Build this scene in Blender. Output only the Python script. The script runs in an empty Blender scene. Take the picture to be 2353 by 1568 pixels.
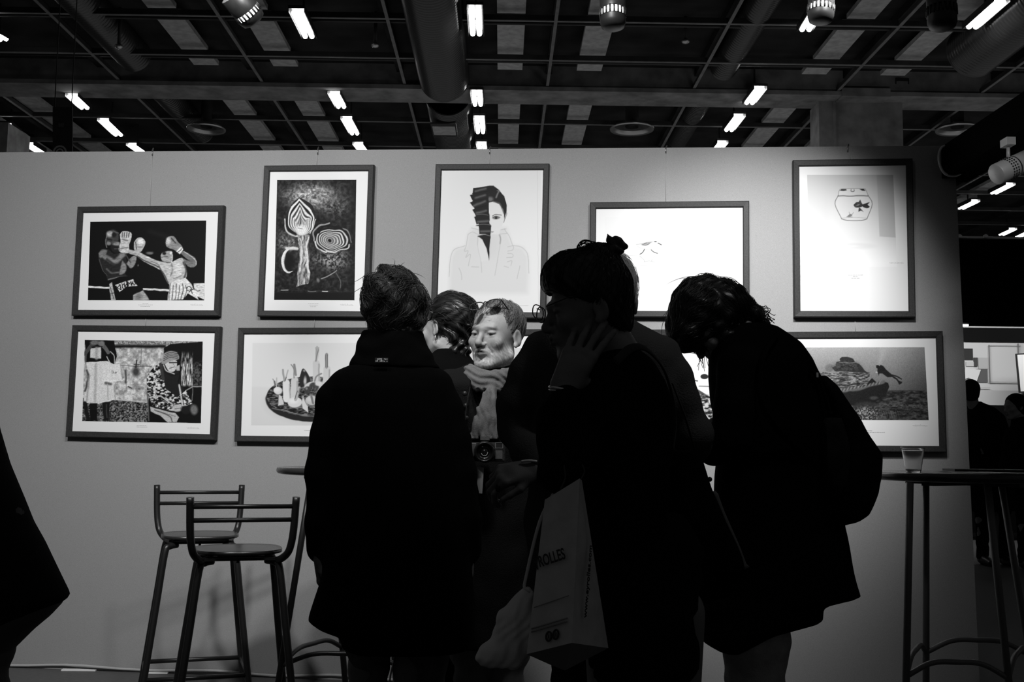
import bpy, math, random
import numpy as np
from mathutils import Vector, Matrix
random.seed(7); RNG = np.random.default_rng(11)
SC = bpy.context.scene
COL = SC.collection
PI = math.pi

# ------------------------------------------------------------------ camera
F = 2490.0; CX = 1176.5; CY = 784.0
CAMZ = 1.15
YAW = math.radians(0.52); PITCH = math.atan(237 / F); ROLL = 0.012
cam_data = bpy.data.cameras.new('camera')
cam_data.sensor_fit = 'HORIZONTAL'; cam_data.sensor_width = 36.0
cam_data.lens = 36.0 * F / 2353.0
cam_data.clip_start = 0.05; cam_data.clip_end = 200
cam = bpy.data.objects.new('camera', cam_data); COL.objects.link(cam)
CM = Matrix.Translation((0, 0, CAMZ)) @ Matrix.Rotation(-YAW, 4, 'Z') @ Matrix.Rotation(PI / 2 + PITCH, 4, 'X') @ Matrix.Rotation(ROLL, 4, 'Z')
cam.matrix_world = CM
SC.camera = cam
CR = CM.to_3x3()
CP = Vector((0, 0, CAMZ))

def ray(px, py):
    return CR @ Vector(((px - CX) / F, -(py - CY) / F, -1.0))
def U(px, py, Y):
    d = ray(px, py); return CP + d * (Y / d.y)
def UZ(px, py, Z):
    d = ray(px, py); return CP + d * ((Z - CAMZ) / d.z)

# ------------------------------------------------------------------ world, exposure, lights
W = bpy.data.worlds.new('world'); SC.world = W; W.use_nodes = True
W.node_tree.nodes['Background'].inputs[0].default_value = (1, 1, 1, 1)
W.node_tree.nodes['Background'].inputs[1].default_value = 0.03
SC.view_settings.view_transform = 'Standard'
SC.view_settings.look = 'None'
SC.view_settings.exposure = 0.0
SC.view_settings.gamma = 1.0
SC.view_settings.use_curve_mapping = False
SC.cycles.max_bounces = 6; SC.cycles.diffuse_bounces = 3; SC.cycles.glossy_bounces = 3
SC.cycles.transmission_bounces = 6; SC.cycles.transparent_max_bounces = 8
SC.cycles.sample_clamp_indirect = 3.0

# booth wall plane: slightly oblique, its right end nearer
WT = 0.13
WD = Vector((1, -WT, 0)).normalized()          # along the wall to the right
WN = Vector((-WT, -1, 0)).normalized()         # towards the camera
W0 = Vector((0, 5.3, 0))
def WP(px, py, off=0.0):
    d = ray(px, py); p0 = W0 + WN * off
    return CP + d * ((p0 - CP).dot(WN) / d.dot(WN))

def spot(name, loc, aim, power, size_deg, blend=1.0, rad=0.05):
    l = bpy.data.lights.new(name, 'SPOT'); l.energy = power; l.spot_size = math.radians(size_deg)
    l.spot_blend = blend; l.shadow_soft_size = rad
    o = bpy.data.objects.new(name, l); COL.objects.link(o)
    o.location = loc
    o.rotation_euler = (Vector(aim) - Vector(loc)).to_track_quat('-Z', 'Y').to_euler()
    return o
def area(name, loc, aim, power, sx, sy):
    l = bpy.data.lights.new(name, 'AREA'); l.energy = power; l.shape = 'RECTANGLE'; l.size = sx; l.size_y = sy
    o = bpy.data.objects.new(name, l); COL.objects.link(o)
    o.location = loc
    o.rotation_euler = (Vector(aim) - Vector(loc)).to_track_quat('-Z', 'Y').to_euler()
    return o
LIGHTS = [
    # (name, px, py on the wall that it aims at, location, power, cone, softness)
    ('booth_spot_light', (250, 900), (-1.95, 2.5, 3.1), 240, 90, 0.10),
    ('booth_spot_light', (700, 900), (-0.85, 2.5, 3.2), 182, 85, 0.10),
    ('booth_spot_light', (1120, 880), (-0.05, 2.5, 3.2), 158, 85, 0.10),
    ('booth_spot_light', (1560, 760), (0.80, 3.2, 2.9), 112, 66, 0.05),
    ('booth_spot_light', (1730, 745), (1.22, 3.3, 2.9), 260, 54, 0.05),
]
for nm, aimpx, loc, pw, cone, soft in LIGHTS:
    spot(nm, loc, WP(*aimpx), pw, cone, 1.0, soft)
# added unseen spot that brightens the bearded face from the left front
spot('added_spot_light', (-0.38, 1.3, 2.35), U(1110, 930, 3.8), 17, 24, 0.8, 0.10)
spot('booth_spot_light', (1.15, 2.3, 2.9), U(1545, 800, 3.0), 16, 46, 1.0, 0.08)  # added spot from above to brighten the dark jacket's shoulder
spot('added_spot_light', (1.0, 1.2, 2.7), U(2316, 390, 3.55), 40, 9, 1.0, 0.08)  # added narrow spot, unseen, to brighten the silver track spotlight
# light over the far stands on the right
area('far_stand_light', (5.6, 12.3, 3.0), (6.0, 14.4, 1.9), 60, 2.6, 0.3)
area('added_uplight', (5.0, 21.0, 1.5), (5.0, 21.5, 9.0), 300, 26.0, 14.0)  # added low area light shining up, stands in for light bounced off the stands

# ------------------------------------------------------------------ helpers
def s2l(v):
    v = v / 255.0
    return v / 12.92 if v <= 0.04045 else ((v + 0.055) / 1.055) ** 2.4
MATS = {}
def mat(name, g, rough=0.6, metal=0.0, spec=0.3, noise=0.0, nscale=200.0, bump=0.0, bscale=80.0, emit=0.0, stretch=None, sheen=0.0, trans=0.0, ior=1.45, detail=3.0):
    """grey procedural material; g = linear base value"""
    if name in MATS: return MATS[name]
    m = bpy.data.materials.new(name); m.use_nodes = True; MATS[name] = m
    nt = m.node_tree; b = nt.nodes['Principled BSDF']
    b.inputs['Base Color'].default_value = (g, g, g, 1)
    b.inputs['Roughness'].default_value = rough
    b.inputs['Metallic'].default_value = metal
    b.inputs['Specular IOR Level'].default_value = spec
    b.inputs['IOR'].default_value = ior
    b.inputs['Transmission Weight'].default_value = trans
    if sheen: b.inputs['Sheen Weight'].default_value = sheen
    if emit:
        b.inputs['Emission Color'].default_value = (1, 1, 1, 1); b.inputs['Emission Strength'].default_value = emit
    if noise or bump:
        tc = nt.nodes.new('ShaderNodeTexCoord'); mp = nt.nodes.new('ShaderNodeMapping')
        nt.links.new(tc.outputs['Object'], mp.inputs[0])
        if stretch: mp.inputs['Scale'].default_value = stretch
    if noise:
        n = nt.nodes.new('ShaderNodeTexNoise'); n.inputs['Scale'].default_value = nscale; n.inputs['Detail'].default_value = detail
        nt.links.new(mp.outputs[0], n.inputs['Vector'])
        r = nt.nodes.new('ShaderNodeMapRange')
        r.inputs['From Min'].default_value = 0.3; r.inputs['From Max'].default_value = 0.7
        r.inputs['To Min'].default_value = g * (1 - noise); r.inputs['To Max'].default_value = g * (1 + noise)
        nt.links.new(n.outputs['Fac'], r.inputs['Value'])
        c = nt.nodes.new('ShaderNodeCombineColor')
        for i in range(3): nt.links.new(r.outputs[0], c.inputs[i])
        nt.links.new(c.outputs[0], b.inputs['Base Color'])
    if bump:
        n2 = nt.nodes.new('ShaderNodeTexNoise'); n2.inputs['Scale'].default_value = bscale; n2.inputs['Detail'].default_value = detail
        nt.links.new(mp.outputs[0], n2.inputs['Vector'])
        bp = nt.nodes.new('ShaderNodeBump'); bp.inputs['Strength'].default_value = bump; bp.inputs['Distance'].default_value = 0.01
        nt.links.new(n2.outputs['Fac'], bp.inputs['Height']); nt.links.new(bp.outputs[0], b.inputs['Normal'])
    return m
def vmat(name, rough=0.7, spec=0.2, bump=0.0, bscale=300.0):
    """material whose own colour comes from a colour attribute called Col"""
    if name in MATS: return MATS[name]
    m = bpy.data.materials.new(name); m.use_nodes = True; MATS[name] = m
    nt = m.node_tree; b = nt.nodes['Principled BSDF']
    a = nt.nodes.new('ShaderNodeAttribute'); a.attribute_name = 'Col'
    nt.links.new(a.outputs['Color'], b.inputs['Base Color'])
    b.inputs['Roughness'].default_value = rough; b.inputs['Specular IOR Level'].default_value = spec
    if bump:
        n2 = nt.nodes.new('ShaderNodeTexNoise'); n2.inputs['Scale'].default_value = bscale
        tc = nt.nodes.new('ShaderNodeTexCoord'); nt.links.new(tc.outputs['Object'], n2.inputs['Vector'])
        bp = nt.nodes.new('ShaderNodeBump'); bp.inputs['Strength'].default_value = bump; bp.inputs['Distance'].default_value = 0.004
        nt.links.new(n2.outputs['Fac'], bp.inputs['Height']); nt.links.new(bp.outputs[0], b.inputs['Normal'])
    return m

def tag(o, label=None, cat=None, group=None, kind=None):
    if label: o['label'] = label
    if cat: o['category'] = cat
    if group: o['group'] = group
    if kind: o['kind'] = kind
    return o
def thing(name, label, cat, loc=(0, 0, 0), rot=None, group=None, kind=None):
    o = bpy.data.objects.new(name, None); COL.objects.link(o); o.location = loc
    if rot is not None: o.rotation_euler = rot
    o.empty_display_size = 0.1
    return tag(o, label, cat, group, kind)

class MB:
    """collects simple shapes and links them as ONE mesh object"""
    def __init__(s): s.v = []; s.f = []; s.mi = []; s.sm = []; s.cur = 0
    def add(s, vs, fs, smooth=False):
        b = len(s.v); s.v += [tuple(v) for v in vs]
        for f in fs: s.f.append(tuple(i + b for i in f)); s.mi.append(s.cur); s.sm.append(smooth)
        return s
    def box(s, c, d, M=None):
        x, y, z = [k / 2 for k in d]; c = Vector(c)
        vs = [Vector((sx * x, sy * y, sz * z)) for sx in (-1, 1) for sy in (-1, 1) for sz in (-1, 1)]
        if M is not None: vs = [M @ v for v in vs]
        vs = [v + c for v in vs]
        return s.add(vs, [(0, 1, 3, 2), (4, 6, 7, 5), (0, 4, 5, 1), (2, 3, 7, 6), (0, 2, 6, 4), (1, 5, 7, 3)])
    def hexa(s, a, b):
        """bottom ring a (4 pts), top ring b (4 pts)"""
        return s.add(list(a) + list(b), [(3, 2, 1, 0), (4, 5, 6, 7), (0, 1, 5, 4), (1, 2, 6, 5), (2, 3, 7, 6), (3, 0, 4, 7)])
    def prism(s, pts, off):
        """polygon pts extruded by vector off"""
        n = len(pts); off = Vector(off); p = [Vector(q) for q in pts]
        fs = [tuple(range(n)), tuple(reversed(range(n, 2 * n)))]
        for i in range(n): j = (i + 1) % n; fs.append((j, i, i + n, j + n))
        return s.add(p + [q + off for q in p], fs)
    def tube(s, pts, r, n=10, caps=True, smooth=True, closed=False, flat=1.0):
        pts = [Vector(p) for p in pts]; m = len(pts)
        rs = r if isinstance(r, (list, tuple)) else [r] * m
        vs = []; fs = []; prev = None
        for i, p in enumerate(pts):
            if closed: t = pts[(i + 1) % m] - pts[i - 1]
            else: t = (pts[min(i + 1, m - 1)] - pts[max(i - 1, 0)])
            t.normalize()
            if prev is None:
                a = Vector((0, 0, 1)) if abs(t.z) < 0.9 else Vector((1, 0, 0))
                u = t.cross(a).normalized()
            else:
                u = (prev - t * prev.dot(t)).normalized()
            prev = u; w = t.cross(u)
            for k in range(n):
                an = 2 * PI * k / n
                vs.append(p + (u * math.cos(an) + w * math.sin(an) * flat) * rs[i])
        for i in range(m - 1 if not closed else m):
            i2 = (i + 1) % m
            for k in range(n):
                k2 = (k + 1) % n
                fs.append((i * n + k, i * n + k2, i2 * n + k2, i2 * n + k))
        s.add(vs, fs, smooth)
        if caps and not closed:
            b = len(s.v) - len(vs)
            s.f.append(tuple(b + k for k in reversed(range(n)))); s.mi.append(s.cur); s.sm.append(False)
            s.f.append(tuple(b + (m - 1) * n + k for k in range(n))); s.mi.append(s.cur); s.sm.append(False)
        return s
    def lathe(s, prof, c=(0, 0, 0), n=32, axis=None, smooth=True):
        """prof = [(r, z)...] about the z axis (or the given axis) through c"""
        q = Matrix.Identity(3) if axis is None else Vector((0, 0, 1)).rotation_difference(Vector(axis)).to_matrix()
        c = Vector(c); vs = []; fs = []
        for r, z in prof:
            for k in range(n):
                a = 2 * PI * k / n
                vs.append(c + q @ Vector((r * math.cos(a), r * math.sin(a), z)))
        for i in range(len(prof) - 1):
            for k in range(n):
                k2 = (k + 1) % n
                fs.append((i * n + k, i * n + k2, (i + 1) * n + k2, (i + 1) * n + k))
        return s.add(vs, fs, smooth)
    def ball(s, c, r, n=12, m=8, scale=(1, 1, 1)):
        prof = [(max(1e-5, math.sin(PI * i / m)) * 1.0, -math.cos(PI * i / m)) for i in range(m + 1)]
        vs = []; fs = []
        for rr, z in prof:
            for k in range(n):
                a = 2 * PI * k / n
                vs.append(Vector(c) + Vector((rr * math.cos(a) * scale[0], rr * math.sin(a) * scale[1], z * scale[2])) * r)
        for i in range(m):
            for k in range(n):
                k2 = (k + 1) % n
                fs.append((i * n + k, i * n + k2, (i + 1) * n + k2, (i + 1) * n + k))
        return s.add(vs, fs, True)
    def build(s, name, m, parent=None, bevel=0.0, sub=0, origin=None):
        me = bpy.data.meshes.new(name)
        vs = s.v
        if origin is not None:
            o0 = Vector(origin); vs = [tuple(Vector(v) - o0) for v in vs]
        me.from_pydata(vs, [], s.f)
        ms = m if isinstance(m, (list, tuple)) else [m]
        for x in ms: me.materials.append(x)
        me.polygons.foreach_set('material_index', s.mi); me.polygons.foreach_set('use_smooth', s.sm)
        me.update()
        o = bpy.data.objects.new(name, me); COL.objects.link(o)
        if origin is not None: o.location = origin
        if parent is not None: o.parent = parent
        if bevel:
            b = o.modifiers.new('bevel', 'BEVEL'); b.width = bevel; b.segments = 2; b.limit_method = 'ANGLE'
        if sub:
            q = o.modifiers.new('sub', 'SUBSURF'); q.levels = sub; q.render_levels = sub
        return o
def bez(pts, n=8):
    """Catmull-Rom through the points"""
    P = [Vector(p) for p in pts]; P = [P[0] * 2 - P[1]] + P + [P[-1] * 2 - P[-2]]
    out = []
    for i in range(1, len(P) - 2):
        for k in range(n):
            t = k / n; a, b, c, d = P[i - 1], P[i], P[i + 1], P[i + 2]
            out.append(0.5 * ((2 * b) + (c - a) * t + (2 * a - 5 * b + 4 * c - d) * t * t + (-a + 3 * b - 3 * c + d) * t ** 3))
    out.append(P[-2]); return out

# ------------------------------------------------------------------ materials
M_wall = mat('wall_fabric', 0.275, 0.95, spec=0.1, noise=0.13, nscale=420, detail=2)
M_wallcore = mat('panel_edge', 0.2, 0.8)
M_floor = mat('floor_boards', 0.09, 0.6, spec=0.3, noise=0.3, nscale=30, stretch=(1, 12, 1))
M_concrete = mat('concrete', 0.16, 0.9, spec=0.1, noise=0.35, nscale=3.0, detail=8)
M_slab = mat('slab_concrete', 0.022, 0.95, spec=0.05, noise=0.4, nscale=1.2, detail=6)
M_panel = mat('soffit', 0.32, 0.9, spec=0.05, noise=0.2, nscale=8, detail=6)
M_bar = mat('grid_metal', 0.03, 0.6, noise=0.2, nscale=6)
M_flange_lit = mat('grid_flange_lit', 0.13, 0.6, noise=0.2, nscale=6)  # lighter than the webs: light caught on the undersides is put into the colour
M_duct = mat('duct_metal', 0.035, 0.28, metal=0.2, spec=.6)
M_blackmetal = mat('black_metal', 0.02, 0.4, spec=0.5)
M_blackcloth = mat('black_cloth', 0.004, 0.95, spec=0.03)
M_tube = mat('lamp_tube', 0.9, 0.5, emit=14.0)
M_frame = mat('frame_wood', 0.026, 0.5, spec=0.25, noise=0.3, nscale=150, stretch=(1, 1, 1), bump=0.08, bscale=350)
M_mat = mat('mat_board', 0.74, 0.9, spec=0.1)
M_print = vmat('print_surface', 0.6, 0.15)
M_steel = mat('brushed_steel', 0.35, 0.35, metal=0.9)
M_ink = mat('caption_ink', 0.12, 0.8)

# ------------------------------------------------------------------ setting: floor, booth wall, ceiling
b = MB(); b.box((2, 14, -0.05), (44, 40, 0.1)); o = b.build('floor', M_floor); tag(o, kind='structure')
for k in range(9):      # joints between the floor boards, seen at the foot of the wall
    pass
tl = WP(-60, 350.5); tr = WP(2193, 335); br = WP(2253, 1600); bl = WP(-60, 1507)
tl = WP(-420, 353); bl = WP(-420, 1500)
bl.z = 0.0; brz = br.copy(); brz.z = 0.0
back = -WN * 0.05
b = MB(); b.hexa([bl, brz, brz + back, bl + back], [tl, tr, tr + back, tl + back])
o = b.build('wall_back', M_wall); tag(o, kind='structure')
# loose cloth hem along the foot of the wall
pts = []
for i in range(60):
    t = i / 59; p = bl.lerp(brz, t) + WN * (0.012 + 0.006 * math.sin(i * 1.3)); p.z = 0.018 + 0.006 * math.sin(i * 0.9 + 1)
    pts.append(p)
b = MB(); b.tube(pts, 0.0065, n=8); o = b.build('baseboard_back', mat('hem_cloth', 0.38, 0.9)); tag(o, kind='structure')
b = MB(); q = WP(148, 1523, 0.02); q.z = 0.004; b.box(q + Vector((.08, -.01, 0)), (0.17, 0.03, 0.006)); o = b.build('paper_strip', mat('white_paper', 0.7, 0.8)); 
tag(o, 'white strip of paper at the foot of the grey wall, right of the flaring coat', 'paper strip')
b = MB(); q = WP(330, 1533, 0.02); q.z = 0.004; b.box(q + Vector((.06, -.01, 0)), (0.13, 0.02, 0.006)); o = b.build('paper_strip', mat('white_paper', 0.7, 0.8)); tag(o, 'thin white strip of paper at the wall foot beside the left bar stool leg', 'paper strip')

HS = 1.4      # size of the hall against the grid read off the photo
def HX(r, H): return r * H
Hb = 4.85 * HS; Hs = 5.15 * HS; Hbeam = 4.78 * HS
def hz(H): return CAMZ + H
YB0, YB1 = 14.38 * HS, 14.90 * HS
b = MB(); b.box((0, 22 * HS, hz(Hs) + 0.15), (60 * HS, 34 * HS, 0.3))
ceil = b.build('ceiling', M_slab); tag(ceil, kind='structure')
for k in range(-9, 10):   # ribs of the coffered slab
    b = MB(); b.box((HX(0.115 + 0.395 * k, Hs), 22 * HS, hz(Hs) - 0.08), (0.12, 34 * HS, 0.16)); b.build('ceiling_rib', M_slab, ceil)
rows = [(9.4, 10.9), (11.0, 12.2), (12.28, 13.57), (13.75, 14.1), (15.0, 16.34), (16.5, 17.74), (17.95, 19.3), (19.5, 20.8), (21.0, 22.3), (22.5, 24)]
for pr in (-1.6, -0.8, -0.015, 0.775, 1.56, 2.35):
    for dx in (0.0, 0.205):
        for r0, r1 in rows:
            x0 = (pr + dx - 0.006) * Hs; x1 = (pr + dx + 0.058) * Hs
            b = MB(); b.box(((x0 + x1) / 2, (r0 + r1) / 2 * HS, hz(Hs) - 0.2), (x1 - x0, (r1 - r0 - .08) * HS, 0.08))
            b.build('soffit_panel', M_panel, ceil)
trim = [0]
def trim_obj(b, m):
    trim[0] += 1
    o = b.build('trim_%d' % trim[0], m); tag(o, kind='structure'); return o
# concrete beam with its flange and the column under it
b = MB(); b.box((0, (YB0 + YB1) / 2, hz(Hbeam) + 0.78), (60, YB1 - YB0, 1.5))
b.box((0, (YB0 + YB1) / 2 - 0.04, hz(Hbeam) + 0.04), (60, YB1 - YB0 + 0.12, 0.08))
trim_obj(b, M_concrete)
c0 = U(1881, 260, YB0 + .3).x; c1 = U(2073, 260, YB0 + .3).x
b = MB(); b.box(((c0 + c1) / 2, YB0 + .58, hz(Hbeam) / 2), (c1 - c0, .6, hz(Hbeam)))
b.box(((c0 + c1) / 2 - 0.02, YB0 + 0.08, hz(Hbeam) + 0.06), (c1 - c0 - 0.7, 0.4, 0.16))
b.box((c0 + 0.30, YB0 + 0.28, hz(Hbeam) / 2), (0.05, 0.05, hz(Hbeam)))
trim_obj(b, M_concrete)
c1 = U(18, 300, 21).x
b = MB(); b.box((c1 - 0.6, 21.5, hz(Hs) / 2 - 0.5), (1.2, 1.0, hz(Hs) - 1.0)); trim_obj(b, M_concrete)
for r in (-1.87, -1.475, -1.08, -0.68, -0.282, 0.1175, 0.529, 0.935, 1.34, 1.75):
    b = MB(); b.box((r * Hb, 18.5 * HS, hz(Hb) + 0.05), (0.03, 26 * HS, 0.08)); b.cur = 1; b.box((r * Hb, 18.5 * HS, hz(Hb)), (0.055, 26 * HS, 0.012)); trim_obj(b, [M_bar, M_flange_lit])
for y0 in (10.75, 12.06, 13.34, 16.08, 17.45, 18.8, 20.2, 21.6, 23.0):
    b = MB(); b.box((0, y0 * HS, hz(Hb) + 0.05), (60, 0.05, 0.09)); b.cur = 1; b.box((0, y0 * HS, hz(Hb) + 0.002), (60, 0.06, 0.012)); trim_obj(b, [M_bar, M_flange_lit])
    if y0 < 14: 
        b = MB(); b.tube([(-20, y0 * HS + 0.35, hz(Hb) + .1), (20, y0 * HS + 0.35, hz(Hb) + .1)], 0.03, 8); trim_obj(b, M_bar)

# fluorescent twin tube lamps, each along the hall
def tube_lamp(x0, y0, x1, y1, label, H=4.72 * HS, off=0.055):
    a = UZ(x0, y0, hz(H)); c = UZ(x1, y1, hz(H))
    L = (c - a).length; mid = (a + c) / 2; ang = math.atan2(c.y - a.y, c.x - a.x) - PI / 2
    t = thing('tube_lamp', label, 'ceiling lamp', mid, (0, 0, ang), group='twin tube lamps under the hall ceiling')
    h = MB(); h.box((0, 0, 0.10), (0.26, L * 1.15, 0.05)); h.box((-0.125, 0, 0.06), (0.012, L * 1.15, 0.09)); h.box((0.125, 0, 0.06), (0.012, L * 1.15, 0.09))
    h.box((0, 0, (hz(Hs) - mid.z) / 2 + .03), (0.03, 0.03, hz(Hs) - mid.z - .062))
    h.build('housing', M_blackmetal, t)
    for sx in (-off, off):
        k = MB(); k.tube([(sx, -L / 2, 0.03), (sx, L / 2, 0.03)], 0.042, 8); k.build('tube', M_tube, t)
LAMPS = [
 ((683, 34, 709, 88), 'twin tube lamp near the top edge, left of the large corrugated duct'),
 ((1091, 26, 1094, 82), 'twin tube lamp near the top edge, just right of the large corrugated duct'),
 ((1874, 36, 1851, 72), 'twin tube lamp right below the slotted can light at top right'),
 ((2298, 10, 2234, 66), 'long twin tube lamp in the top right corner of the hall ceiling'),
 ((166, 225, 194, 251), 'tube lamp just under the beam at far left'),
 ((239, 282, 272, 313), 'tube lamp right of the hanging dark banner'),
 ((66, 336, 92, 352), 'tube lamp cut by the wall top, left of the dark banner'),
 ((303, 337, 325, 352), 'tube lamp cut by the wall top, above the boxing picture'),
 ((-14, 82, 8, 94), 'tube lamp cut by the left edge high above the beam'),
 ((14, 292, 34, 309), 'tube lamp beside the concrete column at far left'),
 ((768, 220, 784, 249), 'tube lamp just under the beam, above the artichoke picture'),
 ((797, 278, 815, 310), 'tube lamp between the two crossbars above the artichoke picture'),
 ((823, 335, 836, 352), 'tube lamp cut by the wall top, right of the artichoke picture'),
 ((1095, 217, 1098, 244), 'tube lamp just under the beam, beside the duct in the middle'),
 ((1101, 276, 1104, 307), 'tube lamp between the crossbars, beside the duct in the middle'),
 ((1106, 334, 1109, 350), 'tube lamp cut by the wall top in the middle'),
 ((1746, 209, 1722, 240), 'tube lamp just under the beam, left of the concrete column'),
 ((1698, 272, 1675, 302), 'tube lamp between the crossbars, left of the concrete column'),
 ((1660, 332, 1646, 350), 'tube lamp cut by the wall top, left of the concrete column'),
 ((2072, 196, 2046, 216), 'small bright tube lamp at the right top corner of the concrete column'),
]
for c, lb in LAMPS: tube_lamp(*c, lb, H=(4.96 if c[0] == 2072 else 4.72) * HS)
for (x0, y0, x1, y1), lb in [((2320, 428, 2284, 446), 'tube lamp right of the booth wall, under the silver spotlight'),
                             ((2240, 466, 2209, 481), 'tube lamp close to the right edge of the booth wall'),
                             ((2326, 530, 2302, 541), 'tube lamp low above the black fascia panel'),
                             ((2362, 536, 2340, 546), 'glaring lamp at the right edge just above the black fascia panel')]:
    tube_lamp(x0, y0, x1, y1, lb, H=4.72 * HS)

# corrugated ducts
def duct(x, z, y0, y1, r, label, m=M_duct, step=0.09):
    b = MB(); prof = []; n = int((y1 - y0) / step)
    vs = []
    for i in range(n * 4 + 1):
        t = i / 4.0; rr = r * (1.0 + 0.045 * math.cos(2 * PI * t)); prof.append((rr, t * step))
    b.lathe(prof, (x, y0, z), n=40, axis=(0, 1, 0))
    o = b.build('ventilation_duct', m); tag(o, label, 'duct'); return o
duct(-0.168 * 4.95 * HS, hz(4.95 * HS) - 0.02, 10.5 * HS, 14.3 * HS, 0.46, 'large corrugated metal duct left of the middle lamp row', step=0.1)
duct(-0.165 * 4.95 * HS, hz(4.95 * HS) - .02, 14.95 * HS, 17.4 * HS, 0.44, 'corrugated duct continuing beyond the beam in the middle', step=0.1)
duct(0.585 * 4.95 * HS, hz(4.95 * HS) + 0.1, 10.5 * HS, 14.0 * HS, 0.24, 'narrow corrugated duct right of the third can light')
duct(0.575 * 4.95 * HS, hz(4.95 * HS) + 0.1, 14.95 * HS, 17.4 * HS, 0.22, 'narrow corrugated duct beyond the beam above the bird picture')
duct(-0.985 * 4.95 * HS, hz(4.95 * HS) + 0.1, 10.5 * HS, 13.9 * HS, 0.30, 'dark corrugated duct at top left')
duct(-1.0 * 4.95 * HS, hz(4.95 * HS) + 0.1, 14.95 * HS, 17.4 * HS, 0.24, 'dark corrugated duct beyond the beam at left')
duct(1.16 * 4.95 * HS, hz(4.95 * HS) - 0.1, 10.8 * HS, 12.9 * HS, 0.45, 'wide dark duct in the top right corner')
duct(1.10 * 4.95 * HS, hz(4.95 * HS) + 0.1, 14.95 * HS, 17.0 * HS, 0.22, 'short corrugated duct right of the concrete column')
# round air diffusers
for px, py, w, lb in ((1452, 296, 52, 'round air diffuser above the bird picture'), (474, 296, 45, 'round air diffuser above the boxing picture'), (2200, 297, 50, 'round air diffuser right of the concrete column')):
    c = UZ(px, py, hz(4.7 * HS)); r = w * c.y / F
    t = thing('air_diffuser', lb, 'air diffuser', c)
    b = MB(); b.lathe([(r, 0), (r * .98, -.03), (r * .86, 0.0), (r * .80, .06)], n=32); b.build('rim', M_steel, t)
    b = MB(); b.lathe([(r * .8, .06), (r * .5, .02), (r * .45, .1), (0.01, .1)], n=32); b.lathe([(r * .3, 0.03), (r * .3, hz(Hs) - c.z - .002)], n=16); b.build('throat', M_bar, t)
# rectangular grille in the duct
c = UZ(1021, 298, hz(4.60 * HS)); t = thing('air_grille', 'small rectangular air grille on the middle duct', 'air grille', c)
b = MB(); b.box((0, 0, 0), (0.52, 0.9, 0.03)); b.build('frame', M_blackmetal, t)
b = MB(); b.box((0, 0, -0.02), (0.46, 0.6, 0.02)); b.build('louvre', M_panel, t)
# sprinkler drops
for px, py, lb in ((862, 104, 'sprinkler drop left of the large duct'), (1575, 95, 'sprinkler drop left of the third can light'), (273, 107, 'sprinkler drop in the dark bay at left')):
    c = U(px, py, 12.6 * HS); t = thing('sprinkler', lb, 'sprinkler', c)
    b = MB(); b.tube([(0, 0, 0.05), (0, 0, hz(Hs) - c.z)], 0.03, 8); b.build('drop_pipe', M_bar, t)
    b = MB(); b.ball((0, 0, 0), 0.07, scale=(1, 1, .6)); b.build('sprinkler_head', M_steel, t)
# hanging dark banner at left with ring emblem
t = thing('hanging_banner', 'dark vertical banner with a pale ring emblem hanging behind the wall at left', 'banner', U(141, 300, 15.5))
t0 = t.location.copy()
b = MB(); a1 = U(121, 246, 15.5) - t0; a2 = U(166, 246, 15.5) - t0; a3 = U(166, 380, 15.5) - t0; a4 = U(121, 380, 15.5) - t0
b.prism([a4, a3, a2, a1], (0, 0.03, 0)); b.box((a1 + Vector((.02, .02, 1.35))), (.012, .012, 2.7)); b.box((a2 + Vector((-.02, .02, 1.35))), (.012, .012, 2.7)); b.build('cloth', mat('banner_cloth', 0.05, 0.9), t)
b = MB(); cc = U(138, 350, 15.45) - t0
for r0, r1 in ((0.075, 0.1), (0.035, 0.055)):
    n = 28
    for k in range(n):
        a, c = PI * 2 * k / n, PI * 2 * (k + 1) / n
        b.add([cc + Vector((math.cos(a) * r0, -0.01, math.sin(a) * r0)), cc + Vector((math.cos(a) * r1, -0.01, math.sin(a) * r1)), cc + Vector((math.cos(c) * r1, -0.01, math.sin(c) * r1)), cc + Vector((math.cos(c) * r0, -0.01, math.sin(c) * r0))], [(0, 1, 2, 3)])
b.build('emblem', mat('banner_white', 0.5, 0.8), t)
b = MB(); cc = U(141, 288, 15.45) - t0
for k in range(3):
    b.box(cc + Vector((0.026 * (k - 1), -0.012, 0)), (0.018, 0.004, 0.05)); b.box(cc + Vector((0.026 * (k - 1), -0.014, 0.02)), (0.024, 0.004, 0.01))
b.build('lettering', mat('banner_grey', 0.12, 0.8), t)
for px, py, ln in ((1385, 128, 60),):
    pass

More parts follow.
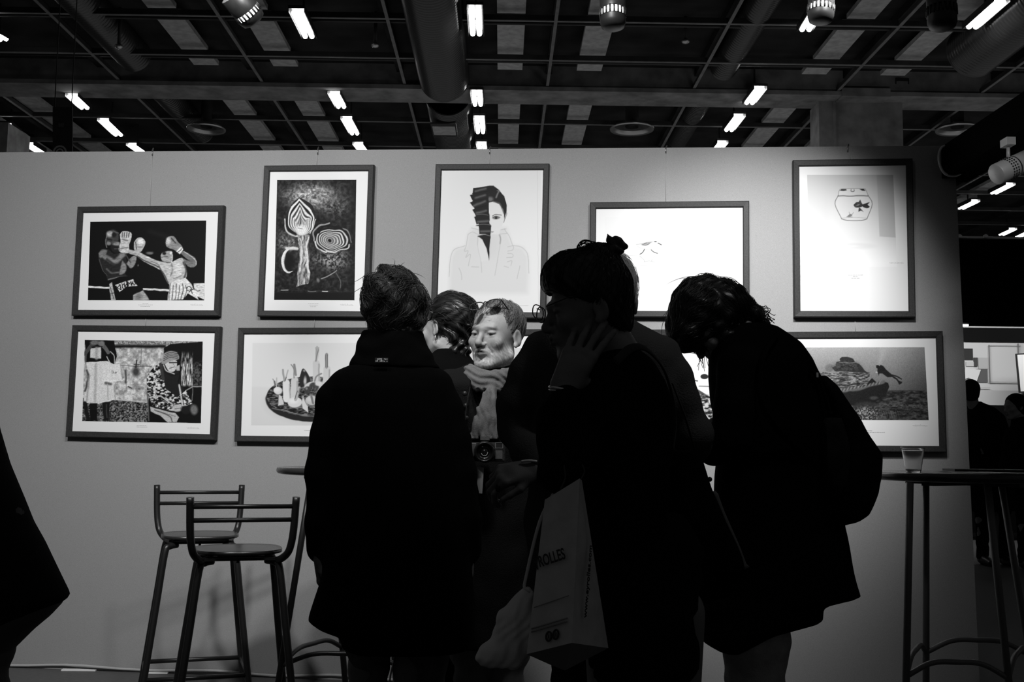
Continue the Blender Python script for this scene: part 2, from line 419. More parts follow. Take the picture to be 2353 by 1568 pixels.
# ------------------------------------------------------------------ can spotlights hanging in front of the wall
M_can = mat('can_metal', 0.025, 0.45, metal=0.3, spec=0.5, noise=0.15, nscale=40)
M_vent = mat('vent_glow', 0.5, 0.5, emit=5)
def can_light(px, py, Y, wpx, axis, L, label, lit=True, cap=None, m=M_can):
    c = U(px, py, Y); r = wpx / 2 * Y / F
    t = thing('can_spotlight', label, 'spotlight', c)
    q = Vector((0, 0, 1)).rotation_difference(Vector(axis).normalized()).to_matrix()
    b = MB(); b.lathe([(0.001, -L), (r * .55, -L), (r * .88, -L + .008), (r, -L + .025), (r, -L * .48)], axis=axis, n=36)
    b.lathe([(r, -L * .18), (r, L * .9), (r * .96, L * .9), (r * .96, L * .5), (0.001, L * .5)], axis=axis, n=36); b.build('shade', m, t)
    if cap: b = MB(); b.lathe([(r * .97, L * .88), (r * .9, L * .91), (0.001, L * .91)], axis=axis, n=36); b.build('end_cap', mat('can_cap', .16, .9, noise=.4, nscale=500), t)
    b = MB(); n = 20
    for k in range(n):        # ribs between the vent slots
        a = 2 * PI * k / n
        p0 = Vector((math.cos(a) * r * .985, math.sin(a) * r * .985, -L * .50)); p1 = Vector((p0.x, p0.y, -L * .16))
        b.tube([q @ p0, q @ p1], r * .078, 6)
    b.build('vent_ring', m, t)
    b = MB(); b.lathe([(r * .86, -L * .50), (r * .86, -L * .16)], axis=axis, n=24); b.build('lamp_glow' if lit else 'lamp_core', M_vent if lit else M_blackmetal, t)
    b = MB(); b.tube([q @ Vector((0, 0, 0)) + Vector((0, .0, 0)), (0, 0.02, r + .1), (0, 0.02, .45)], .008, 8); b.build('bracket', M_blackmetal, t)
    return t
can_light(560, 18, 3.6, 66, (-0.50, -0.52, 0.55), 0.062, 'can spotlight at top left, tilted, with glowing vent slots', cap=True)
can_light(1408, 14, 3.6, 62, (0.0, 0.10, 1.0), 0.085, 'black can spotlight with bright slots above the woman with the hair clip')
can_light(1887, 6, 3.6, 62, (0.08, 0.10, 1.0), 0.075, 'can spotlight with glowing slots at top right, touching a tube lamp')
can_light(2163, 6, 3.5, 68, (0.0, 0.05, 1.0), 0.095, 'unlit dark can spotlight, rightmost along the top edge', lit=False)

# overhead booth beam running from the wall end towards the viewer, track rail and silver spotlight
e0 = WP(2178, 372, 0.0); bx0 = WP(2163, 372).x; hb = 0.078
zt = WP(2178, 338).z; zb = WP(2178, 410).z
b = MB(); b.box((bx0 + 0.075, 3.0, (zt + zb) / 2), (0.15, 4.2, zt - zb)); o = b.build('trim_%d' % 60, M_blackcloth); tag(o, kind='structure')
t = thing('track_rail', 'grey lighting track rail fixed under the black overhead beam', 'lighting track', (bx0 + 0.2, 3.4, zb + 0.03))
b = MB(); b.box((-0.03, 0, 0), (0.035, 3.2, 0.03)); b.box((-0.03, 0, -0.018), (0.012, 3.2, 0.008)); b.build('rail', mat('rail_alu', 0.25, 0.4, metal=0.6), t)
loop = [WP(2180, 333, 0.02), WP(2163, 340, 0.06), WP(2157, 362, 0.07), WP(2163, 388, 0.07), WP(2176, 402, 0.07), WP(2196, 404, 0.06), WP(2212, 396, .08)]
b = MB(); b.tube(bez(loop, 6), 0.006, 8); o = b.build('cable', mat('pale_cable', 0.6, 0.6)); tag(o, 'pale cable looped round the end of the black overhead beam', 'cable')
Ys = 3.55; c = U(2318, 388, Ys)
t = thing('track_spotlight', 'silver cylindrical spotlight with cooling slots hanging from the track rail', 'spotlight', c)
ax = (U(2352, 370, Ys + .03) - U(2282, 402, Ys)).normalized(); r = 0.036
M_silver = mat('spot_silver', 0.75, 0.45, metal=0.2, spec=0.5)
b = MB(); b.lathe([(0.001, -.056), (r * .94, -.056), (r, -.053), (r, .02)], axis=ax, n=32); b.lathe([(r, .025), (r, .10), (r * .92, .10), (r * .9, .04), (0.001, .04)], axis=ax, n=32); b.build('shade', M_silver, t)
q = Vector((0, 0, 1)).rotation_difference(ax).to_matrix(); b = MB()
for k in range(24):
    for j in range(3):
        a = 2 * PI * (k + .5) / 24; p = q @ Vector((math.cos(a) * r * 1.005, math.sin(a) * r * .985, -0.012 + .010 * j)); b.box(p, (.0045, .0045, .0045))
b.build('cooling_slot', M_blackmetal, t)
b = MB(); rp = Vector((0, 0, .10)); b.tube([(0, 0, r * .9), (0, 0, .075)], .006, 8); b.box((0, 0, .09), (.03, .05, .026)); b.build('bracket', M_silver, t)
# ------------------------------------------------------------------ framed prints
def vnoise(x, y, seed=0, octv=4):
    """smooth value noise for arrays x, y"""
    out = np.zeros_like(x); amp = 1.0; tot = 0
    for o in range(octv):
        r = np.random.default_rng(seed + o); tab = r.random((64, 64))
        xi = np.floor(x).astype(int); yi = np.floor(y).astype(int); fx = x - xi; fy = y - yi
        fx = fx * fx * (3 - 2 * fx); fy = fy * fy * (3 - 2 * fy)
        a = tab[xi % 64, yi % 64]; b_ = tab[(xi + 1) % 64, yi % 64]; c = tab[xi % 64, (yi + 1) % 64]; d = tab[(xi + 1) % 64, (yi + 1) % 64]
        out += amp * ((a * (1 - fx) + b_ * fx) * (1 - fy) + (c * (1 - fx) + d * fx) * fy)
        tot += amp; amp *= 0.55; x = x * 2.03 + 17; y = y * 2.03 + 5
    return out / tot
GLY = {'K': [[(0, 0), (0, 1)], [(.6, 0), (0, .55)], [(.15, .5), (.6, 1)]], 'I': [[(.2, 0), (.2, 1)]], 'C': [[(.6, .15), (.3, 0), (0, .3), (0, .7), (.3, 1), (.6, .85)]],
       'M': [[(0, 1), (0, 0), (.35, .6), (.7, 0), (.7, 1)]], 'A': [[(0, 1), (.3, 0), (.6, 1)], [(.12, .65), (.48, .65)]], 'X': [[(0, 0), (.6, 1)], [(.6, 0), (0, 1)]],
       'D': [[(0, 0), (0, 1), (.35, .9), (.55, .5), (.35, .1), (0, 0)]], 'i': [[(.1, .45), (.1, 1)]], 'o': [[(.2, .5), (0, .75), (.2, 1), (.4, .75), (.2, .5)]], 'r': [[(0, .5), (0, 1)], [(0, .6), (.25, .5)]]}
class Paint:
    """a print as a fine grid of coloured points; coordinates are those of the enlarged crop the print was studied in"""
    def __init__(s, quad, base, n=1.0, zoom=5.2, warp=0.0, wsc=60.0):
        s.q = [np.array(p, float) for p in quad]      # TL TR BR BL
        w = np.linalg.norm(s.q[1] - s.q[0]) / zoom; h = np.linalg.norm(s.q[3] - s.q[0]) / zoom
        s.nx = max(12, int(w * n)); s.ny = max(12, int(h * n))
        u, v = np.meshgrid(np.linspace(0, 1, s.nx), np.linspace(0, 1, s.ny)); s.u = u; s.v = v
        P = lambda k: (s.q[0][k] * (1 - u) * (1 - v) + s.q[1][k] * u * (1 - v) + s.q[2][k] * u * v + s.q[3][k] * (1 - u) * v)
        s.x = P(0); s.y = P(1); s.c = np.full_like(s.x, float(base)); s.z = zoom
        if warp:
            wx = vnoise(s.x / wsc + 3, s.y / wsc + 7, 91, 1) - .5; wy = vnoise(s.x / wsc + 33, s.y / wsc + 57, 97, 1) - .5
            s.x = s.x + wx * warp; s.y = s.y + wy * warp
    def mix(s, a, g): s.c = s.c * (1 - a) + g * a
    def poly(s, pts, g, soft=None, op=1.0, smooth=0):
        if smooth:
            Q = bez([(p[0], p[1], 0) for p in list(pts) + [pts[0]]], smooth); pts = [(q.x, q.y) for q in Q[:-1]]
        soft = soft or s.z
        d = np.full_like(s.x, 1e9); ins = np.zeros(s.x.shape, bool); n = len(pts)
        for i in range(n):
            ax, ay = pts[i]; bx_, by_ = pts[(i + 1) % n]; ex, ey = bx_ - ax, by_ - ay; wx, wy = s.x - ax, s.y - ay
            L = ex * ex + ey * ey + 1e-9; t = np.clip((wx * ex + wy * ey) / L, 0, 1)
            d = np.minimum(d, (wx - ex * t) ** 2 + (wy - ey * t) ** 2)
            if abs(ey) > 1e-9:
                cnd = ((ay > s.y) != (by_ > s.y)) & (s.x < ex * (s.y - ay) / ey + ax); ins ^= cnd
        d = np.sqrt(d); d = np.where(ins, -d, d)
        s.mix(np.clip(.5 - d / soft, 0, 1) * op, g); return s
    def line(s, pts, w, g, soft=None, op=1.0, smooth=0, taper=False):
        if smooth: pts = [(q.x, q.y) for q in bez([(p[0], p[1], 0) for p in pts], smooth)]
        soft = soft or s.z; d = np.full_like(s.x, 1e9); n = len(pts)
        for i in range(n - 1):
            ax, ay = pts[i]; bx_, by_ = pts[i + 1]; ex, ey = bx_ - ax, by_ - ay; wx, wy = s.x - ax, s.y - ay
            L = ex * ex + ey * ey + 1e-9; t = np.clip((wx * ex + wy * ey) / L, 0, 1)
            ww = w / 2
            if taper: q = (i + t) / max(1, n - 1); ww = w / 2 * np.sin(np.clip(q, 0.02, .98) * PI) ** .6
            d = np.minimum(d, np.sqrt((wx - ex * t) ** 2 + (wy - ey * t) ** 2) - ww)
        s.mix(np.clip(.5 - d / soft, 0, 1) * op, g); return s
    def ell(s, cx, cy, rx, ry, g, soft=None, op=1.0, rot=0.0):
        soft = soft or s.z; c, sn = math.cos(rot), math.sin(rot)
        X = ((s.x - cx) * c + (s.y - cy) * sn) / rx; Y = (-(s.x - cx) * sn + (s.y - cy) * c) / ry
        d = (np.sqrt(X * X + Y * Y) - 1) * min(rx, ry); s.mix(np.clip(.5 - d / soft, 0, 1) * op, g); return s
    def text(s, t, x, y, h, w, g, ang=0.0, adv=.85):
        for ch in t:
            if ch in GLY:
                for st in GLY[ch]:
                    P = [(x + (px * h * math.cos(ang) - py * h * math.sin(ang)), y + (px * h * math.sin(ang) + py * h * math.cos(ang))) for px, py in st]
                    s.line(P, w, g)
            x += adv * h * math.cos(ang); y += adv * h * math.sin(ang)
        return s
    def noise(s, lo, hi, sc, seed=0, mask=None, aniso=(1, 1), contrast=2.0):
        n = vnoise(s.x / sc * aniso[0] + 31, s.y / sc * aniso[1] + 31, seed); n = np.clip((n - .5) * contrast + .5, 0, 1)
        g = lo + (hi - lo) * n; s.mix(1.0 if mask is None else mask, g); return s

def local(fr, p):
    d = Vector(p) - fr['o']; return (d.dot(fr['ux']), d.dot(fr['uz']))
def make_frame(corners, label, inner=None, wpx=None, base='landscape'):
    """corners TL TR BR BL in photo pixels, hung on the booth wall"""
    off = 0.035
    P = [WP(x, y, off) for x, y in corners]
    o = (P[0] + P[1] + P[2] + P[3]) / 4
    wid = ((P[1] - P[0]).length + (P[2] - P[3]).length) / 2; hei = ((P[3] - P[0]).length + (P[2] - P[1]).length) / 2
    ux = ((P[1] - P[0]) + (P[2] - P[3])).normalized(); nz = WN.copy(); uz = nz.cross(ux) * 1.0
    uz = ux.cross(-nz) if ux.cross(-nz).z > 0 else -ux.cross(-nz); uz.normalize()
    yv = uz.cross(ux).normalized()          # into the wall
    M = Matrix((ux, yv, uz)).transposed()
    fr = dict(o=o, ux=ux, uz=uz, w=wid, h=hei)
    t = thing('framed_picture', label, 'framed picture', o); t.rotation_euler = M.to_euler()
    fw = 0.030; x, z = wid / 2, hei / 2
    b = MB()
    prof = [(0, 0.030), (0, 0.002), (0.004, -0.002), (fw - 0.004, 0.0), (fw, 0.004), (fw, 0.02)]     # (inwards, depth)
    cs = [(-1, -1), (1, -1), (1, 1), (-1, 1)]
    for k in range(4):
        a, c = cs[k], cs[(k + 1) % 4]; vs = []
        for q in (a, c):
            for inn, dep in prof: vs.append((q[0] * (x - inn), dep, q[1] * (z - inn)))
        m = len(prof); b.add(vs, [(i, i + 1, m + i + 1, m + i) for i in range(m - 1)])
    b.build('frame', M_frame, t)
    b = MB(); b.box((0, 0.017, 0), (wid - 0.01, 0.012, hei - 0.01)); b.build('mat_board', M_mat, t)
    fr['t'] = t; return fr
def add_print(fr, P, pq, mode='srgb'):
    """P painted canvas, pq the print's corners TL TR BR BL in photo pixels"""
    L = [np.array(local(fr, WP(x, y, 0.025))) for x, y in pq]
    u, v = P.u, P.v
    X = L[0][0] * (1 - u) * (1 - v) + L[1][0] * u * (1 - v) + L[2][0] * u * v + L[3][0] * (1 - u) * v
    Z = L[0][1] * (1 - u) * (1 - v) + L[1][1] * u * (1 - v) + L[2][1] * u * v + L[3][1] * (1 - u) * v
    nx, ny = P.nx, P.ny; n = nx * ny
    co = np.zeros((n, 3), np.float32); co[:, 0] = X.ravel(); co[:, 1] = 0.0108; co[:, 2] = Z.ravel()
    idx = np.arange(n).reshape(ny, nx); q = np.stack([idx[1:, :-1], idx[1:, 1:], idx[:-1, 1:], idx[:-1, :-1]], -1).reshape(-1, 4)
    me = mesh_np('print', co, q)
    g = np.clip(P.c, 0, 255) / 255.0; g = np.where(g <= 0.04045, g / 12.92, ((g + 0.055) / 1.055) ** 2.4).ravel() * .9
    set_col(me, g); me.materials.append(M_print)
    o = bpy.data.objects.new('print', me); COL.objects.link(o); o.parent = fr['t']; return o
def mesh_np(name, co, quads, smooth=False):
    me = bpy.data.meshes.new(name); n = len(co); f = len(quads)
    me.vertices.add(n); me.vertices.foreach_set('co', np.ascontiguousarray(co, np.float32).ravel())
    me.loops.add(f * 4); me.loops.foreach_set('vertex_index', np.ascontiguousarray(quads, np.int32).ravel())
    me.polygons.add(f); me.polygons.foreach_set('loop_start', np.arange(0, f * 4, 4, dtype=np.int32))
    try: me.polygons.foreach_set('loop_total', np.full(f, 4, np.int32))
    except Exception: pass
    me.polygons.foreach_set('use_smooth', np.full(f, smooth)); me.update(calc_edges=True); me.validate(); return me
def set_col(me, g):
    a = me.color_attributes.new('Col', 'FLOAT_COLOR', 'POINT'); c = np.ones((len(g), 4), np.float32); c[:, 0] = g; c[:, 1] = g; c[:, 2] = g
    a.data.foreach_set('color', c.ravel())
def caption(fr, px, py, rows, sig=None):
    """tiny caption lines under a print"""
    b = MB(); x, z = local(fr, WP(px, py, .025)); y = 0.0104
    for k, w in enumerate(rows):
        zz = z - k * 0.0075; x0 = x - w / 2
        while x0 < x + w / 2:
            ww = random.uniform(.005, .014); b.box((x0 + ww / 2, y, zz), (ww, .0006, .0016)); x0 += ww + .0025
    b.build('caption', mat('caption_grey', 0.38, 0.9), fr['t'])
    if sig:
        b = MB(); x, z = local(fr, WP(sig[0], sig[1], .025)); P = []
        for k in range(40): P.append((x + (k / 39 - .5) * 0.065, y, z + .004 * math.sin(k * 1.9) * (1 if k % 7 else 2)))
        b.tube(P, .0006, 4); b.build('signature', mat('pencil', 0.66, 0.9), fr['t'])
def zq(quad, org, sc):
    return [(org[0] + x / sc, org[1] + y / sc) for x, y in quad]

# --- 1 boxers
fr = make_frame([(175, 475), (511, 472), (506.5, 726.5), (166.5, 725.5)], 'framed photograph of two boxers in a ring, upper left of the wall')
Q = [(300, 312), (1692, 298), (1665, 1258), (270, 1256)]; P = Paint(Q, 8, warp=10, wsc=60)
P.line([(270, 1095), (540, 1108)], 22, 215); P.line([(940, 1122), (1250, 1135)], 24, 205)
P.poly([(1540, 1058), (1672, 1052), (1664, 1250), (1560, 1200)], 205)
P.line([(1560, 1135), (1590, 1145), (1620, 1132)], 8, 60)
P.line([(1020, 430), (1240, 500)], 40, 34, soft=60, op=.6); P.ell(1020, 690, 45, 20, 105, soft=14)
# left fighter
P.poly([(400, 690), (440, 645), (520, 650), (580, 700), (700, 690), (745, 800), (720, 930), (775, 985), (640, 985), (515, 1015), (485, 925), (430, 860), (400, 770)], 44, smooth=3)
P.poly([(400, 690), (440, 645), (500, 655), (480, 720), (420, 750)], 118, smooth=3, soft=20)
P.line([(480, 740), (600, 790), (700, 700)], 60, 125, smooth=6, soft=24); P.line([(500, 770), (590, 830)], 30, 60, soft=20)
P.poly([(690, 780), (740, 850), (720, 925), (650, 950), (665, 860)], 130, smooth=3, soft=16); P.line([(500, 880), (560, 930), (640, 920)], 18, 95, smooth=5, soft=14)
P.line([(515, 1010), (640, 980), (770, 975)], 16, 120, smooth=5, soft=12); P.line([(410, 770), (440, 870), (500, 960)], 8, 85, smooth=5)
P.ell(570, 500, 78, 95, 70, soft=20, rot=.1); P.ell(535, 460, 42, 36, 165, soft=22); P.ell(590, 470, 30, 28, 35, soft=20)
P.ell(530, 540, 40, 26, 60, soft=14); P.line([(500, 520), (560, 535)], 10, 20); P.ell(525, 575, 26, 22, 120, soft=14); P.line([(500, 470), (490, 560), (500, 620)], 12, 110, smooth=5); P.line([(580, 425), (640, 450)], 10, 110, soft=12)
P.ell(612, 620, 66, 72, 40, soft=10); P.ell(620, 575, 50, 24, 135, soft=18); P.line([(590, 640), (665, 640)], 8, 110, soft=10)
P.poly([(655, 470), (690, 425), (760, 425), (805, 470), (770, 590), (760, 690), (650, 665), (668, 560)], 188, smooth=3)
for k in range(4): P.line([(690 + 28 * k, 440), (686 + 26 * k, 500)], 9, 70, soft=8)
P.line([(690, 520), (750, 540)], 12, 110, soft=12); P.line([(655, 640), (760, 625)], 8, 90); P.line([(655, 590), (660, 660)], 10, 120)
# gloves / arm in the middle
P.poly([(830, 560), (870, 510), (930, 512), (970, 560), (950, 620), (900, 680), (835, 655)], 178, smooth=3); P.ell(915, 560, 38, 34, 220, soft=20); P.line([(850, 560), (860, 640)], 9, 60); P.line([(870, 610), (940, 615)], 6, 80)
P.poly([(755, 645), (850, 660), (960, 710), (1100, 780), (1230, 810), (1240, 900), (1120, 880), (1000, 820), (860, 730), (765, 690)], 172, smooth=3)
P.line([(870, 730), (1000, 800), (1120, 860)], 12, 60, smooth=5, soft=10); P.line([(900, 700), (1060, 770)], 8, 215, smooth=4); P.line([(1040, 790), (1160, 850)], 7, 90)
P.poly([(740, 820), (800, 730), (860, 740), (840, 830), (790, 875)], 135, smooth=3, soft=14); P.line([(720, 700), (790, 800)], 14, 80, soft=10); P.ell(878, 835, 6, 14, 110)
# right fighter
P.poly([(1110, 790), (1230, 810), (1300, 790), (1400, 745), (1440, 830), (1455, 980), (1340, 1040), (1260, 1070), (1210, 1010), (1160, 900)], 185, smooth=3)
P.poly([(1400, 745), (1470, 850), (1540, 862), (1580, 820), (1560, 750), (1420, 660), (1390, 700), (1500, 790)], 115, smooth=2); P.line([(1430, 670), (1560, 770), (1570, 830)], 10, 180, smooth=5)
P.line([(1280, 820), (1290, 900), (1270, 960)], 10, 120, smooth=5, soft=14); P.line([(1420, 800), (1450, 900), (1430, 990)], 18, 60, smooth=5, soft=20); P.line([(1130, 850), (1190, 950), (1240, 1050)], 14, 70, smooth=5, soft=12); P.ell(1350, 880, 50, 70, 212, soft=50, op=.7); P.line([(1300, 1000), (1400, 960)], 8, 130, soft=10)
P.poly([(1150, 720), (1170, 680), (1230, 655), (1285, 670), (1300, 740), (1270, 800), (1180, 790), (1155, 760)], 160, smooth=3)
P.line([(1160, 680), (1240, 655), (1290, 665), (1310, 760)], 16, 18, smooth=5); P.ell(1190, 695, 22, 20, 40, soft=14); P.line([(1160, 740), (1230, 735)], 7, 60); P.ell(1272, 690, 13, 20, 205); P.line([(1290, 720), (1280, 800)], 14, 195, soft=8)
P.poly([(1205, 560), (1240, 495), (1310, 490), (1360, 560), (1415, 640), (1370, 700), (1300, 650), (1220, 615)], 135, smooth=3); P.ell(1240, 545, 30, 40, 195, soft=24); P.line([(1280, 510), (1330, 570)], 12, 60, soft=12); P.poly([(1330, 670), (1390, 615), (1420, 645), (1375, 705)], 215); P.line([(1345, 685), (1400, 640)], 7, 50)
P.poly([(1260, 1060), (1330, 1020), (1440, 990), (1510, 1060), (1560, 1160), (1600, 1250), (1470, 1170), (1420, 1250), (1230, 1256), (1245, 1150)], 212, smooth=0)
for k in range(6): P.line([(1270 + 34 * k, 1060 + (k % 2) * 20), (1255 + 40 * k, 1140), (1250 + 34 * k, 1250)], 8, 70, smooth=5, soft=7)
P.poly([(1470, 1175), (1560, 1256), (1410, 1256)], 15); P.text('CK', 1475, 1080, 60, 9, 30, ang=.5)
# shorts with lettering and thigh
P.poly([(560, 1010), (650, 975), (770, 965), (870, 1005), (930, 1090), (935, 1130), (820, 1190), (810, 1256), (610, 1256), (560, 1120)], 6, smooth=0)
P.poly([(525, 1060), (560, 1040), (612, 1250), (550, 1256)], 170); P.line([(540, 1100), (590, 1240)], 8, 60); P.line([(545, 1180), (590, 1170)], 7, 60)
P.poly([(605, 1070), (730, 1030), (745, 1090), (655, 1160)], 200); P.poly([(750, 1025), (820, 1005), (866, 1085), (760, 1092)], 200)
[P.line([(612 + 33 * k, 1072 - 9 * k), (640 + 30 * k, 1150 - 16 * k)], 5, 8) for k in (1, 2, 3)]; P.text('KICK', 616, 1080, 62, 8, 6, ang=-.22, adv=.52); P.text('MAX', 757, 1036, 46, 8, 6, ang=-.1, adv=.78)
P.poly([(815, 1195), (930, 1135), (985, 1200), (1015, 1256), (815, 1256)], 165, smooth=0, soft=14); P.ell(880, 1220, 40, 40, 115, soft=50)
nn = vnoise(P.x / 26 + P.y / 60, P.y / 9, 3); P.c = np.where(P.c > 25, np.clip((P.c - 118) * 1.12 + 118, 12, 255) * (0.70 + .60 * nn), P.c)
add_print(fr, P, [(207.3, 509.7), (473.7, 507), (469, 690.7), (201.6, 690.3)]); caption(fr, 334, 697.5, (.03, .075, .05), (452, 701))

# --- 1b street scene
fr = make_frame([(162.5, 747), (503, 751), (497.5, 1012), (153.5, 1005)], 'framed photograph of a seated man beside a woman with a shopping bag, lower left')
Q = [(285, 268), (1703, 288), (1680, 1270), (255, 1245)]; P = Paint(Q, 150, warp=8, wsc=60)
P.noise(140, 222, 34, 4, contrast=2.2); P.line([(640, 300), (1320, 310)], 60, 150); nn = np.clip(1 - np.abs(P.y - 305) / 36, 0, 1); P.noise(60, 200, 12, 6, mask=nn)
P.line([(650, 345), (1250, 350)], 34, 12, soft=26); P.line([(970, 380), (965, 590)], 5, 70); P.line([(700, 580), (1090, 590)], 6, 60); P.line([(785, 600), (790, 860)], 5, 110)
P.line([(775, 640), (785, 780)], 16, 60, soft=16); P.ell(905, 650, 42, 60, 62, soft=40); P.line([(915, 520), (905, 600)], 16, 40, soft=10); P.line([(880, 565), (950, 570)], 8, 50)
P.line([(810, 830), (855, 850)], 12, 40); P.line([(930, 860), (955, 862)], 8, 50)
m = np.clip((P.y - 985 - (P.x - 600) * .06) / 10, 0, 1) * np.clip((1060 - P.x) / 10, 0, 1); P.noise(10, 150, 14, 9, mask=m, contrast=2.6); P.line([(640, 985), (1040, 1020)], 14, 200, soft=8)
# dark door right
P.poly([(1240, 370), (1320, 320), (1703, 288), (1680, 1270), (1040, 1262), (1060, 900), (1240, 600)], 10); m = np.clip((P.x - 1440) / 10, 0, 1) * np.clip((1590 - P.x) / 12, 0, 1) * np.clip((P.y - 400) / 80, 0, 1) * np.clip((840 - P.y) / 30, 0, 1); P.noise(15, 225, 16, 21, mask=m, aniso=(1.6, .22), contrast=2.6)
m = np.clip((P.x - 1585) / 10, 0, 1) * np.clip((P.y - 500) / 60, 0, 1) * np.clip((830 - P.y) / 20, 0, 1); P.noise(5, 90, 18, 22, mask=m, contrast=2.4)
P.line([(1500, 880), (1590, 828), (1690, 832)], 14, 150); P.line([(1585, 840), (1578, 1000)], 10, 110)
# woman with bag
P.poly([(285, 268), (640, 276), (676, 470), (640, 560), (300, 560)], 8, smooth=0); P.poly([(350, 370), (485, 360), (482, 495), (350, 485)], 205, soft=10); P.line([(430, 370), (430, 490)], 30, 160, soft=30)
P.line([(290, 440), (360, 340), (440, 300)], 44, 70, smooth=5); P.line([(460, 310), (520, 350), (570, 420)], 46, 95, smooth=5); P.ell(400, 300, 48, 26, 110, soft=14); P.ell(490, 310, 36, 30, 120, soft=14); P.line([(365, 345), (500, 350)], 10, 40); P.line([(300, 455), (300, 530)], 20, 80)
P.line([(550, 470), (590, 545)], 9, 220); P.line([(600, 410), (640, 460), (645, 540)], 9, 190, smooth=5)
P.poly([(305, 535), (560, 525), (640, 560), (632, 780), (642, 975), (560, 1020), (420, 1030), (272, 1010), (290, 850), (330, 700)], 218, smooth=0); P.line([(310, 640), (330, 720), (290, 880)], 22, 60, smooth=5, soft=20); P.line([(420, 560), (410, 1010)], 20, 165, soft=30); P.line([(540, 790), (600, 800)], 30, 90, soft=20); P.line([(340, 700), (310, 1000)], 16, 160, soft=20); P.line([(560, 800), (570, 1000)], 12, 170, soft=16)
P.line([(272, 1012), (420, 1032), (640, 985)], 10, 235, smooth=5)
P.poly([(497, 570), (715, 560), (740, 760), (500, 770)], 224); P.line([(497, 765), (740, 760)], 10, 245); P.line([(715, 565), (738, 750)], 6, 150); P.text('Dior', 615, 640, 34, 5, 90, adv=.55)
P.poly([(345, 1030), (440, 1028), (430, 1240), (350, 1240)], 12, soft=10); P.poly([(495, 1022), (590, 1015), (580, 1245), (520, 1240)], 20, soft=10); P.line([(545, 1050), (555, 1200)], 12, 70, soft=14); P.line([(285, 1030), (330, 1240)], 50, 22, soft=14)
# seated man
P.poly([(1080, 640), (1210, 530), (1260, 560), (1420, 650), (1440, 800), (1500, 900), (1600, 1060), (1480, 1130), (1330, 1140), (1100, 1080), (1040, 900), (1035, 730)], 28, smooth=0)
m = np.zeros_like(P.x)
tmp = P.c.copy(); P.c = np.zeros_like(tmp); P.poly([(1075, 630), (1200, 540), (1230, 700), (1260, 860), (1400, 960), (1500, 880), (1590, 1040), (1440, 1080), (1350, 1130), (1100, 1060), (1040, 900), (1035, 730)], 1.0, smooth=0); m = P.c; P.c = tmp
P.noise(4, 225, 22, 33, mask=m, contrast=4.5, aniso=(.8, 1.25))
P.line([(1075, 640), (1130, 580), (1210, 545)], 14, 200, smooth=5); P.line([(1080, 960), (1200, 950), (1340, 1040)], 16, 190, smooth=5); P.line([(1090, 1000), (1220, 1000), (1330, 1080)], 10, 20, smooth=5); P.line([(1040, 900), (1060, 1240)], 14, 90); P.line([(1200, 560), (1230, 740)], 40, 55, soft=12)
P.poly([(1210, 550), (1240, 440), (1310, 400), (1390, 420), (1420, 500), (1330, 530), (1240, 560)], 150, smooth=3)
for k in range(5): P.line([(1235 + 6 * k, 520 - 24 * k), (1320, 480 - 20 * k), (1405, 500 - 20 * k)], 7, 40 if k % 2 else 60, smooth=5)
P.poly([(1250, 560), (1330, 525), (1400, 530), (1370, 640), (1300, 650)], 205, smooth=3); P.line([(1310, 545), (1395, 545)], 14, 50, soft=8); P.line([(1310, 615), (1360, 600)], 8, 70); P.line([(1355, 560), (1365, 590)], 6, 120); P.line([(1235, 570), (1270, 640), (1360, 680)], 12, 190, smooth=5); P.line([(1250, 650), (1330, 700), (1410, 680)], 18, 20, smooth=5); P.poly([(1370, 600), (1430, 570), (1430, 640), (1390, 640)], 180)
P.line([(1450, 600), (1410, 780)], 18, 15); P.line([(1420, 810), (1460, 1060)], 20, 200, soft=8); P.line([(1440, 820), (1475, 1050)], 8, 40)
P.ell(1400, 1090, 60, 44, 190, soft=14); P.line([(1370, 1100), (1440, 1090)], 7, 80); P.ell(1500, 1110, 60, 50, 25, soft=20)
P.poly([(1070, 1070), (1250, 1120), (1380, 1150), (1420, 1200), (1390, 1262), (1290, 1262), (1200, 1180), (1080, 1130)], 185, smooth=0); P.line([(1130, 1110), (1300, 1180), (1340, 1256)], 12, 90, smooth=5); P.line([(1200, 1130), (1380, 1190)], 7, 110); P.ell(1600, 1110, 44, 60, 110, soft=26)
nn = vnoise(P.x / 7, P.y / 7, 13); P.c = P.c * (0.8 + .4 * nn)
add_print(fr, P, [(194.5, 781.3), (465.9, 785.1), (461.5, 973), (188.8, 968.2)]); caption(fr, 325, 978, (.05, .05), (443, 984))

# --- 2 artichoke
fr = make_frame([(603, 381), (855.5, 378), (851, 730), (595, 726.5)], 'tall framed still life of a cut artichoke on dark ground')
Q = [(234, 222), (985, 220), (967, 1364), (205, 1360)]; P = Paint(Q, 14, zoom=4.127, warp=24, wsc=70)
P.noise(4, 46, 22, 2, contrast=2.2)
m = np.exp(-(((P.x - 560) / 250) ** 2 + ((P.y - 380) / 120) ** 2) ** 1.3); P.noise(70, 225, 16, 5, mask=np.clip(m * 1.15, 0, 1), contrast=1.8)
m = np.exp(-(((P.x - 350) / 120) ** 2 + ((P.y - 820) / 90) ** 2)); P.noise(40, 190, 14, 7, mask=m * .8, contrast=2.4)
m = np.exp(-(((P.x - 740) / 190) ** 2 + ((P.y - 980) / 90) ** 2)); P.noise(15, 190, 14, 8, mask=m * .9, contrast=2.8)
m = np.exp(-(((P.x - 780) / 130) ** 2 + ((P.y - 480) / 90) ** 2)); P.noise(10, 150, 15, 9, mask=m * .7, contrast=2.8)
P.poly([(440, 385), (490, 410), (560, 460), (592, 560), (590, 660), (540, 740), (470, 770), (400, 740), (350, 640), (345, 560), (380, 440)], 30, smooth=4)
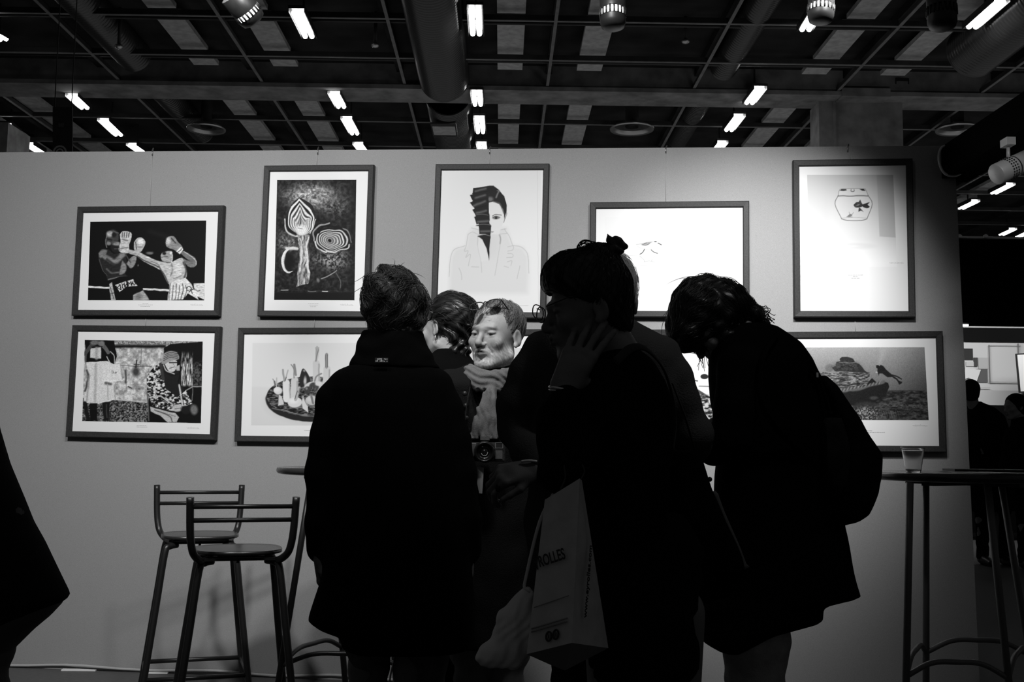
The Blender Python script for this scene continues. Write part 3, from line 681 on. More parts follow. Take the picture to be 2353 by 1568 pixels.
for k, (w, g) in enumerate([(120, 235), (108, 20), (98, 225), (86, 60), (78, 230), (66, 90), (58, 215), (46, 120), (36, 205), (22, 130), (14, 200)]):
    top = 395 + k * 22; cxk = 440 + k * 2.5
    P.poly([(cxk, top), (cxk + w * .75, top + 90), (468 + w, 590), (468 + w * .85, 690), (468, 745), (468 - w * .85, 690), (468 - w, 590), (cxk - w * .62, top + 90)], g, smooth=4, soft=5)
P.line([(455, 560), (460, 600), (450, 660)], 8, 60, smooth=4); P.ell(470, 700, 60, 50, 228, soft=40); P.line([(440, 685), (480, 690)], 6, 80)
P.line([(310, 600), (320, 680), (350, 735), (430, 750)], 14, 200, smooth=6); P.line([(600, 600), (590, 660), (545, 725)], 8, 200, smooth=6); P.line([(335, 650), (370, 720), (410, 735)], 18, 10, smooth=6, soft=12)
P.poly([(430, 745), (535, 740), (530, 900), (545, 1080), (530, 1200), (412, 1232), (435, 1080), (445, 900)], 150, smooth=0); m0 = P.c.copy(); P.noise(60, 215, 18, 15, mask=np.where((P.x > 420) & (P.x < 545) & (P.y > 745) & (P.y < 1230) & (m0 > 120) & (m0 < 160), 1.0, 0.0), aniso=(1.4, .35), contrast=2.4); P.line([(450, 770), (465, 830), (455, 1000)], 10, 230, smooth=5, soft=8); P.line([(525, 760), (515, 900), (535, 1100)], 12, 225, smooth=5, soft=8)
P.line([(430, 880), (370, 865), (310, 930), (295, 1020), (330, 1090), (385, 1085)], 26, 225, smooth=7, taper=True); P.line([(330, 870), (420, 880)], 30, 210, soft=14); P.ell(350, 1000, 38, 75, 5, soft=24)
P.ell(745, 790, 172, 118, 8, soft=20)
for k, (rx, g) in enumerate([(150, 205), (136, 10), (122, 225), (110, 12), (100, 215), (90, 60), (80, 200), (68, 80), (58, 180), (46, 90), (34, 150), (22, 10)]): P.ell(748 - k * 1.0, 790 + k, rx, rx * .68, g, soft=6)
P.line([(580, 800), (575, 720), (640, 660), (725, 625)], 14, 150, smooth=6); P.line([(590, 810), (620, 880), (700, 900)], 12, 215, smooth=6); P.line([(700, 890), (800, 900), (900, 870), (910, 830)], 14, 200, smooth=6); P.line([(850, 690), (905, 720), (930, 810)], 12, 130, smooth=6); P.line([(630, 730), (680, 660), (800, 665), (870, 720)], 16, 10, smooth=6); P.line([(610, 880), (720, 925), (840, 900)], 7, 120, smooth=6)
P.line([(650, 1160), (740, 1120), (795, 1080)], 9, 150, smooth=4); P.line([(785, 1100), (820, 1150), (838, 1240)], 9, 90, smooth=4); P.ell(615, 1180, 14, 26, 110, soft=12)
P.line([(240, 1270), (850, 1275)], 5, 60, op=.6); P.line([(665, 1275), (720, 1275)], 8, 220); P.line([(270, 1271), (330, 1272)], 6, 190); P.line([(535, 1273), (600, 1274)], 5, 140)
m = np.clip((P.y - 1285) / 14, 0, 1); P.mix(m, 6)
m = np.clip((P.x - 900) / 80, 0, 1); P.mix(m * .6, 8); nn = vnoise(P.x / 5, P.y / 5, 3); P.c *= (.85 + .3 * nn)
add_print(fr, P, [(636.7, 413.8), (818.7, 413.3), (814.3, 690.5), (629.7, 689.5)]); caption(fr, 720, 698, (.055, .04, .03), (797, 701))

# --- 3 portrait with pleated half mask
fr = make_frame([(997, 376), (1257, 377), (1259.5, 731), (993.5, 730)], 'tall framed pale portrait of a woman half covered by a dark pleated shape')
Q = [(135, 126), (1082, 128), (1086, 1466), (118, 1464)]; P = Paint(Q, 226, zoom=4.127, warp=5, wsc=40)
P.poly([(220, 1140), (232, 960), (270, 880), (375, 850), (400, 740), (440, 680), (760, 680), (820, 840), (920, 870), (965, 950), (970, 1140), (960, 1300), (220, 1300)], 212, soft=60, smooth=0)
for L in ([(216, 1140), (228, 980), (262, 890), (370, 850)], [(825, 843), (910, 870), (960, 940), (970, 1110)]): P.line(L, 4, 178, smooth=6, soft=7)
for L in ([(400, 740), (380, 850), (365, 900), (400, 900), (375, 960), (420, 930), (400, 1040)], [(430, 680), (500, 700)], [(400, 740), (440, 720), (500, 745)], [(490, 770), (490, 860), (520, 1000), (525, 1100)], [(690, 740), (705, 800), (680, 960), (650, 1130)], [(740, 690), (790, 760), (820, 850)], [(770, 860), (825, 850), (820, 890), (770, 900)], [(770, 920), (820, 930), (815, 960), (760, 960)], [(770, 1000), (810, 990), (800, 1040)], [(740, 1040), (780, 1055)], [(310, 1060), (335, 1120), (335, 1170)], [(885, 1040), (870, 1110), (860, 1160)], [(430, 1050), (500, 1050)], [(690, 740), (770, 730)], [(700, 700), (760, 690)]): P.line(L, 4, 178, smooth=5, soft=7)
P.line([(695, 750), (705, 790), (700, 830)], 9, 150, soft=12, smooth=4); P.ell(625, 850, 60, 110, 208, soft=60)
P.poly([(565, 440), (620, 432), (700, 460), (735, 540), (745, 600), (710, 680), (690, 740), (620, 740), (590, 640)], 219, smooth=0, soft=8)
P.poly([(575, 290), (640, 275), (690, 320), (740, 380), (765, 470), (760, 540), (742, 590), (728, 500), (690, 450), (640, 430), (565, 442), (560, 360)], 26, smooth=0); P.line([(640, 430), (700, 450), (735, 540)], 10, 90, smooth=5, soft=12); P.line([(690, 330), (665, 390)], 12, 130, soft=14); P.line([(580, 325), (650, 320), (690, 330)], 8, 120, smooth=3); P.ell(608, 405, 30, 22, 105, soft=20); P.line([(745, 600), (752, 545), (765, 545), (735, 630)], 5, 120, smooth=5)
tiers = [[(447, 300), (575, 282), (640, 275), (680, 320), (560, 360), (440, 365)], [(415, 365), (560, 330), (580, 380), (450, 430)], [(415, 440), (570, 380), (575, 430), (462, 490)], [(440, 505), (568, 450), (580, 520), (470, 560)], [(455, 575), (585, 535), (600, 545), (605, 610), (480, 645)], [(465, 660), (600, 640), (618, 660), (612, 730), (512, 735), (500, 664)], [(488, 762), (605, 730), (610, 765), (602, 860), (596, 990), (575, 880), (530, 790)]]
for tt in tiers: P.poly(tt, 24, smooth=0)
P.poly([(500, 310), (590, 300), (600, 640), (610, 740), (505, 740), (500, 640), (470, 560), (450, 440)], 24)
for y0, x0, x1, g in ((350, 440, 600, 12), (425, 445, 580, 10), (490, 460, 570, 12), (560, 465, 590, 90), (655, 480, 610, 110), (757, 492, 606, 120)): P.line([(x0, y0), ((x0 + x1) / 2, y0 - 12), (x1, y0 - 22 if y0 < 500 else y0 - 2)], 6, g, smooth=4)
for x0, y0, x1, y1 in ((470, 330, 565, 305), (470, 395, 560, 368), (455, 468, 560, 425), (480, 540, 570, 515), (490, 622, 590, 615), (520, 714, 600, 712)): P.line([(x0, y0), (x1, y1)], 18, 108, soft=18, op=.8)
P.poly([(500, 765), (530, 790), (565, 880), (590, 985), (520, 1000), (490, 860)], 215, soft=8)
P.line([(628, 568), (660, 553), (712, 560)], 6, 60, smooth=5); P.ell(664, 584, 34, 14, 120, soft=8); P.ell(664, 584, 12, 12, 40, soft=6); P.line([(632, 580), (664, 568), (700, 580)], 5, 50, smooth=4); P.line([(612, 715), (640, 716)], 6, 110); P.line([(615, 728), (632, 722)], 4, 150)
P.line([(1050, 130), (1062, 1460)], 4, 205); add_print(fr, P, [(1011.5, 390.5), (1242.5, 391), (1243.5, 715.5), (1008.5, 715)])
b = MB(); x, z = local(fr, WP(1200, 702, .025)); b.tube([(x + (k / 39 - .5) * .06, .0104, z + .003 * math.sin(k * 2.3)) for k in range(40)], .0006, 4); b.build('signature', mat('pencil', .66, .9), fr['t'])

# --- 4 bird
fr = make_frame([(1353.5, 464.5), (1718, 462), (1726.5, 729), (1355.5, 729)], 'wide framed near-white photograph of a small running shore bird')
Q = [(295, 290), (1720, 286), (1745, 1200), (290, 1200)]; P = Paint(Q, 231, zoom=4.9)
P.ell(760, 625, 90, 34, 226, soft=30); P.poly([(700, 600), (760, 575), (830, 570), (790, 600), (730, 612)], 190, smooth=3, soft=14)
for L, w, g in (([(650, 600), (740, 585), (860, 565)], 4, 175), ([(720, 600), (760, 608), (800, 590)], 5, 130), ([(740, 590), (770, 580)], 4, 120), ([(860, 567), (878, 568)], 9, 70), ([(895, 582), (935, 603)], 7, 50), ([(745, 652), (722, 690), (692, 710)], 6, 70), ([(820, 660), (850, 685), (892, 700)], 6, 60), ([(690, 730), (735, 770), (745, 790)], 4, 180), ([(830, 765), (825, 785)], 4, 180), ([(740, 795), (800, 785), (860, 800)], 5, 190), ([(880, 730), (840, 745)], 4, 195), ([(550, 724), (720, 722)], 4, 205), ([(700, 835), (900, 845)], 8, 212), ([(660, 615), (700, 640), (760, 655), (830, 650), (880, 600)], 4, 200)): P.line(L, w, g, smooth=4, soft=6)
P.c = 231 - (231 - P.c) * np.where(P.c < 231, 1.75, 1.0); add_print(fr, P, zq([(295, 290), (1720, 286), (1745, 1200), (290, 1200)], (1330, 440), 4.9))

# --- 5 fish bowl
fr = make_frame([(1815.5, 367), (2090, 365), (2111.5, 728.5), (1831.5, 730)], 'tall framed picture of a goldfish bowl floating over its shadow')
Q = [(220, 208), (1015, 208), (1050, 1060), (240, 1060)]; P = Paint(Q, 205, zoom=4.02)
v = np.clip((P.y - 208) / 700, 0, 1); P.c = 198 + 25 * v; P.poly([(865, 208), (1015, 208), (1040, 790), (890, 780)], 182, soft=6, op=.8); P.poly([(220, 208), (420, 208), (430, 800), (235, 800)], 200, soft=60, op=.4)
P.poly([(520, 350), (565, 338), (735, 338), (765, 352), (785, 400), (822, 480), (775, 615), (740, 632), (580, 632), (540, 615), (480, 490), (510, 400)], 212, soft=5)
for L, w, g in (([(510, 400), (520, 352), (560, 338), (740, 338), (765, 352), (785, 400)], 4, 120), ([(510, 400), (479, 480), (540, 615)], 6, 110), ([(785, 400), (823, 480), (775, 615)], 6, 110), ([(540, 618), (600, 632), (720, 632), (775, 618)], 6, 100), ([(545, 610), (650, 604), (770, 610)], 3, 150), ([(505, 404), (560, 402), (620, 406), (700, 400), (785, 404)], 6, 90), ([(510, 412), (785, 410)], 3, 140), ([(628, 345), (628, 362), (655, 362), (655, 345)], 5, 60)): P.line(L, w, g, smooth=4)
P.poly([(522, 356), (540, 342), (580, 342), (590, 352), (560, 358)], 40); P.poly([(705, 342), (745, 340), (762, 358), (730, 356)], 35)
P.poly([(650, 488), (680, 462), (725, 470), (735, 500), (700, 512), (665, 510)], 50, smooth=3); P.poly([(695, 465), (712, 438), (730, 480)], 60); P.poly([(730, 485), (800, 462), (780, 485), (800, 505), (775, 520), (735, 505)], 38, smooth=2); P.poly([(700, 510), (715, 520), (745, 555), (720, 540), (695, 552)], 60); P.ell(690, 488, 10, 10, 110); P.ell(688, 488, 4, 4, 15); P.line([(670, 500), (710, 480)], 5, 130)
P.poly([(590, 595), (620, 572), (640, 585), (610, 600)], 120, smooth=3); P.line([(615, 575), (610, 555)], 4, 130); P.line([(635, 580), (650, 558)], 4, 130); P.line([(585, 598), (640, 600)], 4, 120)
P.ell(655, 870, 145, 24, 185, soft=30, op=.7); P.ell(655, 868, 90, 12, 215, soft=20)
m = np.clip((P.y - 800) / 220, 0, 1) * 1.0; P.mix(m, 238)
add_print(fr, P, zq([(220, 208), (1015, 208), (1050, 1060), (240, 1060)], (1800, 350), 4.02)); caption(fr, 1965, 632, (.065, .02, .035), (2060, 604))

# --- 2b vegetables
fr = make_frame([(544, 754.5), (899, 752), (903, 1020), (541.5, 1014.5)], 'framed still life of turnips and leeks on a round tray, partly behind the coat')
Q = [(272, 262), (1750, 262), (1750, 1290), (255, 1285)]; P = Paint(Q, 222, zoom=5.4, warp=6, wsc=50)
m = np.clip((P.y - 800) / 20, 0, 1) * .35; P.mix(m, 205)
P.ell(1000, 1000, 560, 260, 190, soft=80, op=.5)
P.ell(1010, 965, 575, 275, 34, soft=8); P.ell(1010, 925, 562, 245, 44, soft=6)
m0 = ((P.x - 1010) / 562) ** 2 + ((P.y - 925) / 245) ** 2 < 1; P.noise(14, 125, 18, 5, mask=np.where(m0, 1.0, 0.0), aniso=(.5, 1.6), contrast=3.0)
P.line([(520, 1075), (700, 1110), (900, 1165), (1060, 1175)], 10, 125, smooth=5, soft=12)
def turnip(cx, cy, rx, ry, g=215): P.ell(cx + 6, cy + 12, rx, ry, 120, soft=14); P.ell(cx, cy, rx, ry, g, soft=7); P.ell(cx - rx * .2, cy - ry * .2, rx * .6, ry * .5, g + 16, soft=30)
for x0, y0, x1, y1, w in ((1068, 500, 1072, 760, 88), (1200, 570, 1190, 800, 90), (800, 710, 790, 930, 92)): P.line([(x0, y0 + 20), (x1, y1)], w, 206, soft=9); P.line([(x0 + w * .36, y0 + 30), (x1 + w * .36, y1)], 12, 150, soft=16)
P.line([(695, 760), (700, 960)], 88, 224, soft=8); P.line([(733, 780), (740, 950)], 10, 160, soft=14)
for L, w, g in (([(1065, 490), (1080, 310)], 22, 178), ([(1065, 490), (1100, 320)], 12, 120), ([(1072, 500), (1095, 430), (1102, 320)], 9, 200), ([(1070, 480), (1062, 320)], 7, 150), ([(1195, 565), (1195, 405)], 34, 150), ([(1185, 560), (1183, 410)], 7, 90), ([(1210, 560), (1207, 410)], 7, 80), ([(672, 735), (650, 595)], 24, 160), ([(690, 700), (715, 605)], 16, 175), ([(680, 735), (695, 690)], 10, 80), ([(790, 700), (790, 590), (755, 530)], 12, 130), ([(815, 660), (795, 535)], 28, 140), ([(545, 740), (525, 712)], 8, 120), ([(555, 790), (545, 740)], 22, 110), ([(570, 830), (575, 700)], 14, 180)): P.line(L, w, g, smooth=3, soft=6)
P.poly([(860, 690), (890, 600), (925, 590), (990, 700), (985, 760), (940, 800), (870, 800)], 40, smooth=3); P.ell(930, 735, 18, 50, 200, soft=20); P.ell(920, 610, 14, 14, 150, soft=14)
turnip(590, 855, 54, 46); P.poly([(600, 900), (640, 930), (665, 1030), (590, 1048)], 205, smooth=0); P.line([(600, 905), (592, 1040)], 8, 120)
P.ell(1060, 810, 140, 70, 205, soft=10); P.ell(960, 850, 40, 48, 60, soft=12); P.ell(1040, 810, 60, 54, 70, soft=14); P.noise(20, 110, 10, 5, mask=np.exp(-(((P.x - 1040) / 60) ** 2 + ((P.y - 850) / 60) ** 2) ** 2) * .8); P.ell(950, 830, 14, 18, 130, soft=12); P.line([(1050, 740), (1070, 680), (1130, 645)], 18, 140, smooth=5); P.ell(1095, 770, 40, 26, 215, soft=14)
turnip(800, 1000, 90, 66); P.line([(810, 970), (840, 880), (855, 820)], 34, 178, smooth=4, soft=8); P.line([(800, 960), (835, 860)], 9, 90, smooth=3); P.line([(850, 880), (862, 830)], 8, 100)
turnip(1010, 975, 74, 58, 190); P.line([(1010, 930), (1030, 1010)], 26, 120); P.poly([(900, 920), (960, 1030), (965, 1100), (970, 1130), (900, 1080), (888, 1010)], 212, smooth=0); P.line([(905, 940), (955, 1040)], 7, 110)
add_print(fr, P, zq(Q, (530, 740), 5.406)); caption(fr, 722, 986, (.03, .1, .045))

# --- 6b diver
fr = make_frame([(1772, 763), (2163.5, 761), (2178, 1040), (1781, 1038)], 'wide framed underwater photograph of a diver beside a coral rock, lower right of the wall')
Q = [(330, 288), (1835, 286), (1882, 1108), (345, 1104)]; P = Paint(Q, 110, zoom=4.9, warp=10, wsc=50)
v = np.clip((P.y - 290) / 480, 0, 1); P.c = 168 - 70 * v - 30 * np.clip((P.x - 1500) / 350, 0, 1); P.noise(0, 255, 6, 2, mask=0.05)
P.poly([(1320, 480), (1340, 380), (1340, 290), (1430, 288), (1390, 380), (1350, 480)], 178, soft=40, op=.6); P.ell(770, 520, 50, 44, 90, soft=20, op=.6)
P.poly([(1430, 772), (1845, 775), (1882, 1108), (345, 1104), (345, 800)], 40); m = np.clip((P.y - 775) / 8, 0, 1); P.noise(16, 78, 22, 3, mask=m, aniso=(.6, 1.5), contrast=2.5)
P.poly([(345, 560), (680, 570), (1180, 572), (1225, 650), (1230, 690), (1100, 730), (850, 760), (345, 800)], 70); m1 = np.where((P.y > 568) & (P.y < 735) & (P.x < 1225), 1.0, 0.0); P.noise(24, 150, 16, 14, mask=m1, aniso=(.5, 1.6), contrast=2.6)
P.poly([(800, 515), (840, 500), (850, 455), (890, 440), (880, 420), (910, 398), (970, 396), (1040, 415), (1060, 455), (1110, 480), (1160, 545), (1225, 583), (1180, 575), (830, 555)], 34, smooth=0); m1 = np.exp(-(((P.x - 960) / 150) ** 2 + ((P.y - 500) / 60) ** 2) ** 2); P.noise(14, 90, 14, 8, mask=m1 * .7, contrast=2.6); P.line([(880, 455), (960, 462), (1060, 458)], 6, 120, smooth=4)
P.poly([(1225, 660), (1250, 640), (1310, 685), (1370, 672), (1430, 690), (1440, 730), (1400, 830), (1300, 900), (1150, 950), (900, 930), (840, 830), (820, 790), (1000, 780), (1160, 730)], 16, smooth=0)
P.line([(820, 790), (950, 775), (1120, 755), (1230, 715), (1380, 680)], 34, 95, smooth=5, soft=16)
for k in range(26): x0 = 830 + k * 20; P.line([(x0, 800 - k * 3.9), (x0 + 16, 770 - k * 4)], 5, 150 if k % 2 else 40)
P.line([(700, 700), (900, 715), (1150, 700)], 12, 20, smooth=4); P.ell(1180, 990, 160, 90, 40, soft=30); m1 = np.exp(-(((P.x - 1180) / 170) ** 2 + ((P.y - 1040) / 85) ** 2) ** 2); P.noise(10, 185, 13, 18, mask=m1 * .9, contrast=3.2)
for k in range(9): P.line([(1280 + k * 60, 960 + 10 * math.sin(k)), (1340 + k * 55, 935 + 14 * math.cos(k * 2)), (1400 + k * 50, 960 + 12 * math.sin(k * 3))], 7, 105, smooth=4, soft=9, op=.7)
for k in range(12): P.line([(1250 + k * 26, 1010), (1270 + k * 26, 1080)], 8, 95, soft=8, op=.6)
P.line([(910, 940), (1020, 955)], 14, 140, soft=10); P.ell(1270, 860, 50, 20, 80, soft=14, op=.7); P.ell(870, 830, 30, 40, 110, soft=20)
P.poly([(1295, 490), (1320, 486), (1335, 500), (1350, 486), (1380, 500), (1410, 540), (1440, 575), (1475, 600), (1470, 622), (1420, 625), (1370, 585), (1335, 585), (1325, 612), (1312, 570), (1315, 530), (1298, 520)], 16, smooth=0, soft=6)
P.line([(1460, 605), (1520, 640), (1545, 670)], 16, 18); P.line([(1470, 600), (1530, 618), (1575, 642)], 12, 22); P.poly([(1530, 655), (1582, 672), (1585, 690), (1555, 705)], 16); P.ell(1303, 573, 12, 7, 190, soft=7)
P.noise(0, 255, 5, 9, mask=0.07)
add_print(fr, P, zq([(330, 288), (1835, 286), (1882, 1108), (345, 1104)], (1750, 740), 4.9)); caption(fr, 1990, 990, (.05, .17, .03), (2114, 978))

# --- 4b seascape behind the bending woman, 3b behind the standing group
fr = make_frame([(1312, 757.5), (1745, 757), (1752, 1010), (1312, 1012)], 'framed seascape with pebble beach, mostly hidden by the bending woman')
Q = [(1338, 800), (1718, 800), (1722, 975), (1338, 975)]; P = Paint(Q, 222, zoom=1.0)
v = np.clip((P.y - 800) / 60, 0, 1); P.c = 205 + 25 * v; P.poly([(1338, 868), (1722, 868), (1722, 893), (1338, 905)], 215); P.line([(1590, 874), (1604, 876)], 3, 80); P.ell(1620, 866, 9, 6, 30); P.line([(1608, 888), (1640, 889)], 2, 90)
P.poly([(1338, 910), (1600, 892), (1632, 912), (1722, 905), (1722, 975), (1338, 975)], 70); m = np.clip((P.y - 905) / 4, 0, 1); P.noise(5, 190, 5, 7, mask=m, aniso=(.6, 1.4), contrast=3.5)
add_print(fr, P, Q)
fr = make_frame([(962, 757), (1290, 757.5), (1291, 1010), (960, 1010)], 'framed picture with wide white mat, mostly hidden behind the standing group')
Q = [(990, 800), (1262, 800), (1262, 975), (990, 975)]; P = Paint(Q, 218, zoom=1.0); P.noise(200, 232, 40, 7, contrast=2); add_print(fr, P, Q)

# hanging wires with their hooks over the wall edge
for x0, y0, y1, y2, y3, lb in ((350, 350, 474, 727, 749, 'thin hanging wire above and between the two left pictures'), (730, 347, 380, 729, 753, 'thin hanging wire above the artichoke picture'), (1125, 346, 377, 732, 757, 'thin hanging wire above the pale portrait'), (1530, 344, 463, 730, 757, 'thin hanging wire above the bird picture'), (1948, 341, 366, 730, 762, 'thin hanging wire above the fish bowl picture')):
    dx = -(x0 - 1100) * -0.0 + (-16 if x0 == 350 else (-8 if x0 == 730 else (18 if x0 == 1948 else 0)))
    t = thing('picture_wire', lb, 'picture wire', WP(x0, y0, 0.004))
    o0 = t.location.copy(); b = MB(); b.tube([WP(x0, y0, .004) - o0, WP(x0 + dx * .35, y1, .004) - o0], .0012, 5); b.build('wire', mat('wire_nylon', .45, .4), t); b = MB(); b.tube([WP(x0 + dx * .9, y2, .004) - o0, WP(x0 + dx, y3, .004) - o0], .0012, 5); b.build('wire', mat('wire_nylon', .45, .4), t)
    b = MB(); b.tube([WP(x0, y0 + 8, .006) - o0, WP(x0, y0 - 4, .004) - o0, WP(x0 + 2, y0 - 9, -.02) - o0, WP(x0 + 2, y0 - 3, -.055) - o0], .003, 6); b.build('hook', M_steel, t)
# ------------------------------------------------------------------ bar stools
M_stool = mat('stool_paint', 0.010, 0.36, spec=0.5)
M_seat = mat('stool_seat', 0.025, 0.25, spec=0.5)
def make_stool(Y, seat_y, xl, xr, backtop_y, rot, label, floorpts):
    pass
def stool(loc, rot, label, k=1.0):
    """tubular bar stool, local y = front of the seat, back rest at -y; seat height 0.74"""
    t = thing('bar_stool', label, 'bar stool', loc, (0, 0, rot), group=None)
    sh = 0.745; r = 0.0135
    b = MB(); pts = []
    n = 28; ring = []
    for i in range(n):       # D-shaped seat
        a = 2 * PI * i / n; x = 0.185 * math.cos(a); y = 0.185 * math.sin(a)
        x = math.copysign(abs(math.cos(a)) ** .75 * .160, math.cos(a)); y = math.copysign(abs(math.sin(a)) ** .75 * .165, math.sin(a))
        ring.append((x, y))
    prof = [(0.0, .008), (.6, .007), (.9, .005), (1.0, .007), (1.0, -.005), (.9, -.010), (0.0, -.012)]
    vs = [(x * q, y * q, sh + z) for q, z in prof for x, y in ring]; fs = []
    for i in range(len(prof) - 1):
        for j in range(n): j2 = (j + 1) % n; fs.append((i * n + j, i * n + j2, (i + 1) * n + j2, (i + 1) * n + j))
    b.add(vs, fs, True); b.build('seat', M_seat, t)
    # back frame: two uprights that bend under the seat, two rails
    for sx in (-1, 1):
        b = MB(); b.tube(bez([(sx * .11, -.05, sh - .03), (sx * .135, -.13, sh - .028), (sx * .162, -.182, sh + .0), (sx * .174, -.20, sh + .04), (sx * .180, -.212, sh + .10), (sx * .184, -.225, sh + .205)], 6), .0135, 12)
        b.build('upright', M_stool, t)
    for z, y in ((.172, -.221), (.124, -.215)):
        b = MB(); b.tube([(-.182, y, sh + z), (.182, y, sh + z)], .0085, 10); b.build('rail', M_stool, t)
    b = MB(); b.box((0, -.02, sh - .022), (.22, .03, .012)); b.box((0, .1, sh - .022), (.25, .024, .01)); b.box((0, -.13, sh - .022), (.25, .024, .01)); b.tube([(0, 0, sh - .05), (0, 0, sh - .02)], .006, 6); b.build('seat_bracket', M_stool, t)
    feet = {}
    for sx in (-1, 1):
        for sy in (-1, 1):
            top = Vector((sx * .095, sy * .10, sh - .03)); kn = Vector((sx * .142, sy * .135, sh - .06)); ft = Vector((sx * .225, sy * .215, 0.012))
            b = MB(); b.tube(bez([top, (sx * .125, sy * .122, sh - .035), kn, kn.lerp(ft, .3), kn.lerp(ft, .7), ft], 5), .0135, 12); b.build('leg', M_stool, t)
            b = MB(); b.lathe([(.0155, -.0), (.0155, .025), (.0, .025)], tuple(ft - Vector((0, 0, .012))), n=12); b.build('rubber_foot', M_blackmetal, t)
            feet[(sx, sy)] = kn.lerp(ft, .74)
    for a, c in (((-1, -1), (1, -1)), ((1, -1), (1, 1)), ((1, 1), (-1, 1)), ((-1, 1), (-1, -1))):
        b = MB(); b.tube([feet[a], feet[c]], .0095, 10); b.build('footrest', M_stool, t)
    t.scale = (k, k, k)
    return t
# seen from behind: back rest towards the viewer
stool((-.978, 4.12, 0), math.radians(17), 'dark metal bar stool with two-rail back, the nearer of the two at left')
stool((-1.285, 4.72, 0), math.radians(-162.5), 'dark metal bar stool with two-rail back standing behind the nearer stool at left')

# ------------------------------------------------------------------ bar tables
def bar_table(x, y, z, r, feet, label, foot_z=.3, legr=.0125, mleg=None):
    mleg = mleg or mat('table_leg', .14, .4, metal=.2, spec=.5)
    t = thing('bar_table', label, 'high table', (x, y, 0))
    b = MB(); b.lathe([(0.001, z - .028), (r - .03, z - .028), (r - .006, z - .024), (r, z - .016), (r, z - .008), (r - .004, z), (0.001, z)], n=72); b.build('table_top', mat('table_top', .03, .22, spec=.5), t, )
    b = MB(); b.box((0, 0, z - .036), (r * 1.3, .05, .016), Matrix.Rotation(.6, 3, 'Z')); b.box((0, 0, z - .036), (r * 1.3, .05, .016), Matrix.Rotation(-.9, 3, 'Z')); b.build('bracket', M_blackmetal, t)
    P = []
    for (tx, ty), (fx, fy) in feet:
        a = Vector((tx - x, ty - y, z - .03)); c = Vector((fx - x, fy - y, 0)); b = MB()
        b.tube([a, a.lerp(c, .3), c], legr, 14); b.build('leg', mleg, t); P.append(a.lerp(c, 1 - foot_z / z))
    n = len(P)
    for i in range(0, n):
        a, c = P[i], P[(i + 1) % n]; m = (a + c) / 2 + Vector((0, 0, .05)); b = MB()
        b.tube(bez([a, a.lerp(m, .5) + Vector((0, 0, .02)), m, c.lerp(m, .5) + Vector((0, 0, .02)), c], 6), .0095, 10); b.build('footrest', mleg, t)
    return t
# right table
zt_ = 1.065
c = U(2215, 1095, 3.9)
def foot(px_top, px_bot, ybot, Y):
    a = U(px_top, 1110, Y); q = U(px_bot, ybot, Y); k = (a.z - 0) / (a.z - q.z); f = a + (q - a) * k
    return ((a.x, Y), (f.x, Y))
rt = bar_table(c.x + .02, 3.95, zt_, .335, [foot(2091, 2082, 1568, 3.72), foot(2128, 2128, 1568, 4.15), foot(2300, 2362, 1490, 4.12), foot(2269, 2318, 1568, 3.7)], 'high round table with grey tube legs at right, carrying a plastic cup and papers', foot_z=.40)
# left table
c = U(800, 1078, 4.45)
lt = bar_table(c.x, 4.52, 1.045, .30, [foot(716, 668, 1400, 4.27), foot(905, 925, 1500, 4.25), foot(880, 905, 1500, 4.66), foot(752, 785, 1480, 4.66)][:4], 'high round table at left, almost hidden behind the long dark coat', foot_z=.30, mleg=M_stool)
# hanging cable loop below it
pts = [U(892, 1600, 4.2), U(897, 1555, 4.2), U(903, 1530, 4.2), U(909, 1526, 4.2), U(912, 1540, 4.2), U(905, 1568, 4.2), U(900, 1600, 4.2)]
b = MB(); b.tube(bez(pts, 6), .0035, 8); o = b.build('cable_loop', M_blackmetal); tag(o, 'thin black cable loop standing on the floor between the trouser legs of the long coat', 'cable')
# cup on the right table
cy = 3.80; cp = U(2099, 1085, cy); cp.z = zt_
t = thing('plastic_cup', 'clear plastic cup standing on the right high table', 'cup', cp)
M_cup = mat('clear_plastic', .95, .07, spec=.8, trans=.95, ior=1.35); hc = .085; r0, r1 = .025, .0385
b = MB(); prof = [(0.0005, .001), (r0, .001), (r0, .004)]
for k in range(9): q = k / 8; prof.append((r0 + (r1 - r0) * q + (.0006 if k % 2 else 0), .004 + hc * q))
prof += [(r1 + .002, hc + .004), (r1 + .002, hc + .006), (r1 - .001, hc + .006)]
for k in range(8, -1, -1): q = k / 8; prof.append((r0 + (r1 - r0) * q - .0012, .005 + hc * q))
prof += [(.0005, .003)]; b.lathe(prof, n=32); b.build('cup_wall', M_cup, t)
b = MB(); b.lathe([(r1 + .0005, hc + .002), (r1 + .0028, hc + .003), (r1 + .0028, hc + .007), (r1 + .0005, hc + .007)], n=32); b.build('rim', mat('rim_plastic', .6, .3), t)
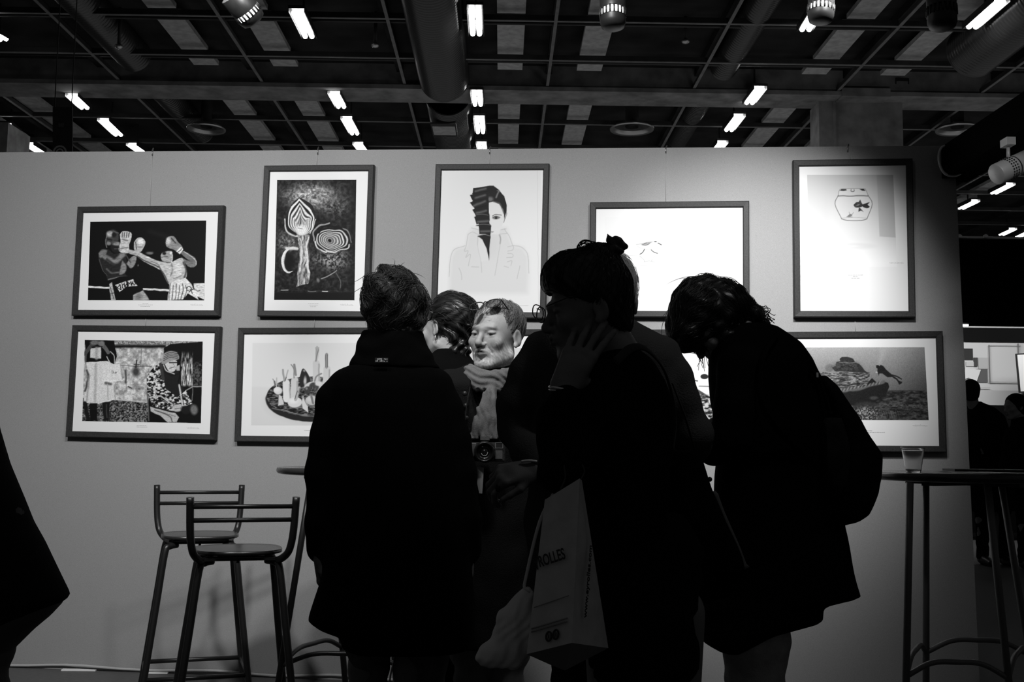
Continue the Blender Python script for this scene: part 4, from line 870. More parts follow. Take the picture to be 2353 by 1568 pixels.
# papers, a dark folder
def sheet(px, py, Y, w, d, rot, z, name, label, m, th=.0012):
    p = U(px, py, Y); b = MB(); b.box((0, 0, 0), (w, d, th)); o = b.build(name, m, origin=(0, 0, 0)); o.location = (p.x, Y, z + th / 2); o.rotation_euler = (0, 0, rot); tag(o, label, name.replace('_', ' ')); return o
sheet(2180, 1090, 3.83, .21, .15, .15, zt_ + .0003, 'leaflet', 'pale leaflet nearest the plastic cup on the right table', mat('leaflet_a', .35, .5))
sheet(2262, 1090, 3.86, .20, .14, -.25, zt_ + .0018, 'leaflet', 'pale leaflet in the middle of the right table', mat('leaflet_b', .22, .4))
sheet(2330, 1092, 3.84, .17, .12, .1, zt_ + .0034, 'leaflet', 'pale leaflet at the right edge of the photo on the right table', mat('leaflet_a', .35))
sheet(2268, 1084, 4.02, .28, .13, -.06, zt_ + .0050, 'folder', 'thin dark folder lying across the leaflets on the right table', mat('dark_folder', .012, .5), th=.008)

# ------------------------------------------------------------------ far stands seen past the wall's right end
Yf = 11.0
def far_quad(x0, y0, x1, y1, Y, th, name, m, parent=None, **k):
    a = U(x0, y0, Y); c = U(x1, y1, Y); b = MB(); b.box(((a.x + c.x) / 2, Y + th / 2, (a.z + c.z) / 2), (abs(c.x - a.x), th, abs(a.z - c.z))); return b.build(name, m, parent)
o = far_quad(2150, 549, 2700, 752, 8.2, .12, 'wall_fascia', M_blackcloth); tag(o, kind='structure')
o = far_quad(2150, 546.5, 2700, 549.5, 8.19, .14, 'trim_70', mat('fascia_edge', .8, .5)); tag(o, kind='structure')
o = far_quad(2150, 744, 2700, 1290, 14.4, .1, 'wall_far', mat('far_white', .55, .9)); tag(o, kind='structure')
o = far_quad(2150, 752, 2700, 791, 11.6, .12, 'trim_71', mat('far_grey', .5, .9)); tag(o, kind='structure')
o = far_quad(2150, 930, 2700, 1230, 13.9, .1, 'wall_low', M_blackcloth); tag(o, kind='structure')
for k, (x0, y0, x1, y1, g, lb) in enumerate([(2205, 801, 2236, 828, .03, 'dark poster at top left of the far white wall'), (2248, 822, 2271, 848, .42, 'light poster with a small drawing on the far white wall'), (2220, 832, 2240, 842, .5, 'pale strip poster below the dark one on the far wall'), (2243, 848, 2270, 879, .10, 'dark grey poster under the light one on the far wall'), (2238, 822, 2247, 842, .06, 'narrow dark poster left of the light one on the far wall')]):
    o = far_quad(x0, y0, x1, y1, 14.388 - k * .004, .018, 'poster', mat('poster_%d' % k, g, .8)); tag(o, lb, 'poster')
b = MB(); a = [U(2218, 846, 14.35), U(2254, 850, 14.35), U(2244, 878, 14.35), U(2226, 868, 14.35), U(2216, 872, 14.35)]; b.prism([a[0], a[1], a[2], a[3], a[4]], (0, .045, 0)); o = b.build('poster', mat('poster_w', .62, .8)); tag(o, 'bright slanted sheet between the dark posters on the far wall', 'poster')
b = MB()
for (x0, y0, x1, y1) in ((2273, 793, 2274.5, 880), (2273, 794, 2345, 795.5), (2273, 877.5, 2345, 879.5), (2340, 790, 2341.5, 880), (2236, 891, 2275, 892)):
    a = U(x0, y0, 14.36); c = U(x1, y1, 14.36); b.box(((a.x + c.x) / 2, 14.36, (a.z + c.z) / 2), (abs(c.x - a.x), .02, abs(a.z - c.z)))
o = b.build('trim_72', mat('far_line', .2, .9)); tag(o, kind='structure')
o = thing('wall_poster', 'tilted pale picture panel at the right edge of the far stand', 'picture', U(2350, 855, 13.6)); lc = o.location.copy()
b = MB(); q = [U(2335, 813, 13.6) - lc, U(2420, 808, 13.6) - lc, U(2430, 898, 13.6) - lc, U(2343, 903, 13.6) - lc]; b.prism([q[3], q[2], q[1], q[0]], (0, .03, 0)); b.build('frame', mat('far_frame', .02, .6), o)
b = MB(); q = [U(2338, 816, 13.55) - lc, U(2420, 811, 13.55) - lc, U(2430, 895, 13.55) - lc, U(2346, 900, 13.55) - lc]; b.prism([q[3], q[2], q[1], q[0]], (0, .01, 0)); b.build('sheet', mat('far_sheet', .6, .8), o)
t = thing('fascia_lamp', 'small bright lamp at the foot of the black fascia beside the wall end', 'lamp', U(2217, 748, 8.18)); b = MB(); b.box((0, 0, 0), (.045, .03, .012)); b.build('lamp_glass', mat('lamp_small', .9, .5, emit=6), t); b = MB(); b.box((0, .02, .012), (.055, .05, .012)); b.build('housing', M_blackmetal, t)
M_clip = mat('clip', .95, .4)
for px, lb in ((2205, 'small pale clip on the fascia top at the wall end'), (2265, 'small pale clip in the middle of the fascia top')):
    p = U(px, 547, 8.15); b = MB(); b.lathe([(.02, 0), (.018, .02), (.006, .028), (.0, .03)], n=12); b.box((.03, 0, .006), (.05, .02, .01)); o = b.build('clip', M_clip, origin=(0, 0, 0)); o.location = p; tag(o, lb, 'clip')
# ------------------------------------------------------------------ organic shapes: distance field on a grid -> smooth quad surface
def axis(parts):
    out = []
    for a, b_, st in parts:
        n = max(1, int(round((b_ - a) / st))); out += list(np.linspace(a, b_, n, endpoint=False))
    out.append(parts[-1][1]); return np.array(out, np.float32)
class Vol:
    def __init__(s, xs, ys, zs):
        s.x, s.y, s.z = xs, ys, zs; s.f = np.full((len(xs), len(ys), len(zs)), 0.3, np.float32); s.shift = Vector((0, 0, 0))
    def sub(s, lo, hi):
        r = []
        for k, A in enumerate((s.x, s.y, s.z)):
            i = max(0, np.searchsorted(A, lo[k]) - 1); j = min(len(A), np.searchsorted(A, hi[k]) + 1); r.append(slice(i, max(i, j)))
        return tuple(r)
    def op(s, fn, lo, hi, k=0.0, cut=False):
        m = k + 0.03
        sl = s.sub([v - m for v in lo], [v + m for v in hi]); X = s.x[sl[0]][:, None, None]; Y = s.y[sl[1]][None, :, None]; Z = s.z[sl[2]][None, None, :]
        if X.size == 0 or Y.size == 0 or Z.size == 0: return s
        d = fn(X, Y, Z); g = s.f[sl]
        if cut: g = -g
        if k > 0:
            h = np.clip(.5 + .5 * (g - d) / k, 0, 1); r = g * (1 - h) + d * h - k * h * (1 - h)
        else: r = np.minimum(g, d)
        s.f[sl] = -r if cut else r; return s
    def cone(s, p, q, r1, r2, k=0.01, cut=False, sc=(1, 1, 1)):
        p = Vector(p); q = Vector(q); e = q - p; L = max(e.length_squared, 1e-9); R = max(r1, r2)
        lo = [min(p[i], q[i]) - R * sc[i] for i in range(3)]; hi = [max(p[i], q[i]) + R * sc[i] for i in range(3)]
        def fn(X, Y, Z):
            a, b_, c = (X - p.x), (Y - p.y), (Z - p.z); t = np.clip((a * e.x + b_ * e.y + c * e.z) / L, 0, 1)
            return np.sqrt(((a - e.x * t) / sc[0]) ** 2 + ((b_ - e.y * t) / sc[1]) ** 2 + ((c - e.z * t) / sc[2]) ** 2) - (r1 + (r2 - r1) * t)
        return s.op(fn, lo, hi, k, cut)
    def chain(s, pts, rs, k=0.01, **kw):
        for i in range(len(pts) - 1): s.cone(pts[i], pts[i + 1], rs[i], rs[i + 1], k, **kw)
        return s
    def ell(s, c, r, k=0.01, R=None, cut=False):
        c = Vector(c); R = R or Matrix.Identity(3); Ri = R.transposed(); m = max(r)
        def fn(X, Y, Z):
            a, b_, d = X - c.x, Y - c.y, Z - c.z
            u = (Ri[0][0] * a + Ri[0][1] * b_ + Ri[0][2] * d) / r[0]; v = (Ri[1][0] * a + Ri[1][1] * b_ + Ri[1][2] * d) / r[1]; w = (Ri[2][0] * a + Ri[2][1] * b_ + Ri[2][2] * d) / r[2]
            k0 = np.sqrt(u * u + v * v + w * w) + 1e-6; k1 = np.sqrt((u / r[0]) ** 2 + (v / r[1]) ** 2 + (w / r[2]) ** 2) + 1e-6
            return k0 * (k0 - 1) / k1
        return s.op(fn, [v - m for v in c], [v + m for v in c], k, cut)
    def loft(s, sl, k=0.02, n=2.3, win=0.03, cut=False, shell=None):
        """sl: (z, cx, cy, half width, half depth) rows"""
        sl = sorted(sl); A = np.array(sl, np.float32); zl, zh = A[0, 0], A[-1, 0]
        zz = np.linspace(zl, zh, 400); w = max(1, int(win / (zh - zl) * 400)) | 1
        C = []
        for j in range(1, 5):
            v = np.interp(zz, A[:, 0], A[:, j]); pad = np.pad(v, w // 2, mode='edge'); C.append(np.convolve(pad, np.ones(w) / w, 'valid'))
        def fn(X, Y, Z):
            cx, cy, a, b_ = [np.interp(Z.ravel(), zz, q)[None, None, :] for q in C]
            d = ((np.abs((X - cx) / a) ** n + np.abs((Y - cy) / b_) ** n) ** (1 / n) - 1) * np.minimum(a, b_)
            d = np.maximum(d, np.maximum(zl - Z, Z - zh))
            if shell: d = np.abs(d) - shell
            return d.astype(np.float32)
        return s.op(fn, [float((A[:, 1] - A[:, 3]).min()), float((A[:, 2] - A[:, 4]).min()), float(zl)], [float((A[:, 1] + A[:, 3]).max()), float((A[:, 2] + A[:, 4]).max()), float(zh)], k, cut)
    def half(s, p, nrm, k=0.0):
        """removes what lies on the side nrm points to"""
        p = Vector(p); nrm = Vector(nrm).normalized(); X = s.x[:, None, None]; Y = s.y[None, :, None]; Z = s.z[None, None, :]
        d = (X - p.x) * nrm.x + (Y - p.y) * nrm.y + (Z - p.z) * nrm.z; s.f = np.maximum(s.f, d.astype(np.float32)); return s
    def disp(s, fn):
        s.f = s.f + fn(s.x[:, None, None], s.y[None, :, None], s.z[None, None, :]).astype(np.float32); return s
    def mesh(s, name):
        f = s.f.copy(); f[0] = f[-1] = 1; f[:, 0] = f[:, -1] = 1; f[:, :, 0] = f[:, :, -1] = 1
        ins = f < 0; nx, ny, nz = f.shape
        c = np.zeros((nx - 1, ny - 1, nz - 1), np.int8)
        for i in (0, 1):
            for j in (0, 1):
                for k in (0, 1): c += ins[i:nx - 1 + i, j:ny - 1 + j, k:nz - 1 + k]
        act = (c > 0) & (c < 8); I, J, K = np.nonzero(act); n = len(I)
        idx = np.full(act.shape, -1, np.int32); idx[I, J, K] = np.arange(n)
        acc = np.zeros((n, 3)); cnt = np.zeros(n); AX = (s.x, s.y, s.z)
        for ax in range(3):
            o1, o2 = [a for a in range(3) if a != ax]
            for u in (0, 1):
                for v in (0, 1):
                    off = [0, 0, 0]; off[o1] = u; off[o2] = v; P0 = (I + off[0], J + off[1], K + off[2]); off[ax] = 1; P1 = (I + off[0], J + off[1], K + off[2])
                    a, b_ = f[P0], f[P1]; m = (a < 0) != (b_ < 0); t = np.where(m, a / (a - b_ + 1e-12), 0)
                    for d in range(3):
                        w0 = AX[d][P0[d]]; w1 = AX[d][P1[d]]; acc[:, d] += np.where(m, w0 + (w1 - w0) * t, 0)
                    cnt += m
        co = acc / cnt[:, None]
        Q = []
        for ax in range(3):
            o1, o2 = [a for a in range(3) if a != ax]
            A = [slice(1, -1)] * 3; A[ax] = slice(0, -1); B = [slice(1, -1)] * 3; B[ax] = slice(1, None)
            a = ins[tuple(A)]; b_ = ins[tuple(B)]; ch = a != b_; P = list(np.nonzero(ch)); base = [p + (0 if d == ax else 1) for d, p in enumerate(P)]
            def cell(u, v):
                q = list(base); q[o1] = q[o1] - u; q[o2] = q[o2] - v; return idx[tuple(q)]
            q = np.stack([cell(0, 0), cell(1, 0), cell(1, 1), cell(0, 1)], -1); flip = a[ch] if ax != 1 else ~a[ch]
            q[flip] = q[flip][:, ::-1]; Q.append(q)
        Q = np.concatenate(Q); Q = Q[(Q >= 0).all(1)][:, ::-1]
        return mesh_np(name, co, Q, True), co
def add_vol(V, name, m, parent, relax=0, col=None, origin=None):
    me, co = V.mesh(name)
    if relax:
        e = np.zeros(len(me.edges) * 2, np.int32); me.edges.foreach_get('vertices', e); e = e.reshape(-1, 2)
        for _ in range(relax):
            a = np.zeros_like(co); n = np.zeros(len(co))
            for k in range(3):
                a[:, k] = np.bincount(e[:, 0], co[e[:, 1], k], len(co)) + np.bincount(e[:, 1], co[e[:, 0], k], len(co))
            n = np.bincount(e[:, 0], minlength=len(co)) + np.bincount(e[:, 1], minlength=len(co)); co = co * .5 + .5 * a / np.maximum(n, 1)[:, None]
        
    if col is not None: set_col(me, np.clip(col(co), 0, 1))
    o0 = Vector(origin) if origin is not None else Vector((0, 0, 0))
    if parent is not None: o0 = Vector(parent.location)
    me.vertices.foreach_set('co', (co - np.array(o0)).astype(np.float32).ravel()); me.update()
    for x in (m if isinstance(m, (list, tuple)) else [m]): me.materials.append(x)
    o = bpy.data.objects.new(name, me); COL.objects.link(o)
    if parent is not None: o.parent = parent
    else: o.location = o0
    return o, co
def folds(amp, fx, fz, seed=0, fy=None):
    """cloth folds as a displacement of the distance field"""
    r = np.random.default_rng(seed); ph = r.random(8) * 6.28; fy = fy or fx
    def fn(X, Y, Z):
        return amp * (np.sin(X * fx + 2.2 * np.sin(Z * fz * .7 + ph[0]) + ph[1]) * .5 + np.sin(Y * fy + Z * fz + ph[2]) * .4 + .6 * np.sin(Z * fz * 1.7 + 2.0 * np.sin(X * fx * .6 + ph[3]) + ph[4]))
    return fn
def strands(name, co, parent, m, flow, n, length, rad, lift=0.004, seed=1, sel=None, steps=7, wob=.35, stray=0.0, sides=3):
    """hair as fine tapering tubes lying on a surface given by its points"""
    from mathutils import kdtree
    r = random.Random(seed); cen = co.mean(0); idx = np.arange(len(co)) if sel is None else np.nonzero(sel(co))[0]
    if len(idx) == 0: return None
    kd = kdtree.KDTree(len(co))
    for i, p in enumerate(co): kd.insert(p, i)
    kd.balance(); C = Vector(cen); b = MB(); o0 = Vector(parent.location)
    for k in range(n):
        p = Vector(co[idx[r.randrange(len(idx))]]); nr = (p - C).normalized(); p = p + nr * r.uniform(0, lift); L = length * r.uniform(.55, 1.25); fr = r.random() < stray; ang = r.uniform(-wob, wob); pts = [p.copy()]
        lf = r.uniform(0.0, lift)
        for q in range(steps):
            nr = (p - C).normalized(); d = Vector(flow(p)); d = (d - nr * d.dot(nr)); d = d.normalized() if d.length > 1e-4 else Vector((0, 0, -1))
            d = (Matrix.Rotation(ang + .25 * math.sin(q * 1.3 + k), 3, nr) @ d); 
            if fr: d = (d + nr * .35).normalized()
            p = p + d * (L / steps)
            if not fr:
                c, i, dist = kd.find(p); nn = (c - C).normalized(); p = p.lerp(c + nn * (lf + .001), .8)
            pts.append(p.copy())
        b.tube([x - o0 for x in pts], [rad * (1 - .75 * abs(2 * i / steps - 0.7) ** 2) if i < steps else rad * .15 for i in range(steps + 1)], sides, caps=False)
    o = b.build(name, m, parent); return o

def head_prims(V, T, s=1.0, male=True, ears=(-1, 1), neck=None, k=.012, jaw=1.0, nose=1.0):
    """T: 4x4 head-local -> world. local: x = image right when facing the viewer, face at -y, eye line z=0"""
    R = T.to_3x3().normalized(); g = lambda x, y, z: T @ Vector((x * s, y * s, z * s))
    V.ell(g(0, .020, .036), (.076 * s, .097 * s, .083 * s), k, R)
    V.ell(g(0, -.028, -.012), (.064 * s, .062 * s, .080 * s), .03 * s, R)
    V.ell(g(0, -.028, -.066), (.054 * s * jaw, .055 * s, .044 * s), .03 * s, R)
    V.ell(g(0, -.066, -.100), (.026 * s * jaw, .020 * s, .017 * s), .02 * s, R)
    for sx in (-1, 1):
        V.cone(g(sx * .055 * jaw, -.005, -.070), g(sx * .018, -.068, -.102), .017 * s, .012 * s, .025 * s)
        V.ell(g(sx * .043, -.066, -.026), (.020 * s, .018 * s, .018 * s), .022 * s, R)
        V.ell(g(sx * .031, -.101, -.003), (.0185 * s, .015 * s, .0115 * s), .010 * s, R, cut=True)
    V.cone(g(-.036, -.078, .020), g(0, -.089, .016), .0085 * s, .009 * s, .012 * s); V.cone(g(.036, -.078, .020), g(0, -.089, .016), .0085 * s, .009 * s, .012 * s)
    for sx in (-1, 1):      # lids round the eyeball
        V.ell(g(sx * .031, -.0775, .0035), (.0165 * s, .0125 * s, .0075 * s), .003 * s, R)
        V.ell(g(sx * .031, -.0765, -.0085), (.0155 * s, .0105 * s, .0055 * s), .004 * s, R)
        V.ell(g(sx * .031, -.0905, -.0028), (.0105 * s, .004 * s, .0026 * s), .002 * s, R, cut=True)
    V.cone(g(0, -.086, .008), g(0, -.108 * nose, -.030), .0075 * s, .0105 * s, .010 * s); V.ell(g(0, -.106 * nose, -.035), (.012 * s, .012 * s, .010 * s), .006 * s, R)
    for sx in (-1, 1): V.ell(g(sx * .0125, -.095, -.038), (.008 * s, .011 * s, .0075 * s), .005 * s, R); V.ell(g(sx * .007, -.100, -.0455), (.0035 * s, .005 * s, .003 * s), .002 * s, R, cut=True)
    V.ell(g(0, -.079, -.060), (.027 * s, .018 * s, .021 * s), .015 * s, R)
    V.cone(g(-.020, -.089, -.060), g(0, -.0985, -.0565), .003 * s, .0045 * s, .005 * s); V.cone(g(.020, -.089, -.060), g(0, -.0985, -.0565), .003 * s, .0045 * s, .005 * s)
    V.cone(g(-.018, -.089, -.0675), g(0, -.0965, -.0695), .0035 * s, .0055 * s, .005 * s); V.cone(g(.018, -.089, -.0675), g(0, -.0965, -.0695), .0035 * s, .0055 * s, .005 * s)
    V.cone(g(-.018, -.098, -.0632), g(.018, -.098, -.0632), .0016 * s, .0016 * s, .002 * s, cut=True)
    V.cone(g(-.016, -.094, -.081), g(.016, -.094, -.081), .003 * s, .003 * s, .008 * s, cut=True)
    for sx in ears:
        Re = R @ Matrix.Rotation(sx * -.35, 3, 'Z') @ Matrix.Rotation(.18, 3, 'X')
        V.ell(g(sx * .080, .012, -.008), (.0065 * s, .018 * s, .031 * s), .006 * s, Re); V.ell(g(sx * .0865, .008, -.006), (.006 * s, .010 * s, .019 * s), .004 * s, Re, cut=True); V.ell(g(sx * .079, .004, -.033), (.006 * s, .009 * s, .010 * s), .005 * s, Re)
    if neck is not None: V.cone(g(0, .022, -.060), neck, .056 * s, .060 * s, .02, sc=(1, 1, 1))
def skin_col(T, s=1.0, base=.30, beard=0.0, brow=.10, lips=.16, seed=3, hairline=None):
    Ti = T.inverted(); A = np.array(Ti)
    def fn(co):
        L = (co @ A[:3, :3].T + A[:3, 3]) / s; x, y, z = L[:, 0], L[:, 1], L[:, 2]; c = np.full(len(co), base)
        n = vnoise(L[:, 0] * 260 + 50, (L[:, 2] + L[:, 1]) * 260 + 50, seed, 2); n2 = vnoise(L[:, 0] * 40 + 9, L[:, 2] * 40 + 9, seed + 5, 2)
        c = c * (.86 + .28 * n2) * (.92 + .16 * n)
        if beard:
            m = 1 / (1 + np.exp((z + .052 + .022 * np.clip((np.abs(x) - .03) / .03, -1, 1) * -1.4) * 260)); m *= np.clip(-(y - .012) * 60, 0, 1) * (z > -.13)
            mou = np.exp(-((x / .021) ** 2 + ((z + .063) / .0075) ** 2) ** 2); m = m * (1 - mou); c = c * (1 - m) + m * beard * (.45 + 1.1 * n)
        f = (y < -.04)
        mo = np.exp(-((x / .020) ** 2 + ((z + .0635) / .0075) ** 2) ** 2) * f; c = c * (1 - mo) + lips * mo
        li = np.exp(-((x / .019) ** 2 + ((z + .0632) / .0018) ** 2)) * f; c = c * (1 - .85 * li)
        for sx in (-1, 1):
            b_ = np.exp(-(((x - sx * .032) / .019) ** 2 + ((z - .0175 - .0035 * (np.abs(x) - .032) / -.02) / .0045) ** 2) ** 1.5) * f; c = c * (1 - .8 * b_ * (.5 + .5 * n)) + brow * .8 * b_ * (.5 + .5 * n)
            e = np.exp(-(((x - sx * .031) / .0125) ** 2 + ((z + .0028) / .0038) ** 2) ** 2) * (y < -.06); c = c * (1 - .75 * e)
            ns = np.exp(-(((x - sx * .007) / .004) ** 2 + ((z + .046) / .003) ** 2)) * f; c = c * (1 - .8 * ns)
        return c
    return fn
def eyes(T, s, parent, look=0.0):
    for sx in (-1, 1):
        c = T @ Vector((sx * .031 * s, -.0765 * s, -.0015 * s)); R = T.to_3x3().normalized(); d = R @ Vector((look, -1, 0)).normalized(); r = .0118 * s
        b = MB(); prof = [(r * math.sin(a), -r * math.cos(a)) for a in np.linspace(0.001, PI - .001, 17)]
        b.lathe(prof, c - Vector(parent.location), n=20, axis=-d); me = b.build('eye', vmat('eye_surface', .2, .5), parent)
        P = np.array([v.co for v in me.data.vertices]) - np.array(c - Vector(parent.location)); dd = P @ np.array(d) / r; g = np.where(dd > .93, .01, np.where(dd > .82, .06, .55)); set_col(me.data, g)
def glasses(parent, lens, bridge, arms, m, r=.0016, lensm=True, name='glasses'):
    o0 = Vector(parent.location); b = MB()
    for L in lens: b.tube(bez([p - o0 for p in L], 4), r, 8, closed=False)
    b.tube([p - o0 for p in bridge], r, 8)
    for a in arms: b.tube(bez([p - o0 for p in a], 5), r * 1.1, 8)
    g = b.build(name, m, parent)
    if lensm:
        for L in lens:
            k = MB(); P = [p - o0 for p in bez(L, 4)][:-1]; c = sum(P, Vector()) / len(P); nrm = (P[0] - c).cross(P[len(P) // 4] - c).normalized() * .0006
            k.prism(P, nrm); k.build('lens', mat('spectacle_glass', .95, .03, spec=.6, trans=1.0, ior=1.05), g)
    return g
def ring(c, ux, uz, rx, rz, n=12, sq=2.4):
    P = []
    for k in range(n + 1):
        a = 2 * PI * k / n; x = math.copysign(abs(math.cos(a)) ** (2 / sq), math.cos(a)); z = math.copysign(abs(math.sin(a)) ** (2 / sq), math.sin(a)); P.append(Vector(c) + ux * (rx * x) + uz * (rz * z))
    return P
def hand_prims(V, T, side=1, curls=(.3, .3, .3, .3), spread=.1, thumb=(.7, .3), s=1.0, k=.006):
    """T: wrist frame, fingers along +y, back of the hand +z, thumb towards side*x; returns finger tips"""
    g = lambda p: T @ (Vector(p) * s); tips = []
    K = [(.030, .088), (.010, .093), (-.011, .090), (-.030, .082)]; LN = [(.041, .025, .021), (.046, .029, .022), (.042, .027, .021), (.033, .020, .019)]; RR = [.0088, .009, .0086, .0076]
    for i, (kx, ky) in enumerate(K):
        kx *= side; V.cone(g((kx * .62, .006, 0)), g((kx, ky, 0)), .0155 * s, .0108 * s, .012 * s)
        a = spread * (1.5 - i) * side * 1.0; c = curls[i]; p = Vector((kx, ky, .001)); ang = 0.0
        for j in range(3):
            ang += c * (1.0, 1.1, .8)[j]; d = Vector((math.sin(a) * math.cos(ang), math.cos(a) * math.cos(ang), -math.sin(ang))); q = p + d * LN[i][j]; V.cone(g(p), g(q), RR[i] * s * (1 - .06 * j), RR[i] * s * (.94 - .07 * j), .004 * s if j else .007 * s); p = q
        tips.append(g(p))
    V.cone(g((0, .01, -.004)), g((0, .055, -.005)), .022 * s, .026 * s, .015 * s, sc=(1, 1, 1))
    a, c = thumb; p = Vector((side * .022, .022, -.008)); d = Vector((side * math.sin(a), math.cos(a), -.25)).normalized()
    V.cone(g((side * .010, .008, -.004)), g(p), .014 * s, .0145 * s, .01 * s); q = p + d * .040; V.cone(g(p), g(q), .0140 * s, .0105 * s, .01 * s); d2 = Vector((side * math.sin(a - c), math.cos(a - c), -.35)).normalized(); q2 = q + d2 * .030; V.cone(g(q), g(q2), .0103 * s, .0092 * s, .004 * s); q3 = q2 + d2 * .022; V.cone(g(q2), g(q3), .0092 * s, .0075 * s, .004 * s); tips.append(g(q3))
    return tips
def frame_from(o, y, z):
    """4x4 with +y along y and +z as close to z as possible"""
    y = Vector(y).normalized(); z = Vector(z); z = (z - y * z.dot(y)).normalized(); x = y.cross(z); M = Matrix((x, y, z)).transposed().to_4x4(); M.translation = Vector(o); return M
def head_T(c, yaw, pitch=0.0, roll=0.0):
    """yaw>0 turns the face to the image right; pitch>0 bows the head"""
    return Matrix.Translation(c) @ Matrix.Rotation(yaw, 4, 'Z') @ Matrix.Rotation(pitch, 4, 'X') @ Matrix.Rotation(roll, 4, 'Y')
def rows_of(Y, rows, cyd=0.0):
    """silhouette rows (py, xL, xR, half depth[, dy]) -> loft rows"""
    out = []
    for r in rows:
        dy = (r[4] if len(r) > 4 else 0.0) + cyd; a = U(r[1], r[0], Y + dy); c = U(r[2], r[0], Y + dy); out.append(((a.z + c.z) / 2, (a.x + c.x) / 2, Y + dy, max(.004, (c.x - a.x) / 2), r[3]))
    return out
def px(Y): return Y / F
def legs_shoes(t, Y, xl, xr, ytop, r, m, mshoe, w=.0, toe=1, hem=.05, res=.012, fold=.004):
    """trousers and shoes under a coat: xl, xr leg centres in pixels at row ytop"""
    tl_, tr_ = U(xl, ytop, Y), U(xr, ytop, Y); zt2 = tl_.z + .22
    V = Vol(axis([(min(tl_.x, tr_.x) - .16, max(tl_.x, tr_.x) + .16, res)]), axis([(Y - .2, Y + .2, res)]), axis([(0.0, zt2 + .1, res)]))
    for p in (tl_, tr_): V.chain([(p.x * .8 + (tl_.x + tr_.x) * .1, Y, zt2), (p.x, Y, p.z), (p.x, Y + .01, .45), (p.x, Y + .02, hem + .03)], [r * 1.25, r * 1.05, r * .85, r * .80], .02)
    V.disp(folds(fold, 40, 55, 5)); V.half((0, 0, hem), (0, 0, -1)); add_vol(V, 'trousers', m, t)
    for p in (tl_, tr_):
        V = Vol(axis([(p.x - .08, p.x + .08, .006)]), axis([(Y - .22, Y + .22, .006)]), axis([(-.005, .16, .006)]))
        V.cone((p.x, Y - toe * -.05, .05), (p.x, Y + toe * .17, .032), .045, .036, .02); V.cone((p.x, Y + .02, .12), (p.x, Y + .0, .05), .045, .045, .02); V.cone((p.x, Y - toe * .02, .045), (p.x, Y - toe * .06, .045), .042, .036, .02); V.half((0, 0, 0.004), (0, 0, -1)); add_vol(V, 'shoe', mshoe, t)
# ------------------------------------------------------------------ materials of clothes, skin, hair
M_coatblk = mat('black_wool', 0.0045, 0.97, spec=0.02, bump=.2, bscale=500)
M_coat2 = mat('dark_jacket', 0.010, 0.95, spec=0.04, bump=.3, bscale=350)
M_greyjk = mat('grey_jacket', 0.012, 0.95, spec=0.05, bump=.4, bscale=260)
M_knit = mat('dark_knit', 0.008, 0.97, spec=0.03, bump=.5, bscale=300)
M_scarf = mat('grey_scarf', 0.17, 0.95, spec=0.05, noise=.15, nscale=300, bump=.3, bscale=420)
M_trou = mat('dark_denim', 0.10, 0.95, spec=0.05, noise=.25, nscale=18, bump=.3, bscale=250)
M_troul = mat('light_denim', 0.36, 0.95, spec=0.05, noise=.3, nscale=16, bump=.3, bscale=250)
M_troug = mat('grey_trousers', 0.16, 0.95, spec=0.05, noise=.2, nscale=16)
M_shoe = mat('black_leather', 0.01, 0.4, spec=0.5)
M_skin = vmat('skin', 0.55, 0.3, bump=.15, bscale=350)
M_hairD = mat('dark_hair', 0.012, 0.38, spec=0.55)
M_hairB = mat('brown_hair', 0.030, 0.42, spec=0.5)
M_hairG = mat('grey_hair', 0.15, 0.5, spec=0.4, noise=.5, nscale=260)
M_hairGd = mat('grey_hair_dark', 0.06, 0.5, spec=0.4)
M_specs = mat('spectacle_frame', 0.015, 0.3, spec=0.5)
def person(label, x, Y):
    return thing('person', label, 'person', (x, Y, 0))
def torso_body(V, Y, shx, z_sh, z_hip, w=.15, dy=0.0, hx=None):
    """hidden trunk and legs so that the body is one figure under its clothes"""
    V.chain([(shx, Y + dy, z_sh - .10), (shx, Y + dy, (z_sh + z_hip) / 2), (hx or shx, Y, z_hip)], [.068, .08, .085], .04, sc=(1.2, .9, 1))
    for sx in (-.07, .07): V.chain([((hx or shx) + sx, Y, z_hip), ((hx or shx) + sx, Y, .45), ((hx or shx) + sx, Y + .01, .08)], [.065, .045, .032], .03)

# ================================================================== A: woman in the long black coat, seen from behind
Y = 3.45; s = px(Y); ax_ = U(912, 1000, Y).x
t = person('person in a long black coat seen from behind, short tousled hair and glasses', ax_, Y)
hc = U(915, 712, Y); TA = head_T(hc, math.radians(140), .05)
V = Vol(axis([(ax_ - .30, hc.x - .12, .012), (hc.x - .12, hc.x + .12, .004), (hc.x + .12, ax_ + .32, .012)]), axis([(Y - .16, Y - .12, .012), (Y - .12, Y + .14, .004), (Y + .14, Y + .3, .012)]), axis([(0, hc.z - .18, .014), (hc.z - .18, hc.z + .14, .004)]))
nk = U(905, 830, Y); head_prims(V, TA, 1.0, neck=nk); torso_body(V, Y, nk.x, nk.z, .85)
for e, w, hd, sd in ((U(735, 1080, Y), U(738, 1265, Y), U(728, 1290, Y), -1), (U(1053, 1080, Y), U(1072, 1270, Y), U(1078, 1300, Y), 1)):
    sh = U(785 if sd < 0 else 1010, 885, Y); V.chain([nk + Vector((sd * .08, 0, -.05)), sh + Vector((sd * -.02, 0, -.02)), e, w], [.045, .036, .032, .026], .02)
add_vol(V, 'body', M_skin, t, col=skin_col(TA, base=.16))
